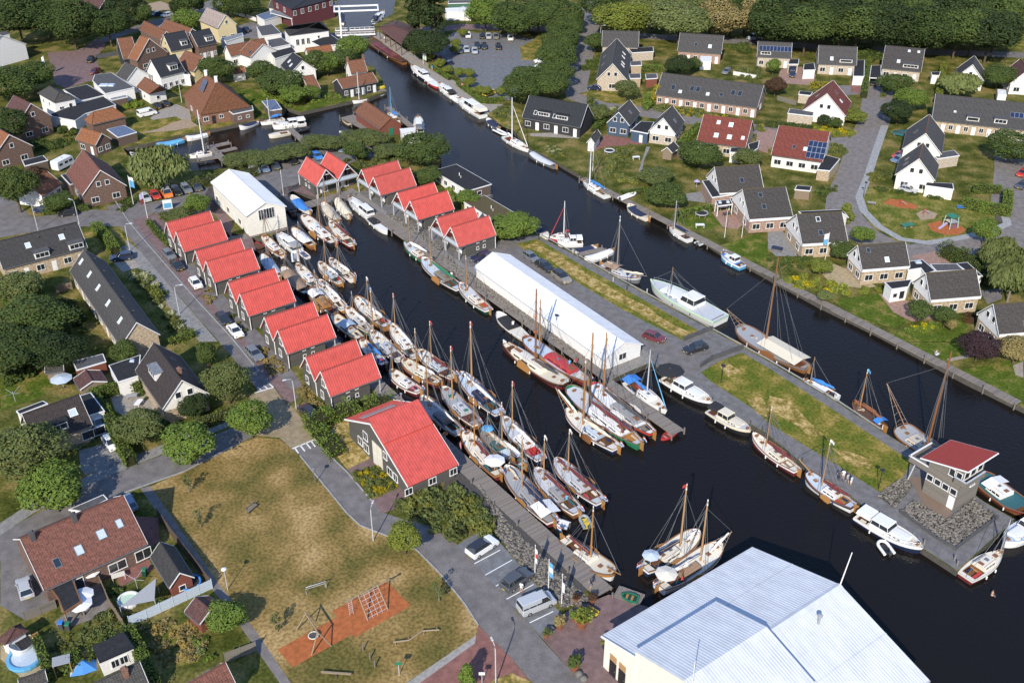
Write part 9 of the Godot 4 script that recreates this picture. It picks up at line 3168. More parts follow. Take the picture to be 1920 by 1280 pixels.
const HOUSEBOATS := [
{l="white houseboat with black flat roof on the canal",x=-11.5,z=-227.1,r=-.94,L=14,W=6.2,h=2.5,rm="f_bitumen"},
{l="white houseboat with mossy brown roof on the canal",x=-3.9,z=-210.4,r=-.94,L=15,W=5.4,h=2,rm="f_moss"},
]

const SWINGS := [
{l="basket swing on wooden posts over orange chips",x=-24.3,z=-91.5,r=-1},
]

const CLIMBERS := [
{l="wooden climbing frame with rope net",x=-18.1,z=-96.9,r=.66},
]

const KERBS := [
[-89.8,-220.8,-82.8,-208.9,-75.5,-198,-67.2,-185.9,-59,-174,-50.1,-161.5,-42.7,-150.2],
[-32,-127.4,-23.3,-114.5,-21.1,-111.9,-15.9,-109.1,-12.9,-107,-9.4,-102.5,-6.1,-97.3,-4.2,-93.6],
[-29.2,-129.6,-24.3,-123.4,-20,-117],
[-65.4,-108.9,-57.2,-118,-48.5,-123.7,-41.8,-130.7],
[6.2,-202.4,12,-195.1,22.4,-181.5,34.6,-166.4,44.1,-154.3,52.4,-142.8,57.7,-134.2],
]

# rows that stand for several equal things list their places in "at"
const ORDER:=["first","second","third","fourth","fifth","sixth","seventh","eighth","ninth","tenth","eleventh","twelfth","thirteenth","fourteenth","fifteenth"]

func spread(rows:Array)->Array:
	var out:=[]
	for d in rows:
		if not d.has("at"):
			out.append(d)
			continue
		for i in range(0,d.at.size(),2):
			var q:Dictionary=d.duplicate()
			q["l"]="%s, %s from the left"%[d.l,ORDER[i/2]]
			if d.get("m") is Array:
				q["m"]=d.m[i/2%d.m.size()]
			q["x"]=d.at[i]
			q["z"]=d.at[i+1]
			out.append(q)
	return out

func _ready():
	rng.seed=11
	var cam:=Camera3D.new()
	cam.name="camera"
	cam.position=Vector3(0,100,0)
	cam.rotation_degrees=Vector3(-32,0,0)
	cam.fov=35.49
	cam.near=1.0
	cam.far=3000.0
	add_child(cam)
	var env:=Environment.new()
	env.background_mode=Environment.BG_SKY
	var sky:=Sky.new()
	var sm:=ProceduralSkyMaterial.new()
	sm.sky_top_color=Color(.26,.38,.56)
	sm.sky_horizon_color=Color(.74,.77,.81)
	sm.ground_bottom_color=Color(.2,.2,.18)
	sm.ground_horizon_color=Color(.5,.55,.58)
	sm.sky_curve=.18
	sm.sky_energy_multiplier=1.4
	sky.sky_material=sm
	env.sky=sky
	env.tonemap_mode=Environment.TONE_MAPPER_LINEAR
	env.tonemap_exposure=1.28
	env.sdfgi_enabled=true
	env.ssao_enabled=true
	env.ssil_enabled=true
	var we:=WorldEnvironment.new()
	we.name="environment"
	we.environment=env
	add_child(we)
	var sun:=DirectionalLight3D.new()
	sun.name="sun"
	sun.light_color=Color(1.0,.965,.91)
	sun.light_energy=1.45
	sun.light_angular_distance=.5
	sun.shadow_enabled=true
	var el:=deg_to_rad(34.0)
	var azm:=deg_to_rad(75.0)
	add_child(sun)
	sun.look_at_from_position(Vector3.ZERO,Vector3(cos(azm)*cos(el),-sin(el),-sin(azm)*cos(el)))
	make_materials()
	var M_LAWN:=grass("lawn",Color(.29,.32,.14),Color(.41,.41,.21),Color(.56,.50,.31),40.0)
	var M_PARK:=grass("park",Color(.43,.40,.22),Color(.58,.49,.30),Color(.71,.60,.41),75.0,.5)
	var M_DRY:=grass("dry",Color(.50,.46,.23),Color(.66,.57,.34),Color(.80,.70,.48),12.0)
	var M_STRIP:=grass("strip",Color(.38,.43,.17),Color(.46,.46,.20),Color(.62,.55,.30),30.0,.5)
	var M_LUSH:=grass("lush",Color(.31,.38,.14),Color(.37,.43,.17),Color(.52,.49,.27),25.0,.6)
	var M_DRYGREEN:=grass("drygreen",Color(.36,.40,.16),Color(.50,.47,.23),Color(.64,.56,.34),22.0)
	var M_PLAYLAWN:=grass("playlawn",Color(.37,.41,.17),Color(.47,.47,.23),Color(.58,.54,.31),26.0,.55)
	var M_ASPHALT:=ground("asphalt",[.26,.24,.23],.9,14.0)
	var M_BRICK:=ground("red pavers",[.36,.17,.14],.7,9.0)
	var M_PLUM:=ground("plum pavers",[.29,.195,.185],.7,9.0)
	var M_PAVE:=ground("concrete flags",[.36,.35,.33],1.0,7.0)
	var M_GREYBRICK:=ground("grey pavers",[.30,.27,.25],.8,10.0)
	var M_SAND:=ground("sand pavers",[.58,.47,.29],.8,6.0)
	var M_GRAVEL:=ground("gravel",[.48,.45,.41],.4,5.0)
	var M_BARK:=ground("orange chips",[.58,.185,.065],.5,6.0)
	var M_BEIGE:=ground("beige asphalt",[.44,.35,.22],.9,8.0)
	var M_PALE:=ground("pale pavers",[.47,.42,.36],.8,6.0)
	var M_DIRT:=ground("bare earth",[.52,.39,.26],.8,6.0)
	var M_BAYS:=ground("slate pavers",[.25,.255,.265],.7,9.0)
	var M_QUAY:=ground("quay pavers",[.25,.24,.235],.8,10.0)
	var M_STONE:=ground("stone setts",[.36,.34,.31],.6,4.0)
	var M_TERRACE:=boards("terrace boards",[.24,.17,.12])
	var M_ROSE:=ground("rose pavers",[.48,.31,.25],.7,6.0)
	var M_CONCRETE:=ground("pale concrete",[.48,.48,.47],.9,6.0)
	var M_BANK:=ground("bank",[.12,.11,.10],.5,3.0)
	var M_MARK:=paint("white",.8)
	mats["M_WHITE"]=metal_roof("white_sheet",[.80,.82,.84])
	var wm:=StandardMaterial3D.new()
	wm.albedo_color=lin(.010,.0085,.0075)
	wm.roughness_texture=noise_tex("wind",.005,grey(.03),grey(.2),512,3)
	wm.metallic_specular=.27
	wm.normal_enabled=true
	var wt:=NoiseTexture2D.new()
	var wn:=FastNoiseLite.new()
	wn.seed=4
	wn.frequency=.05
	wn.fractal_octaves=4
	wt.noise=wn
	wt.width=1024;wt.height=1024
	wt.seamless=true
	wt.as_normal_map=true
	wt.bump_strength=6.0
	wm.normal_texture=wt
	wm.normal_scale=.13
	wm.uv1_triplanar=true;wm.uv1_world_triplanar=true
	wm.uv1_scale=Vector3.ONE/44.0
	var b:=MB.new()
	b.quad(Vector3(-900,-.9,40),Vector3(900,-.9,40),Vector3(900,-.9,-1400),Vector3(-900,-.9,-1400))
	setting("water",b,wm)
	land("ground",[-420,-900,-89.77,-542.41,-68.71,-425.62,-61.42,-379.11,-57.19,-359.03,-57.58,-351.5,-53.38,-343.64,-48.38,-340.7,-45.24,-318.6,-41.73,-316,-37.01,-301.16,-35.6,-293.25,-39.81,-287.87,-44.29,-285.68,-57.18,-276.34,-61.45,-280.1,-61.91,-274.7,-64.38,-272.67,-67.73,-270.26,-73.09,-267.11,-83.47,-260.22,-91.92,-253.98,-97.07,-251.13,-93.71,-244.89,-89.89,-242.53,-79.73,-235.98,-66.76,-238.56,-62.77,-245.91,-51.37,-252.19,-43.71,-254.7,-38.31,-260.22,-32.23,-260.97,-22.5,-259.1,-17.3,-244.21,-18.1,-231.87,-11.7,-219.06,-4.03,-208.89,-.91,-204.46,5.06,-202.68,11.99,-194.59,22.41,-181.08,25.48,-177.92,34.6,-166.07,40.1,-160.03,44.06,-153.97,52.32,-142.48,57.64,-133.94,62.26,-126.98,67.41,-116.96,70.4,-113.22,58.65,-102.97,55.33,-107.42,51.86,-112.22,48.85,-117.54,43.99,-124.44,39.73,-132.7,32.38,-141.13,25.39,-149.84,23.97,-153.3,16.5,-147.91,15.51,-152.18,-5.65,-181.31,-37.98,-225.8,-33.84,-222.52,-43.15,-220.2,-47.33,-223.69,-50.51,-226.67,-52.31,-223.11,-50.11,-214.29,-48.37,-206.53,-51.28,-200.43,-67.28,-205.75,-34.37,-160.44,10.3,-98.95,10.39,-97.73,12.45,-98.84,17.21,-96.72,15.35,-91.17,30.47,-102.16,46.21,-80.5,95,-60,110,-15,-260,-15,-420,-160],M_LAWN,ground("quay stone",[.13,.12,.105],.8,5.0))
	land("ground",[-48.73,-542.41,-42.99,-409.06,-41.43,-375.63,-46.75,-361.6,-46.56,-350.27,-42.4,-340.7,-30.46,-319.65,-23.12,-305.97,-16.59,-293.25,-7.17,-275.93,0,-264.4,4.13,-251.48,10.97,-241.86,16.55,-233.12,21.89,-224.28,26.83,-218.77,30.1,-213.74,34.11,-208.36,38.9,-201.93,42.59,-195.07,46.56,-189.93,50.23,-184.32,57.67,-173.24,65.9,-162.74,72.12,-153.63,75.68,-148.23,82.34,-139.8,92.09,-128.02,330,-110,700,-300,700,-900],M_LAWN,mats["quay stone"])
	sheet("lawn",[-52.7,-120.3,-48.5,-123.7,-41.6,-130.7,-39.6,-131.9,-35.8,-131.6,-33.4,-128.9,-32.1,-127.5,-23.3,-114.5,-21.1,-111.9,-15.9,-109.1,-12.9,-107,-9.4,-102.5,-6.1,-97.3,-4.2,-93.6,-4.4,-91.9,-13.5,-83.7,-25.4,-83.7,-31.5,-92.5,-38,-100.6,-48.3,-114.5],0.004,M_PARK)
	ribbon("road",[-87.2,-218.5,-79.5,-206.3,-72.1,-195.1,-64.2,-183.7,-55.5,-171.3,-47.6,-160,-40.3,-148.9,-37.7,-144.3],7,0.008,M_ASPHALT)
	sheet("speed_table",[-42.9,-143.2,-39.6,-146.2,-29.8,-131.8,-33.4,-128.9,-36,-132,-39.9,-132.6],.01,M_BEIGE)
	sheet("street",[-33.4,-128.9,-29.8,-131.8,-29.2,-129.6,-24.3,-123.4,-20,-117,-18,-114.5,-14.9,-113,-11.3,-111.7,-7.6,-108.2,-5,-104.6,1.3,-95.1,3.7,-91.2,9.3,-83.1,3.4,-83.1,0,-88.3,-4.3,-93.8,-6.1,-97.4,-9.4,-102.6,-12.9,-107.1,-15.9,-109.2,-21.1,-112.1,-23.3,-114.7,-32.1,-127.6],0.008,M_ASPHALT)
	sheet("road",[-72.1,-107.6,-67.3,-114,-62.8,-120.3,-52.4,-128,-43.5,-134.8,-41,-138.3,-38.8,-136.2,-36.1,-132.3,-39.9,-132.6,-41.6,-130.8,-48.6,-123.8,-57.3,-118.1,-65.4,-109,-70,-102.6],0.006,M_ASPHALT)
	ribbon("pavement",[-72,-109,-68,-115.6,-60,-123.7,-52.2,-129.9,-44.6,-136.2],2.2,0.010,M_PAVE)
	sheet("road",[-120.4,-221.4,-113.6,-221.9,-104.3,-210.8,-94.2,-215.1,-86.3,-214.3,-80.7,-207.6,-83,-206.5,-91.3,-206.5,-100.2,-204.5,-111.1,-199.4],0.005,M_ASPHALT)
	sheet("parking_area",[-85.7,-213.5,-84,-217.4,-79,-219.6,-69.4,-227.3,-62.7,-239.2,-52.5,-247.3,-42.7,-252.2,-33.1,-256.5,-29.9,-250.8,-35,-243.2,-38.7,-241.9,-49,-226.7,-52,-222.5,-60.7,-212.9,-77.1,-212.9],.01,M_ASPHALT)
	sheet("brick_path",[-82.3,-209.7,-77.2,-213.5,-68.8,-195.1,-63.9,-185.4,-57.3,-175.2,-48.2,-161.5,-38.4,-147.9,-34.8,-142.8,-36.5,-140.5,-39.8,-146.3,-47.2,-157.9,-56.5,-171.3,-64.9,-183.2,-71.8,-193.9,-77.7,-202.4],.01,M_PLUM)
	sheet("brick_yard",[-69.8,-228.8,-62.5,-212.9,-60,-207.6,-59,-201.9,-55,-202.4,-52.4,-195.1,-55.7,-195.1,-61.8,-206.5,-69.7,-220.8],.01,M_PLUM)
	sheet("brick_yard",[-52.7,-226.7,-49.2,-229.1,-43.2,-220.8,-50.2,-224.9,-53.2,-222.5],.01,M_PLUM)
	sheet("brick_plaza",[3.8,-91.3,6.4,-95.4,8.8,-97.4,10.5,-97.7,12.4,-98.8,17.3,-96.6,11.4,-91.9,13.9,-86.2,14.8,-83.1,9.3,-83.1],.01,M_PLUM)
	sheet("parking_bays",[-7.5,-108,-3.5,-111.5,0,-105.8,3.1,-100.6,6.2,-95.5,3.8,-91.3,1.3,-95.1,-5,-104.6],.01,M_BAYS)
	sheet("footpath",[-54,-119.9,-52.7,-120.4,-48.3,-114.5,-38,-100.6,-31.5,-92.5,-25,-83.4,-26.3,-83.4,-31.9,-91,-36.6,-97.2,-38.7,-99.7,-49,-113.3],.01,M_GREYBRICK)
	sheet("gravel_path",[-4.4,-92,-4.5,-90.7,-12.1,-83.4,-13.7,-83.4],0.009,M_GRAVEL)
	sheet("brick_path",[-4.2,-93.6,0,-88.3,3.2,-83.1,-12.1,-83.4,-4.5,-90.7],.01,M_BRICK)
	sheet("lawn",[-2.2,-85.1,0,-86.1,2.5,-84.7,1.9,-83.1,-3.7,-83.1],.02,M_DRY)
	sheet("bark_chips",[-28.4,-89.7,-22.6,-94.4,-21.9,-94.9,-22.7,-96,-19.1,-98.8,-16.3,-101.1,-14,-98.3,-12.8,-96.9,-19.3,-91.6,-19.7,-92.1,-26.1,-87],.01,M_BARK)
	sheet("lawn",[-30.6,-137.6,-26.7,-137.6,-25.8,-137.3,-23.7,-132,-26.8,-129.3],.01,M_DRY)
	sheet("lawn",[-27.4,-129,-23.8,-131.3,-20.6,-127.5,-24.5,-124.2],.01,M_DRY)
	sheet("path",[-24.5,-124.2,-20.6,-127.4,-19.2,-126.1,-23.6,-123.1],.01,M_PLUM)
	sheet("path",[-20,-117.2,-16.1,-120.2,-14.8,-118.7,-16.8,-115.2,-18.4,-114.4],.01,M_PLUM)
	sheet("quay_pavement",[-3.3,-199.4,4.8,-202.4,12,-194.1,22.4,-180.7,34.5,-165.7,44,-153.6,52.2,-142.2,57.6,-133.7,62.2,-126.7,67.4,-116.8,70.2,-113.2,58.7,-103.2,55.4,-107.6,51.9,-112.4,48.9,-117.8,44,-124.7,39.8,-133,32.4,-141.4,25.5,-150,24,-153.5,16.5,-148.2,15.4,-151.5,22.9,-157.4,0,-193.2,-6,-195.1],0.004,M_QUAY)
	sheet("road",[-6,-197,-3.1,-199.4,0,-198.4,4.3,-189.9,10.3,-181.5,17,-173.2,26.9,-160.4,31.4,-155.2,33.1,-151.5,30.5,-149,25.9,-151.5,24,-159.2,14.1,-174.2,1.1,-191.8],0.008,M_ASPHALT)
	sheet("lawn",[.8,-198.1,5.3,-200.6,14.8,-187.5,22.9,-177.3,34.2,-163,30.5,-160.3,24.3,-166.9,19.9,-172,11.2,-183.7,7.9,-187.3,5.4,-192.1],.01,M_STRIP)
	sheet("lawn",[32,-150.2,35.2,-153.3,40,-156.4,43.6,-151.6,51.4,-139.7,58.2,-128.9,60.1,-126,57.2,-122,53.1,-119,50.3,-122.9,40.4,-135.8,39.3,-138.9,33,-147.8],.01,M_STRIP)
	sheet("stone_slab",[16.5,-148.1,24,-153.5,23.7,-156.5,22.1,-158.3,15.2,-151.5],0.008,M_STONE)
	sheet("terrace",[58.1,-122.6,58.5,-121.1,58.5,-114.5,61,-113,63,-116.4,60.3,-122.3],.02,M_TERRACE)
	sheet("quay",[-10.2,-186.1,-4.6,-178.1,2.2,-168.9,9,-160.2,14.3,-151.6,15.4,-151.5,3.9,-168.9,-5.8,-187,-7.4,-188.1,-9,-188.1],0.009,M_STONE)
	sheet("town_square",[-145.3,-330.4,-135.7,-332.7,-134.9,-345.4,-129.2,-338.4,-128.5,-325,-121.4,-309.4,-122.3,-303.6,-126.9,-296,-131.5,-299.7],0.006,M_PLUM)
	sheet("street",[-137,-331.6,-131.2,-352.7,-117,-375.6,-106.2,-401.2,-97.6,-417.2,-94.4,-401.2,-104.9,-379.1,-113.5,-362.2,-125,-352.7,-131.3,-339.5],0.005,M_ASPHALT)
	sheet("road",[-96,-352.7,-88.9,-365.5,-77.5,-352.7,-56.2,-351.5,-55.2,-344.2,-79.2,-343.6,-88.5,-346.6],0.006,M_ASPHALT)
	sheet("yard",[-95.5,-278.8,-92.3,-283.1,-87.6,-278.8,-83.8,-266.7,-88.8,-264.8,-96.4,-271.9],0.006,M_PALE)
	sheet("lawn",[-99.7,-268.7,-89.8,-273.5,-83.2,-265.6,-69.5,-278.8,-65.8,-274.7,-68.2,-271.1,-83.8,-261.4,-92.2,-255.1,-97,-252.9],0.008,M_DRYGREEN)
	sheet("path",[-95.7,-261,-91.6,-264.8,-89.6,-268.7,-86.5,-271.9,-82,-266.3,-87,-263.2],.01,M_DIRT)
	sheet("lawn",[-78.6,-294.2,-74.6,-296.5,-68.2,-287.4,-64.3,-274.7,-68,-271.5],0.008,M_LUSH)
	sheet("lawn",[-60.9,-279.7,-53.1,-285.2,-45.5,-289.6,-44.7,-286.6,-57.3,-277.2],0.008,M_LUSH)
	ribbon("street",[31.5,-417.2,27.3,-372.2,23.1,-340.7,20.7,-318.6,18.1,-298.8,18.6,-288.8,24.9,-283.1,36,-276.8,50.7,-269.5,66.2,-262.9,73,-256.5,80.6,-254.3,86.2,-255.1],7,0.006,M_GREYBRICK)
	ribbon("street",[107.1,-303.6,101,-285.2,96.1,-270.7,88.7,-253.6,81.8,-236.6,75.2,-221.4,72.6,-212.9,73.4,-203.7,77,-197,82.6,-193.9,92.4,-197,101.7,-201.2,113.4,-205],8,0.008,M_GREYBRICK)
	ribbon("street",[127.5,-261,118.6,-236.6,110.8,-218.5,106.2,-202.4,109.2,-195.1],7,0.010,M_GREYBRICK)
	ribbon("footpath",[97.7,-266.7,91.4,-251.8,83.8,-233.4,78.5,-221.4,77.5,-214.3,78.6,-206.3,81.4,-200.4,86.4,-198.7,93.8,-200.9,101.9,-204.5,106.5,-207.6,107.8,-212.4],1.8,0.014,M_CONCRETE)
	sheet("lawn",[81.7,-227.3,92.4,-223.2,101.5,-217.4,108.9,-213.6,106.2,-207.6,102,-203.4,92.5,-200.2,84.7,-199.6,80.6,-201.5,79.1,-206.9,77.8,-215,78.9,-219.9],.01,M_PLAYLAWN)
	sheet("bark_chips",[82.8,-218.5,85.2,-220.6,87.9,-219.6,90.3,-216.7,89.1,-215,85.6,-216],.02,M_BARK)
	sheet("bark_chips",[88.5,-212.9,91.2,-215,93.3,-212.9,91.6,-210.2,88.5,-209.6],.02,M_DIRT)
	sheet("bark_chips",[89.3,-207.6,92.2,-209.2,95.4,-208.6,96.7,-205,94.4,-202.4,91.3,-202.4,89.1,-204.3],.02,M_BARK)
	ribbon("road",[28.1,-351.5,50.3,-346.6,75.4,-341.9,107.5,-333.8,133.3,-330.4,165.2,-327.1],6,0.006,M_ASPHALT)
	ribbon("road",[-31.8,-354.6,-16.1,-359,0,-357.8,23,-354.6],6.5,0.007,M_PLUM)
	sheet("car_park",[-24.6,-329.3,-19.4,-352.7,0,-350.3,8.6,-343.1,7,-318.6,4.5,-290.5,-2.2,-285.2,-8.2,-290.5,-15.2,-304.5,-21.1,-319.6],0.005,M_BAYS)
	ribbon("parking_line",[-19.8,-346.6,0,-345.4],.25,0.010,M_BRICK)
	ribbon("parking_line",[-20,-341.3,0,-340.1],.25,0.010,M_BRICK)
	ribbon("parking_line",[-20.3,-336.1,0,-334.9],.25,0.010,M_BRICK)
	ribbon("parking_line",[-20.5,-331,0,-329.9],.25,0.010,M_BRICK)
	ribbon("parking_line",[-20.8,-326.1,0,-325],.25,0.010,M_BRICK)
	sheet("quay_path",[-46.6,-350.3,-43.7,-352.7,-29.7,-326.6,-20.6,-310.9,-13.7,-296.5,-7,-283.1,-2.2,-283.1,-6.9,-275.1,-16.6,-292.3,-30.4,-318.6],0.009,M_PALE)
	sheet("lawn",[2.5,-336.1,6.9,-343.6,12.1,-343.6,12.6,-332.1,10.6,-321.2,2.9,-322.8],0.009,M_DRYGREEN)
	sheet("lawn",[18.8,-291.9,24.3,-295.1,43.7,-293.2,36.4,-280.9,25.7,-284.4],.01,M_DRYGREEN)
	sheet("terrace",[4.5,-261,14.4,-261.9,17.8,-260,16.9,-257.3,4.8,-259.1],.01,M_PALE)
	sheet("terrace",[23.6,-260,29.5,-257.7,33.2,-253.6,23.3,-251.8,20.5,-249.2],.01,M_BRICK)
	sheet("path",[33.6,-251.8,34.6,-251.8,32.1,-243.2,30.8,-235.8,30,-235.8],.01,M_PAVE)
	sheet("terrace",[43.9,-213.6,47.6,-215,49.8,-207.6,47.9,-205,45,-206.3],.01,M_ROSE)
	sheet("terrace",[38.4,-222.8,43.9,-225,43.2,-218.5,38.9,-219.9],.01,M_PAVE)
	sheet("terrace",[61.1,-184.8,64.2,-189.8,67.4,-185.9,70.4,-179.9,67.2,-179.4,61.9,-181],.01,M_SAND)
	sheet("terrace",[70.1,-177,72.6,-175.2,78,-173.2,77.2,-167.9,73,-166.9,70.6,-170.3],.01,M_ROSE)
	sheet("terrace",[54.6,-205.6,57.3,-205,58.4,-197.5,57.9,-192.7,53.6,-192.7,52.7,-196.3],.01,M_PAVE)
	sheet("lawn",[60.4,-174.7,69.9,-177.3,70.6,-170.3,72.6,-166.4,68.8,-164.6,64,-167.9],0.008,M_LUSH)
	sheet("lawn",[67.6,-163,82.3,-167.9,82.7,-165.5,80,-159.6,69.5,-159.8],0.008,M_LUSH)
	sheet("lawn",[69.6,-160,80.7,-160,78.9,-155.2,73.3,-153.6],0.008,M_LUSH)
	sheet("lawn",[75.5,-150.7,88.5,-154.8,83.8,-139.8,82.8,-140.9,76.4,-148.2],0.008,M_LUSH)
	sheet("lawn",[35.6,-210.9,43.7,-214.3,44.7,-207.6,45.6,-206.3,39.3,-204.3,37,-206.3],0.008,M_LUSH)
	sheet("lawn",[43,-197.5,52.4,-203.1,52.9,-197.5,51,-188.1,46.9,-191.5],0.008,M_LUSH)
	sheet("patio",[85.6,-152.3,87.9,-153.6,85.9,-148.6,84.9,-149.4],.01,M_PALE)
	sheet("path",[75,-154.4,79.1,-155.7,79,-154.8,75.3,-153.6],.01,M_PALE)
	sheet("driveway",[92.7,-298.8,92.6,-289.6,99.2,-291.9,100.3,-298.8],0.009,M_GREYBRICK)
	sheet("driveway",[98.9,-304.8,102,-304.8,98.2,-291.9,95.9,-293],.01,M_BRICK)
	sheet("driveway",[80.5,-313.4,87.1,-316,89.7,-308.4,86.5,-298.8,76.3,-301.2],.01,M_ROSE)
	sheet("driveway",[80.6,-192.7,87.9,-195.1,89.9,-189.8,83.3,-189.2],.01,M_ROSE)
	sheet("driveway",[89.6,-178.3,94.4,-179.4,92.7,-175.2,89.2,-173.2],.01,M_ASPHALT)
	sheet("driveway",[63.3,-261.9,66.2,-262.9,63.1,-247.5,60.6,-250.1],.01,M_ROSE)
	sheet("driveway",[66.6,-264.8,68.3,-262.9,65.3,-251.8,63.6,-250.1],.01,M_ROSE)
	sheet("field",[190.4,-425.6,214.5,-443.4,174,-332.1,156.7,-334.9,154.4,-346.6],0.006,M_STRIP)
	sheet("sand_heap",[-132.8,-386.2,-127.2,-392.1,-121.4,-386.2,-120.6,-380.5,-128.8,-377.7],0.007,M_DIRT)
	sheet("driveway",[-65.9,-128.7,-63,-130.3,-58.8,-128,-57,-126.7,-62.9,-122.9,-64.1,-124.2],.01,M_PAVE)
	sheet("driveway",[-68.5,-105.8,-66.4,-107.6,-60,-98.8,-58.1,-96.9,-60.7,-94.4,-64.9,-96.9],.01,M_ASPHALT)
	sheet("terrace",[-53.1,-113.8,-49.5,-113.5,-48.1,-108.7,-49.3,-106.6,-47.3,-103.3,-50.7,-100.2,-53,-103.6,-49.8,-107.6],.01,M_BRICK)
	sheet("terrace",[-56.9,-101.1,-54.5,-102.3,-50.8,-96.7,-52.3,-94.7,-55.9,-92.7,-57.1,-94.2,-54.9,-97.4],.01,M_GREYBRICK)
	sheet("terrace",[-62.2,-90.3,-61.2,-90.3,-55.7,-87.2,-55.7,-86.2,-57.9,-85.5,-61.4,-88.3],.01,M_SAND)
	sheet("terrace",[-66,-143.6,-61.3,-147,-57.4,-140.9,-57.1,-137.6,-60.9,-136.9,-63.7,-139.1],.01,M_PALE)
	sheet("pavement",[-83.1,-202.4,-78.5,-197.5,-75,-193.9,-68.8,-184.2,-61.6,-173.7,-52.1,-160,-55.4,-160,-64.7,-173.2,-73,-185.3,-77.7,-192.1,-79.9,-193.9],0.006,M_PAVE)
	sheet("driveway",[-80,-189.8,-76.3,-191,-74.1,-188.1,-76.9,-185.9],.01,M_PALE)
	sheet("lawn",[-85.8,-148.2,-78.8,-149.4,-76.1,-146.2,-77,-142.8,-82,-139.1],0.006,M_LUSH)
	sheet("lawn",[-45,-92.5,-39.7,-94.2,-37.3,-90.3,-37.6,-87.8,-41,-86.7],0.006,M_DRYGREEN)
	sheet("lawn",[-90.9,-203.7,-87.8,-206.3,-83.4,-205,-79.6,-197.5,-85.5,-194.5,-87.6,-197.5],.01,M_DRYGREEN)
	sheet("quay",[-38,-225.8,-36.8,-226.6,1.4,-174,.2,-173.2],.006,M_STONE)
	sheet("pavement",[-35.1,-224.2,-26.9,-230.1,2.5,-189.7,-5.7,-183.7],.005,M_QUAY)
	ribbon("road_marking",[-33.1,-129.3,-32.4,-128.1],.22,0.016,M_MARK)
	ribbon("road_marking",[-32.5,-130.1,-31.5,-128.6],.22,0.016,M_MARK)
	ribbon("road_marking",[-31.7,-130.7,-30.7,-129.2],.22,0.016,M_MARK)
	ribbon("road_marking",[-31,-131.2,-30.1,-129.7],.22,0.016,M_MARK)
	ribbon("road_marking",[-30.4,-131.5,-29.7,-130.2],.22,0.016,M_MARK)
	ribbon("road_marking",[-33.5,-129.2,-30.1,-131.8],.25,0.016,M_MARK)
	ribbon("road_marking",[-42.3,-144.1,-39.5,-145.7],.25,0.016,M_MARK)
	ribbon("road_marking",[-42.1,-145.7,-41.3,-144.8],.22,0.016,M_MARK)
	ribbon("road_marking",[-41.2,-146.2,-40.4,-145.3],.22,0.016,M_MARK)
	ribbon("road_marking",[-40.4,-146.7,-39.6,-145.8],.22,0.016,M_MARK)
	ribbon("bay_line",[-5,-104.4,-1.6,-107],.14,0.014,M_MARK)
	ribbon("bay_line",[-3.5,-102.3,0,-105.1],.14,0.014,M_MARK)
	ribbon("bay_line",[-2.1,-100.3,1.2,-102.8],.14,0.014,M_MARK)
	ribbon("bay_line",[-.7,-98,2.8,-100.6],.14,0.014,M_MARK)
	ribbon("bay_line",[2.2,-94,5.2,-95.9],.14,0.014,M_MARK)
	sheet("lawn",[-6.8,-275.7,-.7,-282,2.5,-277.8,2.4,-261,-2.4,-265.8],0.008,M_DRYGREEN)
	sheet("dry_grass",[2.4,-197.1,5.4,-199.4,7,-196.1,9.5,-193.5,11.3,-190.4,13.7,-187.2,15.7,-183.7,18.4,-180.7,20.4,-177.7,22.7,-175,25.2,-172.4,26.8,-169.1,29.2,-165.9,32.3,-162.7,30,-161.5,27.4,-164.7,24.8,-167.9,22.4,-171.3,19.8,-174.6,16.9,-177.6,14.3,-180.9,11.6,-184.5,9.2,-188.4,6,-194.2],0.016,M_DRY)
	sheet("dry_grass",[42.2,-143.3,45.3,-141.8,46.9,-136.1,48.4,-132.7,46.3,-132,44.9,-134.9,43.1,-137.3,40.7,-139.2],0.016,M_DRY)
	sheet("dry_grass",[48.8,-129.4,51.7,-128.2,54.3,-126.2,53.1,-124.4,50.5,-125.3],0.016,M_DRY)
	sheet("dry_grass",[35.3,-152.8,37.1,-153,38.7,-150.5,36.3,-148.8],0.016,M_DRY)
	sheet("dry_grass",[38.2,-142.7,40.9,-142.9,41.1,-140.6,40.6,-137.4,39.1,-138.4],0.016,M_DRY)
	sheet("stone_bank",[-10,-120.1,-9.1,-125.7,9.7,-99.8,8.3,-97.5],.009,M_BANK)
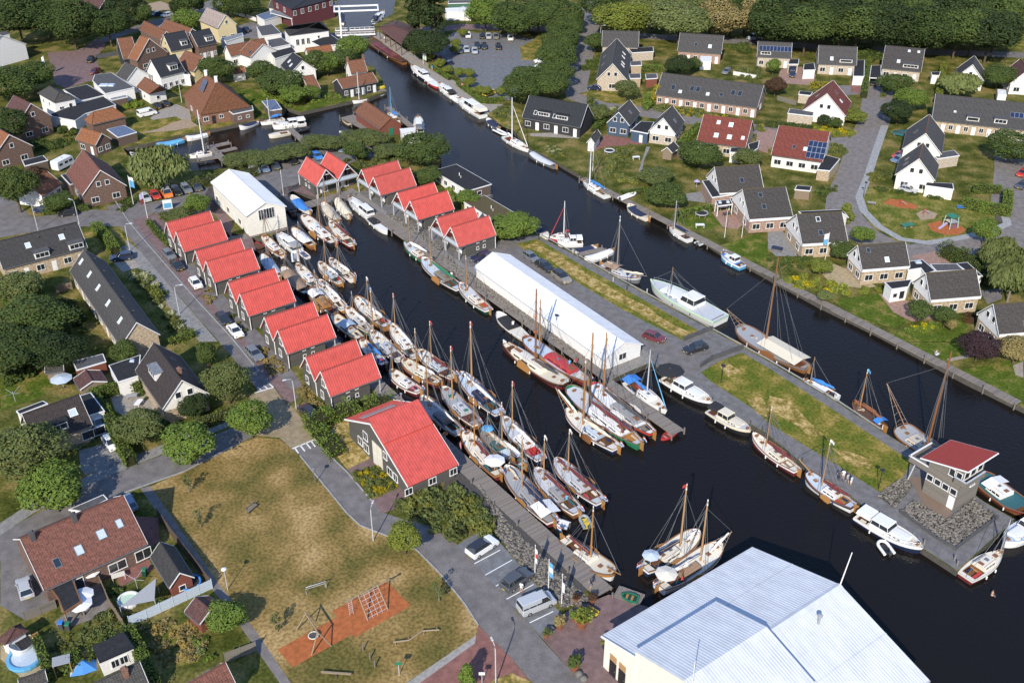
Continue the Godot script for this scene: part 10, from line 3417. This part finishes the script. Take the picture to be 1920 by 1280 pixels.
	sheet("stone_bank",[-5.2,-121.7,-3.5,-118.1,0,-111.6,10.2,-97.5,8.5,-97.2,6.4,-96.5,3,-101.1,0,-106.1,-3.1,-111.9,-2.6,-114.7,-4.2,-118.7],.01,M_BANK)
	sheet("stone_bank",[-13.2,-193.2,-10.6,-188.1,-6.3,-183.7,2,-171.3,9.5,-160.9,14.2,-153.1,13.2,-152.8,8.5,-159.2,1.5,-168.3,-5.6,-177.7,-10.5,-184.8,-13.9,-190.4],.01,M_BANK)
	sheet("stone_bank",[-27.3,-213.5,-19.2,-204.5,-13.7,-195.1,-15.3,-195.1,-20.2,-202.4,-27.7,-212.4],.01,M_BANK)
	sheet("stone_bank",[56.3,-121.4,58.2,-121.9,58.3,-120.6,56.8,-118.5,54.2,-115.5,52.6,-118,53.4,-119],.02,M_BANK)
	sheet("stone_bank",[54.9,-115,57.3,-117,58.1,-116.5,60.8,-113,63,-114.7,66.1,-117.5,68,-113.7,59.9,-107.4,58.1,-109.4],.02,M_BANK)
	boatyard({L=25.5,Z=13.19,he=5,hr=9,rl=12.6,x=28.5,z=-84,r=.63})
	clubhouse({x=-17.2,z=-127.8,r=.63,L=8.6,zf=10.1,zb=-8.5,hf=2.5,hb=3.4,hr=7.6})
	tower({x=62.9,z=-118.6,r=-.94})
	drawbridge({x=-51.4,z=-349.7,r=.14,s=4.51})
	for p in KERBS: kerb(p)
	for d in COTTAGES: cottage(d)
	for d in HOUSES: house(d)
	for d in FLATS: flat(d)
	for d in HIPS: hip_roof(d)
	for d in HOUSEBOATS: houseboat(d)
	for d in DOCKS: dock(d)
	for d in BOATS: boat(d)
	for d in CARS_PARKED: car(d)
	for d in CARAVANS: caravan(d)
	for d in spread(TREES): tree(d)
	for d in HEDGES: hedge(d)
	for d in BEDS: bed(d)
	for d in STONES: stones(d)
	for d in FENCES: fence(d)
	for d in LAMPS: lamp(d)
	for d in FLAGPOLES: flagpole(d)
	for d in SWINGS: swing(d)
	for d in CLIMBERS: climber(d)
	for d in spread(PROPS): prop(d)
	for d in PEOPLE: person(d)
